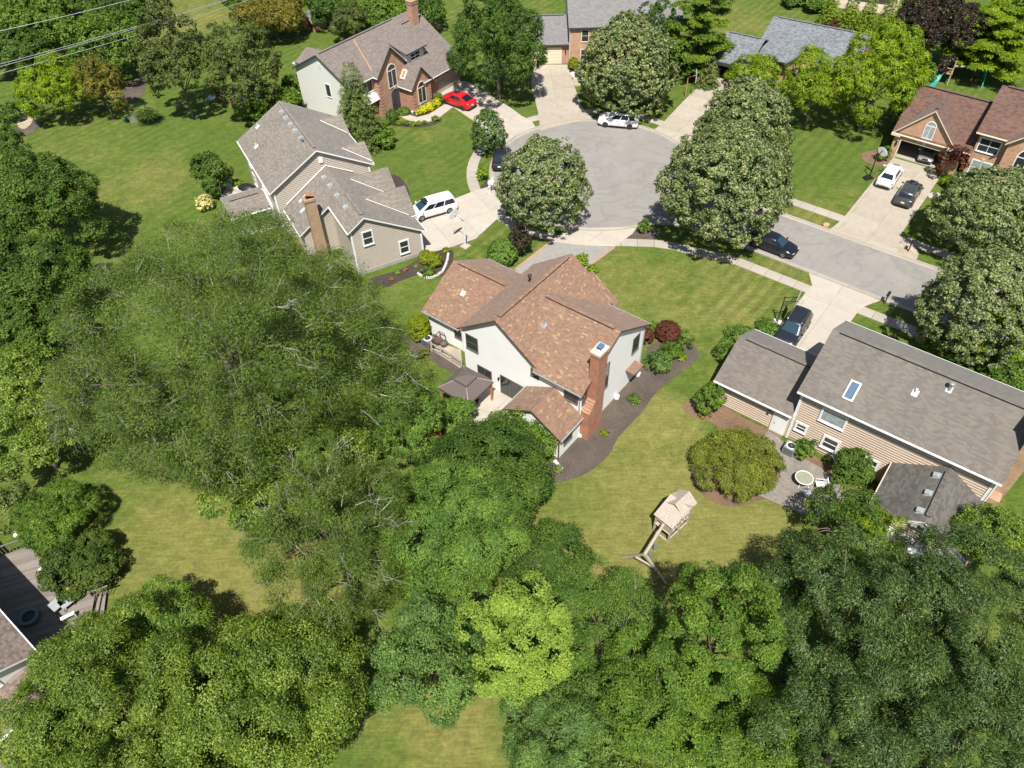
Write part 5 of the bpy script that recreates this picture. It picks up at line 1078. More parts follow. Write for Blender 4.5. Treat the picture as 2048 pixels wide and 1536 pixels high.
# second playset with green slide, top right
c = W(1885, 165); t = thing('slide_playset', 'timber climbing frame with green wavy slide behind the red-brown roof', 'playset', (c.x, c.y, 0), R2(-30)); 
for x in (-.6, .6):
    for y in (-.6, .6): q = MB(); bar(q, (x, y, 0), (x, y, 3.1), .06); q.build('post', [M['wood_pale']], t)
q = MB(); q.box((-.7, -.7, 1.4), (.7, .7, 1.46)); q.build('deck', [M['wood_tan']], t); q = MB()
for a, b in (((-.6, -.6), (.6, -.6)), ((-.6, .6), (.6, .6)), ((-.6, -.6), (-.6, .6)), ((.6, -.6), (.6, .6))): bar(q, (*a, 3.05), (*b, 3.05), .05); bar(q, (*a, 2.1), (*b, 2.1), .04)
q.build('railing', [M['wood_pale']], t)
q = MB(); n = 12
for k in range(n):
    f = lambda u: (-.9 - 2.2 * u * .25, -.7 - 2.6 * u, 1.45 - 1.35 * u + .14 * math.sin(u * 3 * math.pi) * (1 - u * .5)); a, b = f(k / n), f((k + 1) / n)
    q.hexa([(a[0], a[1], a[2] - .04), (a[0] + .6, a[1], a[2] - .04), (b[0] + .6, b[1], b[2] - .04), (b[0], b[1], b[2] - .04), (a[0], a[1], a[2]), (a[0] + .6, a[1], a[2]), (b[0] + .6, b[1], b[2]), (b[0], b[1], b[2])])
    for s in (0, .6): q.hexa([(a[0] + s - .03, a[1], a[2] - .04), (a[0] + s + .03, a[1], a[2] - .04), (b[0] + s + .03, b[1], b[2] - .04), (b[0] + s - .03, b[1], b[2] - .04), (a[0] + s - .03, a[1], a[2] + .16), (a[0] + s + .03, a[1], a[2] + .16), (b[0] + s + .03, b[1], b[2] + .16), (b[0] + s - .03, b[1], b[2] + .16)])
q.build('slide', [M['teal']], t, 40); q = MB(); bar(q, (.6, .2, 2.2), (4.4, 1.6, 2.2), .08); q.build('swing_beam', [M['wood_pale']], t)
for e in ((4.6, .5, 0), (4.3, 2.7, 0)): q = MB(); bar(q, (4.4, 1.6, 2.25), e, .06); q.build('leg', [M['teal']], t)
q = MB(); q.lathe([(.12, .5), (.16, .6), (.05, .65)], (3.1, 1.1, 0), 8).tube([(3.1, 1.1, .6), (3.1, 1.1, 2.2)], .012, 4); q.build('swing', [plain('yellow_plastic', (.7, .5, .03), .5)], t)
# little brick garden house
c = W(632, 56); t = thing('garden_shed', 'small open brick playhouse with grey gable roof on the far lawn', 'shed', (c.x, c.y, 0), R2(-38)); 
q = MB()
for s in (-1, 1): q.box((s * 1.0 - .1, -1.3, 0), (s * 1.0 + .1, 1.3, 1.5))
q.box((-.9, 1.1, 0), (.9, 1.3, 1.5)); q.box((-.9, -1.3, 0), (-.35, -1.15, 1.4)); q.build('wall', [M['brick_h3']], t)
q = MB()
for s in (-1, 1): q.hexa([(s * 1.35, -1.7, 1.35), (s * 1.35, 1.6, 1.35), (0, 1.6, 2.75), (0, -1.7, 2.75), (s * 1.35, -1.7, 1.43), (s * 1.35, 1.6, 1.43), (0, 1.6, 2.83), (0, -1.7, 2.83)])
q.build('roof', [M['roof_h4']], t)
# utility boxes
p = W(269, 243); q = MB(); q.box((-.45, -.35, 0), (.45, .35, .95)); q.box((-.47, -.38, .95), (.47, .38, 1.0)); tag(q.build('utility_box', [M['metal']], loc=(p.x, p.y, 0), rz=.4), 'pale grey utility cabinet beside the round grass clump', 'utility box')
q = MB(); q.lathe([(.3, 0), (.3, .5), (.18, .62)], n=10); p = W(253, 244); tag(q.build('utility_pedestal', [plain('green_plastic', (.03, .10, .07), .5)], loc=(p.x, p.y, 0), smooth=40), 'low dark green pedestal left of the utility cabinet', 'utility box')
# covered grill and curved seat wall behind the beige house
p = W(498, 385); t = thing('covered_grill', 'black covered grill by the curved stone wall', 'grill', (p.x, p.y, .05), R2(-20)); q = MB(); q.lathe([(1.25, 0), (1.2, .55), (.8, .85), (.3, .95)], n=14); o = q.build('cover', [M['black']], t, 30); o.scale = (1, .55, 1)
t = thing('seat_wall', 'curved low tan stone wall around the pale patio', 'wall', (*W(490, 392)[:2], 0)); o0 = W(490, 392); cp = [(456, 374), (466, 378), (476, 384), (488, 389), (500, 390), (512, 387), (521, 382)]
for k in range(len(cp) - 1):
    a, b = W(*cp[k]) - o0, W(*cp[k + 1]) - o0
    for i in range(2): p0, p1 = a.lerp(b, i / 2), a.lerp(b, (i + .94) / 2); d = p1 - p0; s = Vector((-d.y, d.x, 0)).normalized() * .2; q = MB(); q.obox(((p0.x + p1.x) / 2, (p0.y + p1.y) / 2, .25), d / 2, s, (0, 0, .25)); q.build('stone', [M['rock']], t)
# white stone edging
t = thing('stone_edging', 'curved row of white stones edging the dark bed beside the beige house', 'edging', (*W(890, 545)[:2], 0)); o0 = W(890, 545); rs = random.Random(4)
sp = [(897, 507), (895, 520), (891, 533), (885, 544), (876, 551), (864, 556), (852, 556), (842, 552), (836, 547)]
for k in range(len(sp) - 1):
    a, b = W(*sp[k]) - o0, W(*sp[k + 1]) - o0
    for i in range(3):
        p = a.lerp(b, (i + .5) / 3); d = (b - a).normalized(); s = Vector((-d.y, d.x, 0)); L = (b - a).length / 6 * .92
        q = MB(); j = lambda: rs.uniform(.8, 1.12); q.hexa([p - d * L * j() - s * .13 * j(), p + d * L * j() - s * .13 * j(), p + d * L * j() + s * .13 * j(), p - d * L * j() + s * .13 * j()] + [p - d * L * .8 * j() - s * .1 + Vector((0, 0, .17 * j())), p + d * L * .8 * j() - s * .1 + Vector((0, 0, .17 * j())), p + d * L * .8 + s * .1 + Vector((0, 0, .17 * j())), p - d * L * .8 * j() + s * .1 + Vector((0, 0, .17))]); q.build('stone', [M['rock']], t)
# splash blocks, hose reel, buckets along the white house
for px, lab in (((1233, 797), 'white hose reel at the foot of the right white wall'), ((1160, 872), 'white hose coil beside the base of the brick chimney'), ((1275, 751), 'white spigot box at the far end of the white wall')):
    p = W(*px); q = MB(); q.lathe([(.12, 0), (.22, .02), (.22, .3), (.12, .32)], n=12); q.box((-.2, -.06, .3), (.2, .06, .36)); tag(q.build('hose_reel', [M['white']], loc=(p.x, p.y, .04), smooth=30), lab, 'hose reel')
p = W(1116, 930); q = MB(); q.box((-.1, -.5, 0), (.1, .4, .08)); q.box((-.14, .3, 0), (.14, .42, .1)); tag(q.build('downspout_block', [M['white']], loc=(p.x, p.y, .04), rz=.6), 'white downspout outlet at the near corner of the white house', 'downspout')
p = W(1670, 921); t = thing('flower_pot', 'white flower pot by the tan wall beside the lower shrub', 'pot', (p.x, p.y, .04)); q = MB(); q.lathe([(.17, 0), (.26, .3), (.27, .34), (.2, .3)], n=12); q.build('pot', [M['white']], t, 40); q = MB(); q.lathe([(.2, .28), (.1, .5), (.02, .55)], n=7); q.build('plant', [M['wood_tan']], t)
# deck of the corner house
M['deckwood'] = concrete('weathered_deck', (.235, .205, .178), .22, (.16, .14, .12), .4)
D0 = W(60, 1170, .7); t = thing('timber_deck', 'weathered timber deck with corner stairs at the left edge', 'deck', (D0.x, D0.y, 0), R2(20)); inv = Matrix.Rotation(-R2(20), 4, 'Z')
dl = lambda px, z=.75: inv @ (W(px[0], px[1], z) - Vector((D0.x, D0.y, 0)))
outl = [dl(p) for p in ((-60, 1110), (0, 1112), (58, 1092), (95, 1128), (100, 1152), (140, 1178), (190, 1190), (183, 1225), (150, 1262), (120, 1300), (60, 1300), (-60, 1290))]
poly = ccw([(p.x, p.y) for p in outl]); q = MB(); q.prism([(x * .985, y * .985) for x, y in poly], .45, .70); q.build('deck_frame', [M['wood_brown']], t)
y0 = min(p[1] for p in poly); y1 = max(p[1] for p in poly); y = y0
while y < y1:
    c = clip(clip(poly, 0, 1, y + .142), 0, -1, -y)
    if len(c) >= 3 and abs(area(c)) > .02: q = MB(); q.prism(ccw(c), .71, .75); q.build('deck_board', [M['deckwood']], t)
    y += .155
for k in range(3):
    a, b = dl((190 + k * 9, 1188 - k * 2), .75 - .17 * (k + 1)), dl((178 + k * 12, 1232 + k * 0), .75 - .17 * (k + 1)); d = b - a; s = Vector((-d.y, d.x, 0)).normalized() * .16; q = MB(); q.obox(((a.x + b.x) / 2 + s.x * 0, (a.y + b.y) / 2, a.z), d / 2, s, (0, 0, .03)); q.build('stair_tread', [M['deckwood']], t)
def rail(pts, z0, z1, zb):
    for k in range(len(pts) - 1):
        a, b = dl(pts[k], zb), dl(pts[k + 1], zb); q = MB(); bar(q, (a.x, a.y, z1), (b.x, b.y, z1), .04); q.build('handrail', [M['deckwood']], t); n = max(2, int((b - a).length / .22))
        q = MB()
        for i in range(n): c = a.lerp(b, i / n); q.box((c.x - .018, c.y - .018, z0), (c.x + .018, c.y + .018, z1))
        q.build('baluster', [M['deckwood']], t)
        q = MB(); q.box((a.x - .05, a.y - .05, z0), (a.x + .05, a.y + .05, z1 + .08)); q.build('post', [M['deckwood']], t)
rail([(0, 1112), (58, 1092), (78, 1112)], .75, 1.65, .75); rail([(92, 1128), (125, 1150)], .75, 1.65, .75); rail([(184, 1193), (222, 1180)], .3, 1.3, .75); rail([(150, 1262), (120, 1300), (60, 1300)], .75, 1.65, .75)
p = W(60, 1098, .75); t = thing('lantern', 'round glass lantern on a thin pole at the deck corner', 'lantern', (p.x, p.y, .75)); q = MB(); q.tube([(0, 0, 0), (0, 0, 1.6)], .03, 6); q.build('pole', [M['white']], t); q = MB(); q.lathe([(.05, 1.55), (.2, 1.68), (.24, 1.8), (.2, 1.92), (.05, 2.0)], n=12); q.build('globe', [M['lamp_clear']], t, 60)
def deckthing(name, lab, cat, px, z=.75, yaw=0): p = W(px[0], px[1], z); return thing(name, lab, cat, (p.x, p.y, z), yaw)
t = deckthing('fire_table', 'round teal-rimmed fire pit on the shaded deck', 'fire pit', (63, 1238)); q = MB(); q.lathe([(.55, 0), (.62, .35), (.62, .42), (.4, .42), (.38, .3)], n=20); q.build('bowl', [plain('slate_teal', (.10, .16, .17), .5)], t, 40); q = MB(); q.lathe([(.38, .31), (.3, .33)], n=14); q.build('ash', [M['black']], t)
for px, y, lab in (((117, 1215), -.6, 'dark mesh deck chair beside the pale bench'), ((136, 1210), -.7, 'dark mesh side table nearest the deck stairs')):
    t = deckthing('mesh_chair' if 'chair' in lab else 'side_table', lab, 'chair' if 'chair' in lab else 'table', px, .75, y); q = MB(); q.box((-.4, -.35, .38), (.4, .35, .42)); q.build('seat', [M['vent']], t)
    for sx in (-1, 1):
        for sy in (-1, 1): q = MB(); q.box((sx * .37 - .02, sy * .32 - .02, 0), (sx * .37 + .02, sy * .32 + .02, .38)); q.build('leg', [M['black']], t)
t = deckthing('deck_bench', 'pale bench at the lower deck edge', 'bench', (141, 1238), .75, R2(32)); q = MB(); q.box((-.42, -.12, .4), (.42, .12, .46)); q.build('seat', [M['white']], t); q = MB(); q.box((-.4, -.1, 0), (-.34, .1, .4)); q.box((.34, -.1, 0), (.4, .1, .4)); q.build('leg', [M['white']], t)
t = deckthing('orange_planter', 'orange clay planter on a dark pot near the deck rail', 'planter', (91, 1155)); q = MB(); q.lathe([(.2, 0), (.27, .25)], n=12); q.build('stand', [M['black']], t); q = MB(); q.lathe([(.22, .25), (.32, .5), (.24, .5), (.2, .4)], n=14); q.build('pot', [plain('terracotta', (.45, .13, .05), .8)], t, 40)
q = MB(); q.box((-.5, -.4, 0), (.5, .4, .06)); p = W(124, 1171, .75); tag(q.build('grey_mat', [plain('grey_mat_foam', (.10, .13, .145), .8)], loc=(p.x, p.y, .75), rz=-.5), 'dark grey mat lying on the deck boards', 'mat')
t = deckthing('clay_tray', 'orange wooden planter box beside the clipped yew', 'planter', (144, 1178), .75, .9); q = MB(); q.box((-.25, -.2, 0), (.25, .2, .25)); q.build('box', [plain('terracotta_wood', (.5, .22, .12), .8)], t)
t = deckthing('lounge_chair', 'white strap lounge chair leaning at the deck rail', 'chair', (98, 1148), .75, -.8); 
for k in range(6): q = MB(); q.obox((-.5 + k * .2, 0, .35 + k * .09), (.07, 0, .02), (0, .3, 0), (0, 0, .015)); q.build('slat', [M['white']], t)
q = MB()
for s in (-1, 1): bar(q, (-.6, s * .32, .3), (.6, s * .32, .85), .025); bar(q, (-.5, s * .32, .3), (-.5, s * .32, 0), .02); bar(q, (.3, s * .32, .7), (.5, s * .32, 0), .02)
q.build('frame', [M['white']], t)
# toys under the olive trees
for px, c, lab, r in (((442, 196), (.35, .02, .05), 'crimson play tent in the shade between the two olive trees', .9), ((461, 205), (.5, .10, .03), 'orange-red toy barrel near the crimson tent', .35), ((484, 203), (.04, .2, .45), 'blue and orange toy car near the path', .4)):
    p = W(*px); q = MB(); q.lathe([(r, 0), (r * .95, r * .5), (r * .4, r), (.05, r * 1.1)], n=8); tag(q.build('garden_toy', [plain('toy_plastic_%d' % int(r * 100), c, .4)], loc=(p.x, p.y, 0), smooth=20), lab, 'toy')
t = thing('metal_table', 'small grey table beside the crimson play tent', 'table', (*W(426, 206)[:2], 0)); q = MB(); q.box((-.5, -.35, .7), (.5, .35, .74)); q.build('top', [M['metal']], t)
for sx in (-1, 1):
    for sy in (-1, 1): q = MB(); q.box((sx * .45 - .02, sy * .3 - .02, 0), (sx * .45 + .02, sy * .3 + .02, .7)); q.build('leg', [M['metal']], t)
# pots by the brick gables
for px, r, m, lab in (((792, 217), .16, 'black', 'black pot with orange flowers at the arched brick doorway'), ((825, 227), .16, 'white', 'white pot at the foot of the brick corner'), ((832, 228), .13, 'rock', 'pale stone pot right of the white pot'), ((843, 220), .22, 'white', 'tall white garden sign among yellow shrubs')):
    p = W(*px); q = MB(); q.lathe([(r * .7, 0), (r, r * 1.6), (r * .8, r * 1.5)], n=10) if 'sign' not in lab else q.box((-.02, -.25, 0), (.02, .25, .9)); tag(q.build('garden_pot' if 'sign' not in lab else 'garden_sign', [M[m]], loc=(p.x, p.y, .04)), lab, 'pot' if 'sign' not in lab else 'sign')
p = W(107 * .1953 + 570, 640 * .1953, 2.6); t = thing('satellite_dish', 'pale dish at the back corner of the gabled house', 'satellite dish', (p.x, p.y, 2.3), .3); q = MB(); q.lathe([(.45, .25), (.35, .15), (.05, .1)], n=14); o = q.build('dish', [M['siding_grey']], t, 40); q = MB(); q.tube([(0, 0, 0), (0, 0, .12)], .03, 6); q.build('mast', [M['metal']], t)
# overhead wires with their poles outside the frame
def wire(a, za, b, zb, lab, grp):
    p, q_ = W(*a, za), W(*b, zb); d = (q_ - p); A = p - d * .9; B = q_ + d * 1.1; pts = [A.lerp(B, k / 16) + Vector((0, 0, -.5 * (1 - (2 * k / 16 - 1) ** 2))) for k in range(17)]
    q = MB(); q.tube(pts, .035, 5); return tag(q.build('overhead_wire', [M['metal']]), lab, 'wire', grp), A, B
w1, A1, B1 = wire((0, 54), 9.5, (228, 0), 9.5, 'topmost pale overhead wire crossing the upper left corner', 'overhead wires')
w2, A2w, B2w = wire((0, 120), 8.3, (279, 43), 8.3, 'middle pale overhead wire above the dark hedge gap', 'overhead wires')
w3, _, _ = wire((0, 125), 8.2, (279, 46), 8.2, 'pale overhead wire just under the middle one', 'overhead wires')
w4, _, _ = wire((0, 139), 7.9, (279, 60), 7.9, 'lowest pale overhead wire in the upper left', 'overhead wires')
# buildings and patio beyond the arborvitae
c = W(1752, 6); t = thing('patio_pergola', 'timber pergola with tan shade cloth behind the conical evergreens', 'pergola', (c.x, c.y, 0), R2(-25))
for x in (-2.4, 0, 2.4):
    for y in (-1.5, 1.5): q = MB(); bar(q, (x, y, 0), (x, y, 2.6), .1); q.build('post', [M['wood_brown']], t)
q = MB(); q.box((-2.6, -1.7, 2.62), (2.6, 1.7, 2.68)); q.build('shade_cloth', [M['cream']], t); q = MB(); bar(q, (-2.6, -1.6, 2.5), (2.6, -1.6, 2.5), .08); bar(q, (-2.6, 1.6, 2.5), (2.6, 1.6, 2.5), .08); q.build('beam', [M['wood_brown']], t)
P = px2([(1620, -10), (1640, 8), (1668, 14), (1700, 20), (1790, 30), (1800, 0), (1800, -40), (1600, -40)]); sheet('far_patio', P, .05, M['gravel'])
for k, (a, b, lab) in enumerate((((1975, 42), (2048, 52), 'white rail fence seen through the bright tree crown'),)):
    p, q_ = W(*a), W(*b); t = thing('white_fence', lab, 'fence', (p.x, p.y, 0)); d = q_ - p
    for i in range(6): c = d * (i / 5); q = MB(); q.box((c.x - .07, c.y - .07, 0), (c.x + .07, c.y + .07, 1.2)); q.build('post', [M['white']], t)
    for z in (.4, .8, 1.1): q = MB(); bar(q, (0, 0, z), (d.x, d.y, z), .05); q.build('rail', [M['white']], t)
q = MB(); bar(q, (0, 0, 0), (.1, 0, 3.2), .07); p = W(1887, 143); tag(q.build('timber_post', [M['wood_pale']], loc=(p.x, p.y, 0)), 'leaning pale timber post beneath the purple tree', 'post')
# ---------------------------------------------------------------- trees and shrubs
LM = {
 'linden': leafmat('linden_leaves', [(.036, .068, .026), (.062, .100, .040), (.100, .142, .066), (.165, .200, .115), (.24, .26, .175), (.31, .315, .225)], .22, patch=.25, rough=.45),
 'linden_dark': leafmat('linden_leaves_dark', [(.030, .062, .024), (.050, .095, .036), (.08, .13, .05), (.15, .19, .09)], .2, patch=.25, rough=.4),
 'dark': leafmat('dark_leaves', [(.022, .050, .012), (.040, .082, .018), (.062, .115, .028), (.095, .15, .04)], .25),
 'mid': leafmat('mid_green_leaves', [(.040, .085, .014), (.068, .130, .022), (.10, .175, .034), (.16, .23, .055)], .3),
 'fresh': leafmat('fresh_green_leaves', [(.045, .100, .022), (.075, .150, .034), (.115, .195, .050), (.20, .29, .08)], .32, patch=.3),
 'bright': leafmat('yellow_green_leaves', [(.085, .150, .010), (.135, .215, .014), (.19, .27, .022), (.27, .33, .04)], .38, patch=.3),
 'lime': leafmat('lime_leaves', [(.11, .18, .032), (.16, .245, .046), (.22, .31, .07), (.30, .38, .12)], .38, patch=.22),
 'olive': leafmat('olive_leaves', [(.032, .050, .018), (.055, .078, .027), (.085, .108, .040), (.13, .145, .062)], .22),
 'gloss': leafmat('glossy_yellow_green_leaves', [(.036, .076, .010), (.066, .120, .017), (.105, .168, .028), (.165, .230, .055), (.25, .30, .12)], .3, rough=.35),
 'blue': leafmat('blue_green_leaves', [(.045, .095, .028), (.068, .130, .040), (.10, .175, .058), (.16, .235, .095)], .25, rough=.4),
 'oak': leafmat('oak_leaves', [(.014, .036, .011), (.026, .056, .018), (.044, .082, .028), (.075, .120, .048), (.14, .19, .09)], .2, rough=.35, patch=.3),
 'oak_w': leafmat('shade_tree_leaves', [(.026, .060, .014), (.048, .095, .020), (.078, .135, .032), (.13, .19, .055)], .28, patch=.4),
 'locust': leafmat('locust_leaves', [(.042, .082, .016), (.070, .118, .026), (.108, .158, .042), (.155, .20, .07)], .35, patch=.3),
 'beech': leafmat('purple_leaves', [(.010, .007, .008), (.020, .013, .014), (.034, .023, .024), (.06, .048, .048)], .12, rough=.35, patch=.4),
 'redmaple': leafmat('red_maple_leaves', [(.030, .008, .012), (.060, .016, .018), (.10, .032, .028), (.15, .07, .05)], .3),
 'purple': leafmat('barberry_leaves', [(.045, .014, .014), (.085, .026, .024), (.14, .05, .042)], .2, patch=.2),
 'pine': leafmat('pine_needles', [(.045, .095, .012), (.080, .140, .018), (.125, .190, .026), (.19, .25, .045)], .25, patch=.35),
 'spruce': leafmat('spruce_needles', [(.045, .080, .028), (.075, .115, .038), (.12, .155, .055), (.20, .235, .10)], .2),
 'arb': leafmat('arborvitae_leaves', [(.070, .120, .012), (.11, .165, .018), (.16, .22, .028), (.22, .27, .05)], .25, patch=.3),
 'bronze': leafmat('bronze_juniper_leaves', [(.055, .072, .014), (.10, .105, .022), (.16, .14, .035), (.24, .19, .06)], .25),
 'yellow': leafmat('golden_leaves', [(.28, .29, .015), (.42, .40, .02), (.55, .50, .05)], .3, patch=.15),
 'boxy': leafmat('clipped_yew_leaves', [(.09, .13, .008), (.14, .18, .01), (.20, .23, .018)], .25, patch=.3),
 'weep': leafmat('weeping_leaves', [(.075, .105, .016), (.12, .160, .024), (.17, .205, .036), (.12, .10, .045), (.24, .27, .07)], .3, patch=.2),
 'grass': leafmat('ornamental_grass', [(.09, .14, .05), (.13, .19, .07), (.20, .25, .12)], .3, patch=.1),
 'yew': leafmat('yew_needles', [(.028, .055, .014), (.048, .082, .020), (.080, .120, .032)], .2),
 'cream': leafmat('cream_blossom', [(.5, .42, .28), (.62, .52, .36), (.10, .16, .05)], .2),
 'dead': leafmat('dead_leaves', [(.20, .09, .05), (.28, .14, .08), (.14, .07, .04)], .2)}
def unit(rng, n): v = rng.normal(size=(n, 3)); return v / np.linalg.norm(v, axis=1)[:, None]
def leafmesh(name, P, Nn, D, L, Wd, mat):
    """one quad per leaf: P centre, Nn normal, D long axis (made perpendicular to Nn)"""
    n = len(P); D = D - Nn * (D * Nn).sum(1)[:, None]; D /= np.maximum(np.linalg.norm(D, axis=1), 1e-6)[:, None]; B = np.cross(Nn, D)
    L = L[:, None] / 2; Wd = Wd[:, None] / 2
    V = np.empty((n, 3, 3)); V[:, 0] = P - D * L * .7 + B * Wd; V[:, 1] = P + D * L - Nn * L * .15; V[:, 2] = P - D * L * .7 - B * Wd
    me = bpy.data.meshes.new(name); me.vertices.add(3 * n); me.loops.add(3 * n); me.polygons.add(n)
    me.vertices.foreach_set('co', V.reshape(-1).astype(np.float32)); me.loops.foreach_set('vertex_index', np.arange(3 * n, dtype=np.int32)); me.polygons.foreach_set('loop_start', np.arange(0, 3 * n, 3, dtype=np.int32))
    me.materials.append(mat); me.update(); return me
NT = [0]
def crown(kind, rng, R, rz, leaf, dens=1.0):
    """leaf centres, normals and long axes of a crown R wide and rz half-high about its own centre"""
    K = KIND[kind]; rc = K.get('rc', .5) * (.7 + .06 * R)
    if R < 2: rc = min(rc, R * .34)
    shape = K['shape']
    if shape == 'lobed':
        nl = max(5, int(K['lobes'] * (.6 + R / 9))); i = np.arange(nl); ph = i * 2.39996 + rng.uniform(0, 6); zz = 1 - 1.5 * (i + .5) / nl; rr = np.sqrt(np.clip(1 - zz ** 2, 0, 1))
        d = np.stack([rr * np.cos(ph), rr * np.sin(ph), zz], 1) + rng.normal(size=(nl, 3)) * .12
        lr = K['lf'] * rng.uniform(.75, 1.2, nl); cen = d * (1 - lr)[:, None] * rng.uniform(.98 - K.get('spread', .1), 1.08, nl)[:, None]
        A = 4 * math.pi * (lr * R) ** 2; nc = np.maximum(4, (A / (rc * rc * 3.0) * K.get('cd', 1.0)).astype(int)); li = np.repeat(np.arange(nl), nc)
        u = unit(rng, len(li)); out = cen[li] / np.maximum(np.linalg.norm(cen[li], axis=1), .2)[:, None]; out[:, 2] += .35
        fl = (u * out).sum(1) < -.25; u[fl] *= -1
        C = cen[li] + u * (lr[li] * rng.uniform(.80, 1.02, len(li)))[:, None]
        q = np.linalg.norm(C, axis=1) < .30; keep = ~q | (rng.random(len(C)) < .3)
        dd = np.linalg.norm(C[:, None, :] - cen[None], axis=2) / lr[None]; dd[np.arange(len(C)), li] = 2
        keep &= (dd.min(1) > .62); C, u = C[keep], u[keep]
        nk = int(len(C) * K.get('core', .3)); uk = unit(rng, nk); uk[:, 2] = np.abs(uk[:, 2]) - .25; C = np.concatenate([C, uk * rng.uniform(.25, .72, nk)[:, None]]); u = np.concatenate([u, uk])
        C = C * np.array([R, R, rz]); cn = u * np.array([1, 1, R / rz]); 
    elif shape == 'dome':
        nc = max(12, int(4.5 * math.pi * R * (R + rz) / 2 / (rc * rc * 2.2))); u = unit(rng, nc); u[:, 2] = np.where(u[:, 2] < -.75, -u[:, 2], u[:, 2])
        w_ = 1 + K.get('bump', .06) * (np.sin(u[:, 0] * 7 + 1) * np.cos(u[:, 1] * 6) + np.sin(u[:, 2] * 9 + u[:, 0] * 4)); eg = 1 - K.get('egg', 0) * u[:, 2]; w2 = 1 + K.get('bump', .06) * .8 * np.sin(u[:, 0] * 15 + u[:, 2] * 5) * np.cos(u[:, 1] * 14 + 2); C = u * (w_ * w2 * rng.uniform(.90, 1.0, nc))[:, None]; C[:, :2] *= eg[:, None]
        nk = int(nc * K.get('core', 0)); uk = unit(rng, nk); C = np.concatenate([C, uk * rng.uniform(.5, .82, nk)[:, None]]); u = np.concatenate([u, uk]); C = C * np.array([R, R, rz]); cn = u
    elif shape == 'cone':
        hh = 2 * rz; nt = max(6, int(hh / K.get('tier', .8))); Cs, us = [], []
        for k in range(nt):
            f = (k + .4) / nt; rt = R * (1 - f) ** K.get('pw', .85) + .05; nb = max(4, int(2 * math.pi * rt / (rc * 1.25))); a0 = rng.uniform(0, 6)
            for j in range(nb):
                a = a0 + 2 * math.pi * j / nb + rng.uniform(-.2, .2); ln = rt * rng.uniform(.78, 1.08); m = max(1, int(ln / (rc * 1.3)))
                for e in range(m): g = (e + 1) / m; Cs.append((ln * g * math.cos(a), ln * g * math.sin(a), -rz + hh * f - ln * g * K.get('droop', .25) + rng.uniform(-.1, .1))); us.append((math.cos(a) * .6, math.sin(a) * .6, .8))
        C = np.array(Cs); u = cn = np.array(us)
    elif shape == 'shelf':
        nb = int(K['lobes'] * (1 + R / 6)); Cs, us = [], []
        for k in range(nb):
            f = (k + .5) / nb; a = k * 2.4 + rng.uniform(-.4, .4); z = -rz + 2 * rz * f; rt = R * math.sqrt(max(.05, 1 - (max(0, f - .25) / .78) ** 2)); ln = rt * rng.uniform(.7, 1.05)
            m = int(14 * ln / rc * .5) + 4
            for e in range(m): t = rng.random() ** .6; wv = rng.normal() * .16 * ln; Cs.append((ln * t * math.cos(a) - wv * math.sin(a), ln * t * math.sin(a) + wv * math.cos(a), z + .12 * ln * t + rng.normal() * .12)); us.append((.3 * math.cos(a), .3 * math.sin(a), 1))
        C = np.array(Cs); u = cn = np.array(us)
    per = max(6, int(K.get('per', 26) * dens * (rc / leaf) ** 2 / 4.2)); n = len(C) * per; ci = np.repeat(np.arange(len(C)), per)
    off = rng.normal(size=(n, 3)); off /= np.maximum(1, np.linalg.norm(off, axis=1) / 1.6)[:, None]; cnn = cn[ci]; cnn = cnn / np.linalg.norm(cnn, axis=1)[:, None]
    fl = (off * cnn).sum(1) < -.2; off[fl] *= -.8; off[:, 2] *= K.get('cz', .75)
    P = C[ci] + off * rc * .62
    Nn = cnn * .55 + off * .45 + np.array([0, 0, K.get('up', .55)]) + rng.normal(size=(n, 3)) * K.get('jit', .45); Nn /= np.linalg.norm(Nn, axis=1)[:, None]
    st = K.get('strand')
    if st == 'out': D = cnn + off * .7 + rng.normal(size=(n, 3)) * K.get('rnd', .35)
    elif st == 'down': D = cnn * .5 + np.array([0, 0, -.9]) + rng.normal(size=(n, 3)) * .3
    elif st == 'tangent': D = np.stack([cnn[:, 0] * 1.0, cnn[:, 1] * 1.0, -.6 * np.ones(n)], 1) + rng.normal(size=(n, 3)) * .4; Nn = cnn + np.array([0, 0, .5]) + rng.normal(size=(n, 3)) * .4; Nn /= np.linalg.norm(Nn, axis=1)[:, None]
    else: D = rng.normal(size=(n, 3))
    L = leaf * rng.uniform(.7, 1.35, n) * K.get('la', 1.25); Wd = leaf * rng.uniform(.7, 1.3, n) * K.get('wa', .85)
    return P, Nn, D, L, Wd, C
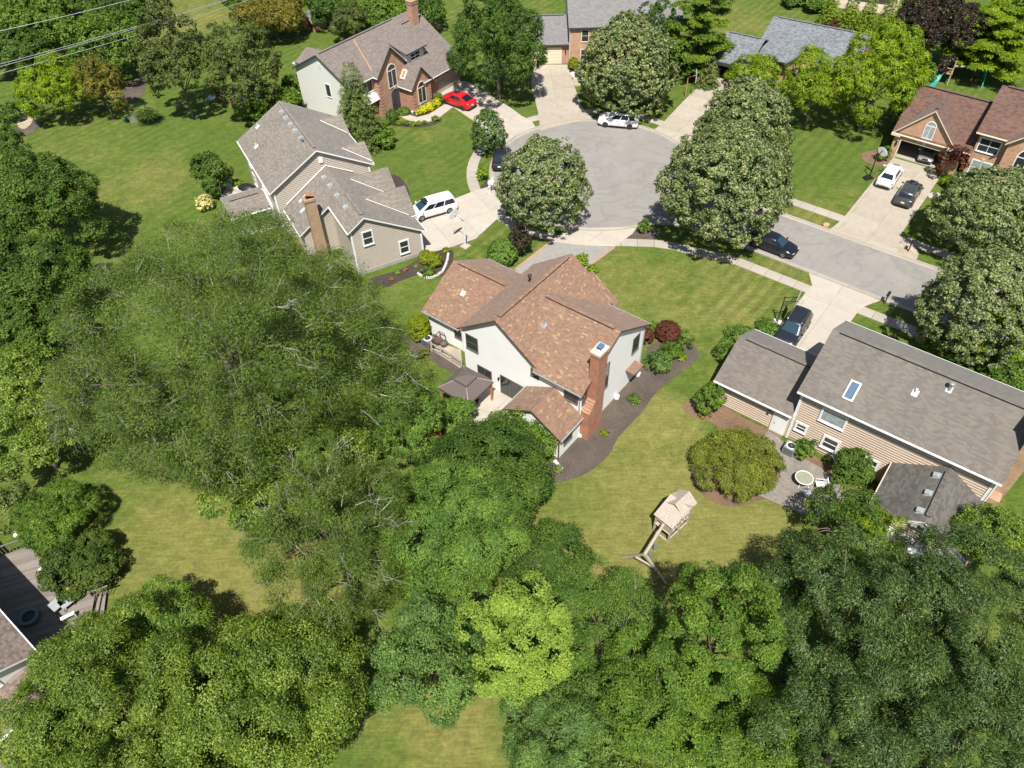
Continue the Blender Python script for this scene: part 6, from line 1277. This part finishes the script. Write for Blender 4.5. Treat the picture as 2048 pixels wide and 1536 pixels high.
KIND = {
 'linden': dict(shape='dome', bump=.075, egg=.16, cd=1.0, rc=.42, per=34, mat='linden', up=.45, jit=.5, la=1.25, wa=.9, core=.3),
 'linden_dark': dict(shape='dome', bump=.05, egg=.3, rc=.40, per=30, mat='linden_dark', up=.5, core=.3),
 'broad': dict(shape='lobed', lobes=20, lf=.28, cd=.9, rc=.58, per=25, mat='mid', spread=.16, core=.2),
 'maple': dict(shape='lobed', lobes=26, lf=.25, cd=1.0, rc=.60, per=26, spread=.14, core=.3, mat='fresh', up=.9, cz=.5),
 'oak': dict(shape='lobed', lobes=24, lf=.21, cd=.8, rc=.60, per=24, spread=.22, core=.12, mat='oak', up=.7, la=1.7, wa=.55, strand='out'),
 'feather': dict(shape='lobed', lobes=24, lf=.27, cd=.85, rc=.70, per=19, mat='locust', la=1.8, wa=.42, strand='out', cz=.9, twig=1.0, core=.12, jit=.7, spread=.2, rnd=.9),
 'plume': dict(shape='lobed', lobes=20, lf=.27, cd=.95, rc=.52, per=25, mat='fresh', la=1.7, wa=.55, strand='out', spread=.16, core=.2),
 'cone': dict(shape='cone', tier=.55, droop=.3, pw=.65, rc=.48, per=26, mat='spruce', strand='out', la=1.9, wa=.42),
 'arb': dict(shape='cone', tier=.45, droop=-.35, pw=.9, rc=.36, per=26, mat='arb', strand='out', la=1.6, wa=.5),
 'shelf': dict(shape='shelf', lobes=22, rc=.6, per=24, mat='pine', up=1.2, cz=.35, la=1.6, wa=.5, strand='out'),
 'ball': dict(shape='dome', rc=.20, per=40, mat='boxy', bump=.02, jit=.3, lm=.6, core=.3),
 'bush': dict(shape='lobed', lobes=9, lf=.42, cd=1.1, rc=.34, per=24, mat='mid'),
 'juniper': dict(shape='lobed', lobes=10, lf=.38, cd=1.1, rc=.34, per=24, mat='pine', la=1.9, wa=.45, strand='out'),
 'weep': dict(shape='lobed', lobes=20, lf=.30, rc=.42, per=26, mat='weep', strand='tangent', la=1.9, wa=.42)}
def size_from(px, py, ax, ay, clear, lo=.6, hi=1.5):
    zc = clear + 3.0
    for _ in range(6):
        s = pxm(px, py, zc); p = W(px, py, zc); dist = math.sqrt(p.x ** 2 + p.y ** 2 + (CAM_H - zc) ** 2); sn = (CAM_H - zc) / dist; cs = math.sqrt(1 - sn * sn)
        rx = ax / s; v = (ay / s) ** 2 - (rx * sn) ** 2; rz = math.sqrt(max(v, 0)) / cs; rz = min(max(rz, lo * rx), hi * rx); zc = clear + rz
    return p.x, p.y, zc, rx, rz, s / 2
def projy(x, y, z):
    c = RC @ np.array([x, y, z - CAM_H]); return c[1] / c[2] * FPX + 768
def plant(kind, px, py, ax, ay, clear, label, mat=None, name=None, cat='tree', group=None, leafmul=1.0, dens=1.0, lo=.6, hi=1.5, bark='bark', seed=None, twigs=1.0, base=None):
    x, y, zc, R, rz, sr = size_from(px, py, ax, ay, clear, lo, hi)
    if base:      # the foot of the trunk is seen: the crown stands straight above it
        b = W(*base); x, y = b.x, b.y; best = min((abs(projy(x, y, .1 * k) - py), .1 * k) for k in range(10, 200)); zc = best[1]; s = pxm(px, py, zc); R = ax / s; sr = s / 2
        dd = math.sqrt(x * x + y * y + (CAM_H - zc) ** 2); sn = (CAM_H - zc) / dd; rz = min(math.sqrt(max((ay / s) ** 2 - (R * sn) ** 2, .3 * R * R)) / math.sqrt(1 - sn * sn), zc - .4)
    K = KIND[kind]; rng = np.random.default_rng(seed or int(px * 7 + py * 13))
    leaf = max(.10, 2.05 / sr) * leafmul * K.get('lm', 1.0); leaf = min(leaf, R * .35)
    P, Nn, D, L, Wd, C = crown(kind, rng, R, rz, leaf, dens)
    P[:, 2] = np.maximum(P[:, 2], -zc + .05)
    t = thing(name or 'shade_tree', label, cat, (x, y, 0), 0, group); nm = 'crown' if cat == 'tree' else 'foliage'
    me = leafmesh(nm, P, Nn, D, L, Wd, LM[mat or K['mat']]); o = bpy.data.objects.new(nm, me); COL.objects.link(o); o.parent = t; o.location = (0, 0, zc); NT[0] += len(P)
    rs = random.Random(int(px + py * 3)); q = MB(); tr = (.035 + .012 * R) * (1.6 if R > 2 else 1); top = zc + rz * (.3 if K['shape'] != 'cone' else .85)
    q.tube([(0, 0, -.1), (rs.uniform(-.1, .1), rs.uniform(-.1, .1), zc * .35), (0, 0, zc * .75), (rs.uniform(-.2, .2), 0, top)], [tr * 1.5, tr * 1.05, tr * .8, tr * .35], 8)
    if R > 1.6 and K['shape'] in ('lobed', 'shelf'):
        nb = 7 if R < 5 else 13
        idx = rng.choice(len(C), nb, replace=False)
        for i in idx:
            e = Vector(C[i]) * .9; e.z += zc; s = Vector((0, 0, zc * rs.uniform(.35, .7))); mid = s.lerp(e, .5) + Vector((0, 0, .1 * R)); q.tube([s, mid, e], [tr * .55, tr * .35, tr * .12], 5)
    q.build('trunk' if cat == 'tree' else 'stem', [M[bark]], t)
    if K.get('twig'):
        q = MB(); nt = int(60 * R * K['twig'] * twigs)
        for i in rng.choice(len(C), min(len(C), nt), replace=False):
            c = Vector(C[i]); o_ = Vector((c.x / R, c.y / R, c.z / rz * .6)); o_ = (o_.normalized() + Vector(rng.normal(size=3)) * .45).normalized(); st = c - o_ * rs.uniform(.5, 1.4); ln = rs.uniform(.7, 1.9); side = o_.cross(Vector((0, 0, 1))) * rs.uniform(-.5, .5)
            e = st + o_ * ln + side; md = st.lerp(e, .5) + Vector((0, 0, .12 * ln)); r = rs.uniform(.009, .020) * (1.6 if rs.random() < .07 else 1); q.tube([st, md, e], [r, r * .75, r * .35], 3, cap=False)
            for _ in range(5): b0 = md.lerp(e, rs.random()); q.tube([b0, b0 + (o_ + Vector(rng.normal(size=3)) * .6) * ln * .4], [r * .55, r * .25], 3, cap=False)
        tw = q.build('twigs', [M['bark_pale']], t); tw.location = (0, 0, zc); tw['kind'] = 'stuff'; NT[0] += len(q.f) * 2
    return t
T = plant
def bush(px, py, ax, ay, label, mat='mid', kind='bush', name='shrub', cl=.02, group=None, **k): return plant(kind, px, py, ax, ay, cl, label, mat, name, 'shrub', group, lo=.5, hi=1.4, bark='bark', **k)
LG = 'pale-flowered street trees round the cul-de-sac'
T('linden', 1251, 131, 92, 88, 1.3, 'large round pale-flowered street tree behind the white SUV', base=(1247, 222), name='linden_tree', group=LG)
T('linden', 1078, 366, 86, 84, 1.0, 'round pale-tipped street tree above the white house driveway apron', base=(1085, 452), name='linden_tree', group=LG)
T('linden', 1450, 360, 122, 110, 1.2, 'biggest pale-flowered street tree, over the black street car', base=(1425, 483), name='linden_tree', group=LG)
T('linden', 1488, 256, 90, 90, 1.5, 'pale-flowered tree just behind the biggest street tree', name='linden_tree', group=LG)
T('linden', 1982, 424, 104, 84, 1.2, 'pale-flowered street tree below the red-brown roofed house', name='linden_tree', group=LG)
T('linden', 1962, 612, 106, 112, 1.2, 'pale-flowered street tree above the long grey-brown roof', name='linden_tree', group=LG)
T('linden_dark', 980, 262, 32, 44, .9, 'small dark egg-shaped tree on the strip by the red car driveway', base=(978, 306), name='linden_tree')
T('plume', 995, 92, 98, 100, .6, 'tall dark green layered tree beside the garage of the gabled house', 'dark', name='shade_tree', leafmul=1.1)
T('broad', 356, 122, 72, 110, 1.2, 'olive-green oval tree left of the crimson play tent', base=(386, 234), mat='olive'); T('broad', 488, 138, 72, 104, 1.2, 'olive-green oval tree right of the crimson play tent', base=(516, 240), mat='olive')
T('broad', 210, 88, 80, 66, .4, 'rounded mid-green tree left of the olive-green pair', 'mid'); T('plume', 110, 178, 70, 62, .4, 'light feathery green tree over the far left bed', 'bright'); T('juniper', 200, 172, 50, 64, .2, 'bronze-tinged juniper beside the feathery light tree', 'bronze', name='juniper_tree')
T('broad', 62, 40, 88, 62, .6, 'mid-green tree in the top left corner under the wires', 'mid'); T('broad', 28, 100, 70, 48, .4, 'dark green tree below the wires at the left edge', 'dark'); T('broad', 150, 22, 50, 46, .4, 'dark tree between the top wire and the lawn', 'dark')
T('broad', 262, 8, 60, 26, .4, 'dark clump at the top edge behind the olive tree', 'dark')
T('juniper', 545, 30, 72, 48, .2, 'bronze-green rounded conifer left of the brick playhouse', 'bronze', name='juniper_tree'); T('juniper', 700, 42, 44, 36, .2, 'grey-green spreading shrub behind the gabled house ridge', 'olive', name='juniper_tree')
T('broad', 660, 8, 58, 26, .3, 'dark green tree at the top edge above the playhouse', 'dark'); T('broad', 772, 24, 56, 36, .3, 'mid-green tree behind the gabled house roof', 'mid'); T('broad', 848, 24, 46, 36, .3, 'dark green tree behind the brick chimney', 'dark'); T('broad', 500, -5, 50, 28, .3, 'mid-green tree at the top edge above the bronze conifer', 'mid')
T('broad', 1313, 68, 46, 66, .5, 'dark green tree between the round street tree and the pine', 'dark'); T('broad', 1350, 118, 34, 40, .2, 'dark green shrubby tree under the pine', 'mid')
T('shelf', 1402, 48, 66, 88, .8, 'tall bright pine with layered branches left of the blue-grey roof', name='pine_tree', hi=2.0); T('cone', 1418, 140, 24, 30, .1, 'small blue-green spruce by the garage door of the low brick house', 'spruce', name='spruce_tree')
T('plume', 1632, 172, 76, 74, .7, 'bright yellow-green tree in front of the low brick house gable', 'bright', dens=.9); T('plume', 1752, 160, 92, 96, .8, 'largest bright yellow-green tree, left of the red-brown garage roof', 'bright', dens=.9)
T('plume', 1508, 148, 52, 24, .1, 'light green shrubby tree by the narrow driveway', 'bright', cat='tree')
T('broad', 1838, 152, 34, 34, .2, 'mid-green tree behind the red-brown garage ridge', 'mid'); T('broad', 1800, 218, 20, 36, .1, 'thin green tree at the left corner of the red-brown garage', 'mid')
T('broad', 1872, 55, 84, 74, .6, 'dark purple-leaved tree at the top right', 'beech', name='copper_beech_tree'); T('shelf', 1985, 78, 84, 62, 1.0, 'bright yellow-green layered tree right of the purple tree', 'bright', name='pine_tree'); T('broad', 2052, 40, 44, 70, .6, 'mid-green tree in the top right corner', 'mid'); T('broad', 2030, 6, 40, 24, .6, 'yellow-green tree touching the top right edge', 'bright')
for k, (px, py, ax, ay, lab) in enumerate(((1664, 14, 22, 38, 'first conical evergreen from the left behind the blue-grey roof'), (1703, 18, 20, 46, 'second conical evergreen from the left behind the blue-grey roof'), (1738, 24, 21, 48, 'third conical evergreen from the left behind the blue-grey roof'), (1777, 28, 22, 50, 'last conical evergreen beside the purple tree'))):
    T('arb', px, py, ax, ay, .0, lab, name='arborvitae', group='conical evergreens in a row', hi=2.6, lo=1.6)
T('cone', 712, 208, 50, 82, .1, 'tall conical spruce in front of the gabled house', 'spruce', name='spruce_tree', hi=2.4, lo=1.4)
bush(762, 273, 27, 22, 'rounded green shrub at the foot of the tall spruce', 'mid'); T('broad', 640, 118, 18, 20, .1, 'small bush hidden at the pale gable corner', 'mid') if False else None
bush(540, 205, 60, 26, 'low green hedge mass behind the beige house roof', 'mid'); bush(590, 170, 26, 26, 'green shrub at the foot of the pale gable wall', 'mid')
# left edge
T('broad', 88, 412, 112, 106, .8, 'large dark shade tree at the left edge above the feathery tree', 'oak_w'); T('broad', 12, 300, 44, 56, .8, 'dark tree at the left edge above the large shade tree', 'dark'); T('broad', 62, 560, 116, 92, 1.0, 'dark green shade tree at the left edge, second down', 'oak_w'); T('maple', 40, 762, 80, 72, 2.0, 'lighter green tree at the left edge with gaps to the lawn', 'gloss', dens=.8); T('broad', 55, 660, 92, 62, 1.2, 'dark tree between the shade trees and the feathery one', 'oak_w'); T('maple', 64, 872, 86, 66, 2.0, 'yellow-green maple at the left edge over deep shade', 'gloss', dens=.8)
T('bush', 420, 345, 46, 44, .1, 'dark flowering shrub tree by the covered grill', 'oak_w'); bush(408, 405, 19, 16, 'cream-blossomed shrub beside the pale patio', 'cream'); bush(475, 368, 10, 9, 'small light green shrub left of the covered grill', 'bright')
# the big feathery honey locusts
T('feather', 456, 695, 322, 268, 2.0, 'huge feathery tree with pale bare twigs, left of the white house', name='locust_tree', leafmul=.95, lo=.42, hi=.9, dens=.62)
T('feather', 668, 1085, 170, 200, 1.5, 'lower feathery tree with pale twigs below the huge one', name='locust_tree', leafmul=.95, lo=.7, hi=1.1, twigs=.45)
T('feather', 205, 800, 105, 100, 1.5, 'feathery dark side tree with long twigs left of the huge one', name='locust_tree', dens=.7, lo=.5, hi=1.0)
# belt of trees behind the white house
T('maple', 560, 950, 128, 108, 2.5, 'light olive broad-leaved tree between the two feathery trees', 'gloss'); T('plume', 826, 850, 76, 88, 1.0, 'upright fresh-green tree left of the gazebo canopy', 'fresh'); T('bush', 862, 858, 22, 20, 3.2, 'rust-coloured dead branch tuft among fresh green leaves', 'dead', leafmul=.8)
T('bush', 905, 842, 62, 52, .2, 'bright green shrub tree hiding the gazebo foot', 'fresh'); T('broad', 1035, 885, 82, 66, .2, 'dense green shrub tree at the near corner of the white house', 'mid'); T('broad', 960, 950, 138, 100, 1.5, 'dark fine-leaved tree in front of the white house terrace', 'dark'); T('plume', 905, 1065, 165, 125, 2.0, 'large green tree with fresh upright tips at centre', 'fresh', lo=.7)
T('broad', 700, 905, 60, 50, 2.0, 'small yellow-olive tree in the feathery foliage', 'gloss')
T('broad', 1095, 1120, 92, 58, .6, 'dark green tree beside the back lawn', 'dark'); T('broad', 852, 1318, 112, 132, 1.5, 'blue-green tree left of the lime-coloured tree', 'blue'); T('maple', 1040, 1292, 108, 168, 2.5, 'tall lime-yellow tree at the bottom centre', 'lime', hi=1.9); T('feather', 1205, 1250, 140, 96, 1.5, 'feathery mid-green tree right of the lime-yellow one', 'fresh', name='locust_tree', twigs=.12, leafmul=.9)
T('maple', 1442, 1262, 112, 160, 3.0, 'tall bright maple between the play lawn and the dark oak', 'mid', hi=1.8, dens=1.1); T('maple', 1310, 1395, 120, 120, 2.0, 'bright maple below the feathery mid-green tree', 'mid'); T('plume', 1130, 1455, 130, 108, 1.5, 'deep green tree at the bottom edge right of the lime tree', 'blue'); T('oak', 1290, 1500, 120, 70, 1.0, 'yellow-green long-leaved tree at the bottom edge', 'gloss')
T('maple', 1490, 1465, 125, 100, 2.0, 'green maple at the bottom edge left of the dark oak', 'mid'); T('broad', 1570, 1195, 60, 62, 1.0, 'shaded dark tree between the bright maple and the dark oak', 'dark')
T('oak', 1700, 1240, 190, 160, 2.5, 'dark green oak crown below the patio', 'oak', lo=.7); T('oak', 1905, 1240, 200, 170, 3.0, 'dark green oak crown under the sunroom roof', 'oak', lo=.7); T('oak', 1720, 1450, 190, 150, 2.5, 'dark glossy oak crown at the bottom edge', 'oak', lo=.7); T('oak', 1950, 1450, 180, 150, 2.5, 'dark glossy oak crown in the bottom right corner', 'oak', lo=.7)
T('broad', 1686, 1035, 72, 78, .6, 'green shrubby tree right of the patio chairs', 'oak_w'); T('plume', 1752, 1068, 58, 56, 2.2, 'young lime-green tree before the sunroom gable', 'bright', dens=.8); T('maple', 1985, 1070, 68, 58, 2.5, 'yellowish green tree top at the right of the sunroom roof', 'gloss')
T('maple', 2018, 662, 58, 92, 1.5, 'vivid lime maple at the right edge by the long roof', 'bright'); T('broad', 2010, 745, 50, 40, .3, 'dark green shrub tree at the right edge behind the long roof', 'mid')
# bottom left
T('plume', 215, 1395, 195, 140, 2.0, 'large bright green tree at the bottom left', 'gloss', lo=.6, dens=.85); T('plume', 310, 1265, 110, 76, 1.0, 'bright green tree beside the deck stairs', 'fresh'); T('broad', 535, 1400, 195, 148, 2.0, 'large glossy yellow-green tree at the bottom left of centre', 'gloss', lo=.6, dens=.8); T('plume', 120, 1480, 110, 80, 1.5, 'fresh green tree at the bottom edge by the corner house', 'fresh'); T('broad', 400, 1500, 150, 80, 1.5, 'bright green tree at the bottom edge between two larger ones', 'gloss')
T('juniper', 108, 1028, 84, 60, .5, 'spiky bright green shrub tree above the deck', 'mid', name='juniper_tree'); T('broad', 15, 1010, 46, 62, .4, 'dark conifer-like tree at the left edge above the deck', 'spruce'); bush(164, 1130, 80, 58, 'dense dark yew beside the deck stairs', 'yew', name='yew_shrub')
# white house garden
bush(1336, 662, 24, 21, 'clipped round dark red shrub right of the white house', 'purple', 'ball'); bush(1294, 672, 13, 15, 'small dark red shrub against the white wall corner', 'purple', 'ball')
bush(1317, 724, 27, 25, 'grey-green spreading juniper nearest the bed edge', 'blue', 'juniper', name='juniper_shrub'); bush(1340, 700, 22, 20, 'green juniper between the red ball and the nearest juniper', 'mid', 'juniper', name='juniper_shrub'); bush(1372, 684, 18, 24, 'tall green juniper on the right of the red ball', 'mid', 'juniper', name='juniper_shrub'); bush(1362, 712, 12, 10, 'small yellow-green juniper at the bed edge', 'bright', 'juniper', name='juniper_shrub'); bush(1303, 655, 16, 10, 'green shrub tucked behind the red-leaved pair', 'mid')
bush(1268, 797, 13, 11, 'small loose plant in the middle of the bare bed', 'mid', 'juniper', name='garden_plant'); bush(1209, 865, 9, 8, 'tiny yellowish plant beside the brick chimney foot', 'boxy', 'juniper', name='garden_plant'); bush(1117, 938, 9, 9, 'grassy tuft at the near corner downspout', 'grass', 'juniper', name='garden_plant')
bush(1163, 520, 14, 15, 'green shrub behind the far roof peak of the white house', 'bright'); bush(1185, 538, 12, 10, 'low green shrub beside the far roof edge', 'bright')
bush(837, 656, 22, 26, 'golden-green clipped bush by the pale air conditioner', 'boxy', 'ball'); bush(1004, 505, 30, 26, 'fresh green rounded hedge shrub behind the garage roof', 'fresh', 'ball', leafmul=1.2); T('broad', 1040, 478, 24, 40, .2, 'small dark purple tree beside the fresh green hedge', 'beech', name='plum_tree'); bush(846, 705, 12, 10, 'low brownish plant below the air conditioner', 'weep'); bush(1288, 452, 12, 17, 'upright narrow shrub in the triangular bed at the apron', 'mid')
# beige house garden
bush(851, 514, 13, 13, 'left of two clipped yellow-green balls beside the beige wall', 'boxy', 'ball'); bush(868, 519, 15, 15, 'right of two clipped yellow-green balls beside the beige wall', 'boxy', 'ball'); bush(855, 543, 14, 8, 'low grassy clump inside the white stone edging', 'mid', 'juniper', name='garden_plant')
for (x, y, lab, m) in ((796, 545, 'lime hosta farther from the yellow-green balls', 'lime'), (811, 539, 'brown-leaved perennial in the dark bed', 'dead'), (783, 557, 'brown-leaved perennial nearest the feathery tree', 'dead'), (831, 533, 'tiny lime hosta nearest the clipped balls', 'lime')): bush(x, y, 5, 4, lab, m, name='garden_plant')
bush(963, 347, 11, 13, 'bright green round shrub by the white mailbox stand', 'bright'); bush(893, 500, 8, 5, 'low yellow-green plant at the driveway corner', 'boxy')
# gabled house garden
for (x, y, a, b, m, lab) in ((784, 231, 11, 11, 'oak_w', 'clipped dark ball left of the arched brick doorway'), (807, 222, 12, 7, 'mid', 'low green mound right of the arched doorway'), (847, 218, 8, 7, 'yellow', 'golden shrub nearest the white sign'), (859, 213, 9, 8, 'yellow', 'golden shrub between two others by the brick gable'), (873, 205, 7, 7, 'yellow', 'golden shrub nearest the red car'), (837, 224, 7, 5, 'yellow', 'pale yellow flower clump at the brick corner'), (878, 196, 9, 9, 'mid', 'round green shrub in front of the red car'), (772, 244, 8, 6, 'mid', 'low green shrub at the left end of the curved border'), (788, 245, 5, 5, 'oak_w', 'second low shrub along the curved border from the left'), (799, 245, 6, 5, 'bright', 'third low shrub along the curved border from the left'), (812, 246, 6, 5, 'mid', 'fourth low shrub along the curved border from the left'), (826, 247, 6, 5, 'bright', 'fifth low shrub along the curved border from the left'), (838, 246, 5, 5, 'bright', 'sixth low shrub along the curved border from the left'), (849, 245, 5, 4, 'mid', 'seventh low shrub along the curved border from the left'), (871, 237, 8, 5, 'mid', 'low shrub at the right end of the curved border')): bush(x, y, a, b, lab, m, 'ball' if b > 5 else 'bush')
# other gardens
bush(1147, 127, 10, 11, 'golden-green clipped ball at the grey-roofed brick wall', 'boxy', 'ball'); bush(1163, 135, 8, 8, 'smaller golden-green ball beside the round street tree', 'boxy', 'ball')
for (x, y, a, b, lab) in ((1452, 700, 22, 26, 'green shrub at the near end of the hedge by the tan garage'), (1476, 668, 26, 18, 'green shrub in the middle of the hedge by the tan garage'), (1535, 654, 24, 13, 'green shrub at the far end of the hedge beside the black SUV')): bush(x, y, a, b, lab, 'fresh', 'juniper')
T('bush', 1419, 795, 31, 32, .2, 'round green shrub tree at the left corner of the tan garage', 'mid'); bush(1410, 826, 13, 8, 'low rusty shrub beneath the round green shrub tree', 'bronze')
T('weep', 1472, 922, 84, 62, .1, 'wide weeping yellow-olive shrub tree left of the patio', name='weeping_shrub_tree', lo=.35, hi=.7)
bush(1612, 897, 22, 23, 'leafy green shrub beside the grey air conditioner', 'mid'); T('bush', 1703, 935, 44, 44, .1, 'round green shrub tree by the lower tan wall window', 'oak_w')
bush(1898, 700, 50, 18, 'green hedge shrub behind the long roof ridge', 'fresh', 'juniper'); bush(1950, 730, 36, 22, 'green hedge shrub right of the one behind the ridge', 'fresh', 'juniper')
T('bush', 1905, 322, 28, 36, .4, 'red-leaved maple by the open garage', 'redmaple', name='red_maple_tree'); bush(1768, 306, 14, 15, 'loose green shrub at the open garage corner', 'mid'); bush(1905, 365, 22, 9, 'yellow-green low shrub below the red-leaved maple', 'bright')
bush(1672, 28, 20, 8, 'low purple shrub behind the blue-grey roof', 'beech') if False else bush(1672, 54, 20, 8, 'low purple shrub behind the blue-grey roof', 'purple')
bush(1640, 4, 34, 12, 'green garden shrub at the pale patio border, top edge', 'mid'); bush(1585, 2, 20, 8, 'dark clipped shrub at the top edge above the lawn', 'dark')
bush(1985, 1050, 10, 10, 'hidden shrub by the chimney foot', 'mid') if False else None
bush(45, 208, 16, 18, 'blue-green grassy shrub by the pale stone path', 'blue'); bush(70, 228, 18, 22, 'blue-green clump right of the pale stone path', 'blue', 'juniper'); bush(20, 225, 20, 20, 'dark green shrub left of the pale stone path', 'dark')
# ornamental grass clump
def grass_clump(px, R, hgt, label):
    p = W(*px); rng = np.random.default_rng(9); n = 2600; a = rng.uniform(0, 2 * math.pi, n); f = np.sqrt(rng.random(n)); seg = rng.uniform(.2, 1, n)
    r = R * f * seg; z = hgt * (np.sqrt(np.clip(1 - (f * seg) ** 2 * .9, 0, 1))) * (.35 + .65 * seg)
    P = np.stack([r * np.cos(a), r * np.sin(a), z], 1); D = np.stack([np.cos(a) * (f + .2), np.sin(a) * (f + .2), .9 - 1.2 * f * seg], 1); Nn = np.stack([-.5 * np.cos(a), -.5 * np.sin(a), np.ones(n)], 1) + rng.normal(size=(n, 3)) * .35; Nn /= np.linalg.norm(Nn, axis=1)[:, None]
    me = leafmesh('blades', P, Nn, D, np.full(n, .8) * rng.uniform(.7, 1.2, n), np.full(n, .07), LM['grass']); o = bpy.data.objects.new('ornamental_grass', me); COL.objects.link(o); o.location = (p.x, p.y, 0); tag(o, label, 'shrub')
grass_clump((299, 246), 1.75, 2.1, 'round blue-green ornamental grass clump on the upper left lawn')
# fallen-leaf litter and tufts are part of the ground material; the tree count ends here
print('leaf triangles', NT[0])
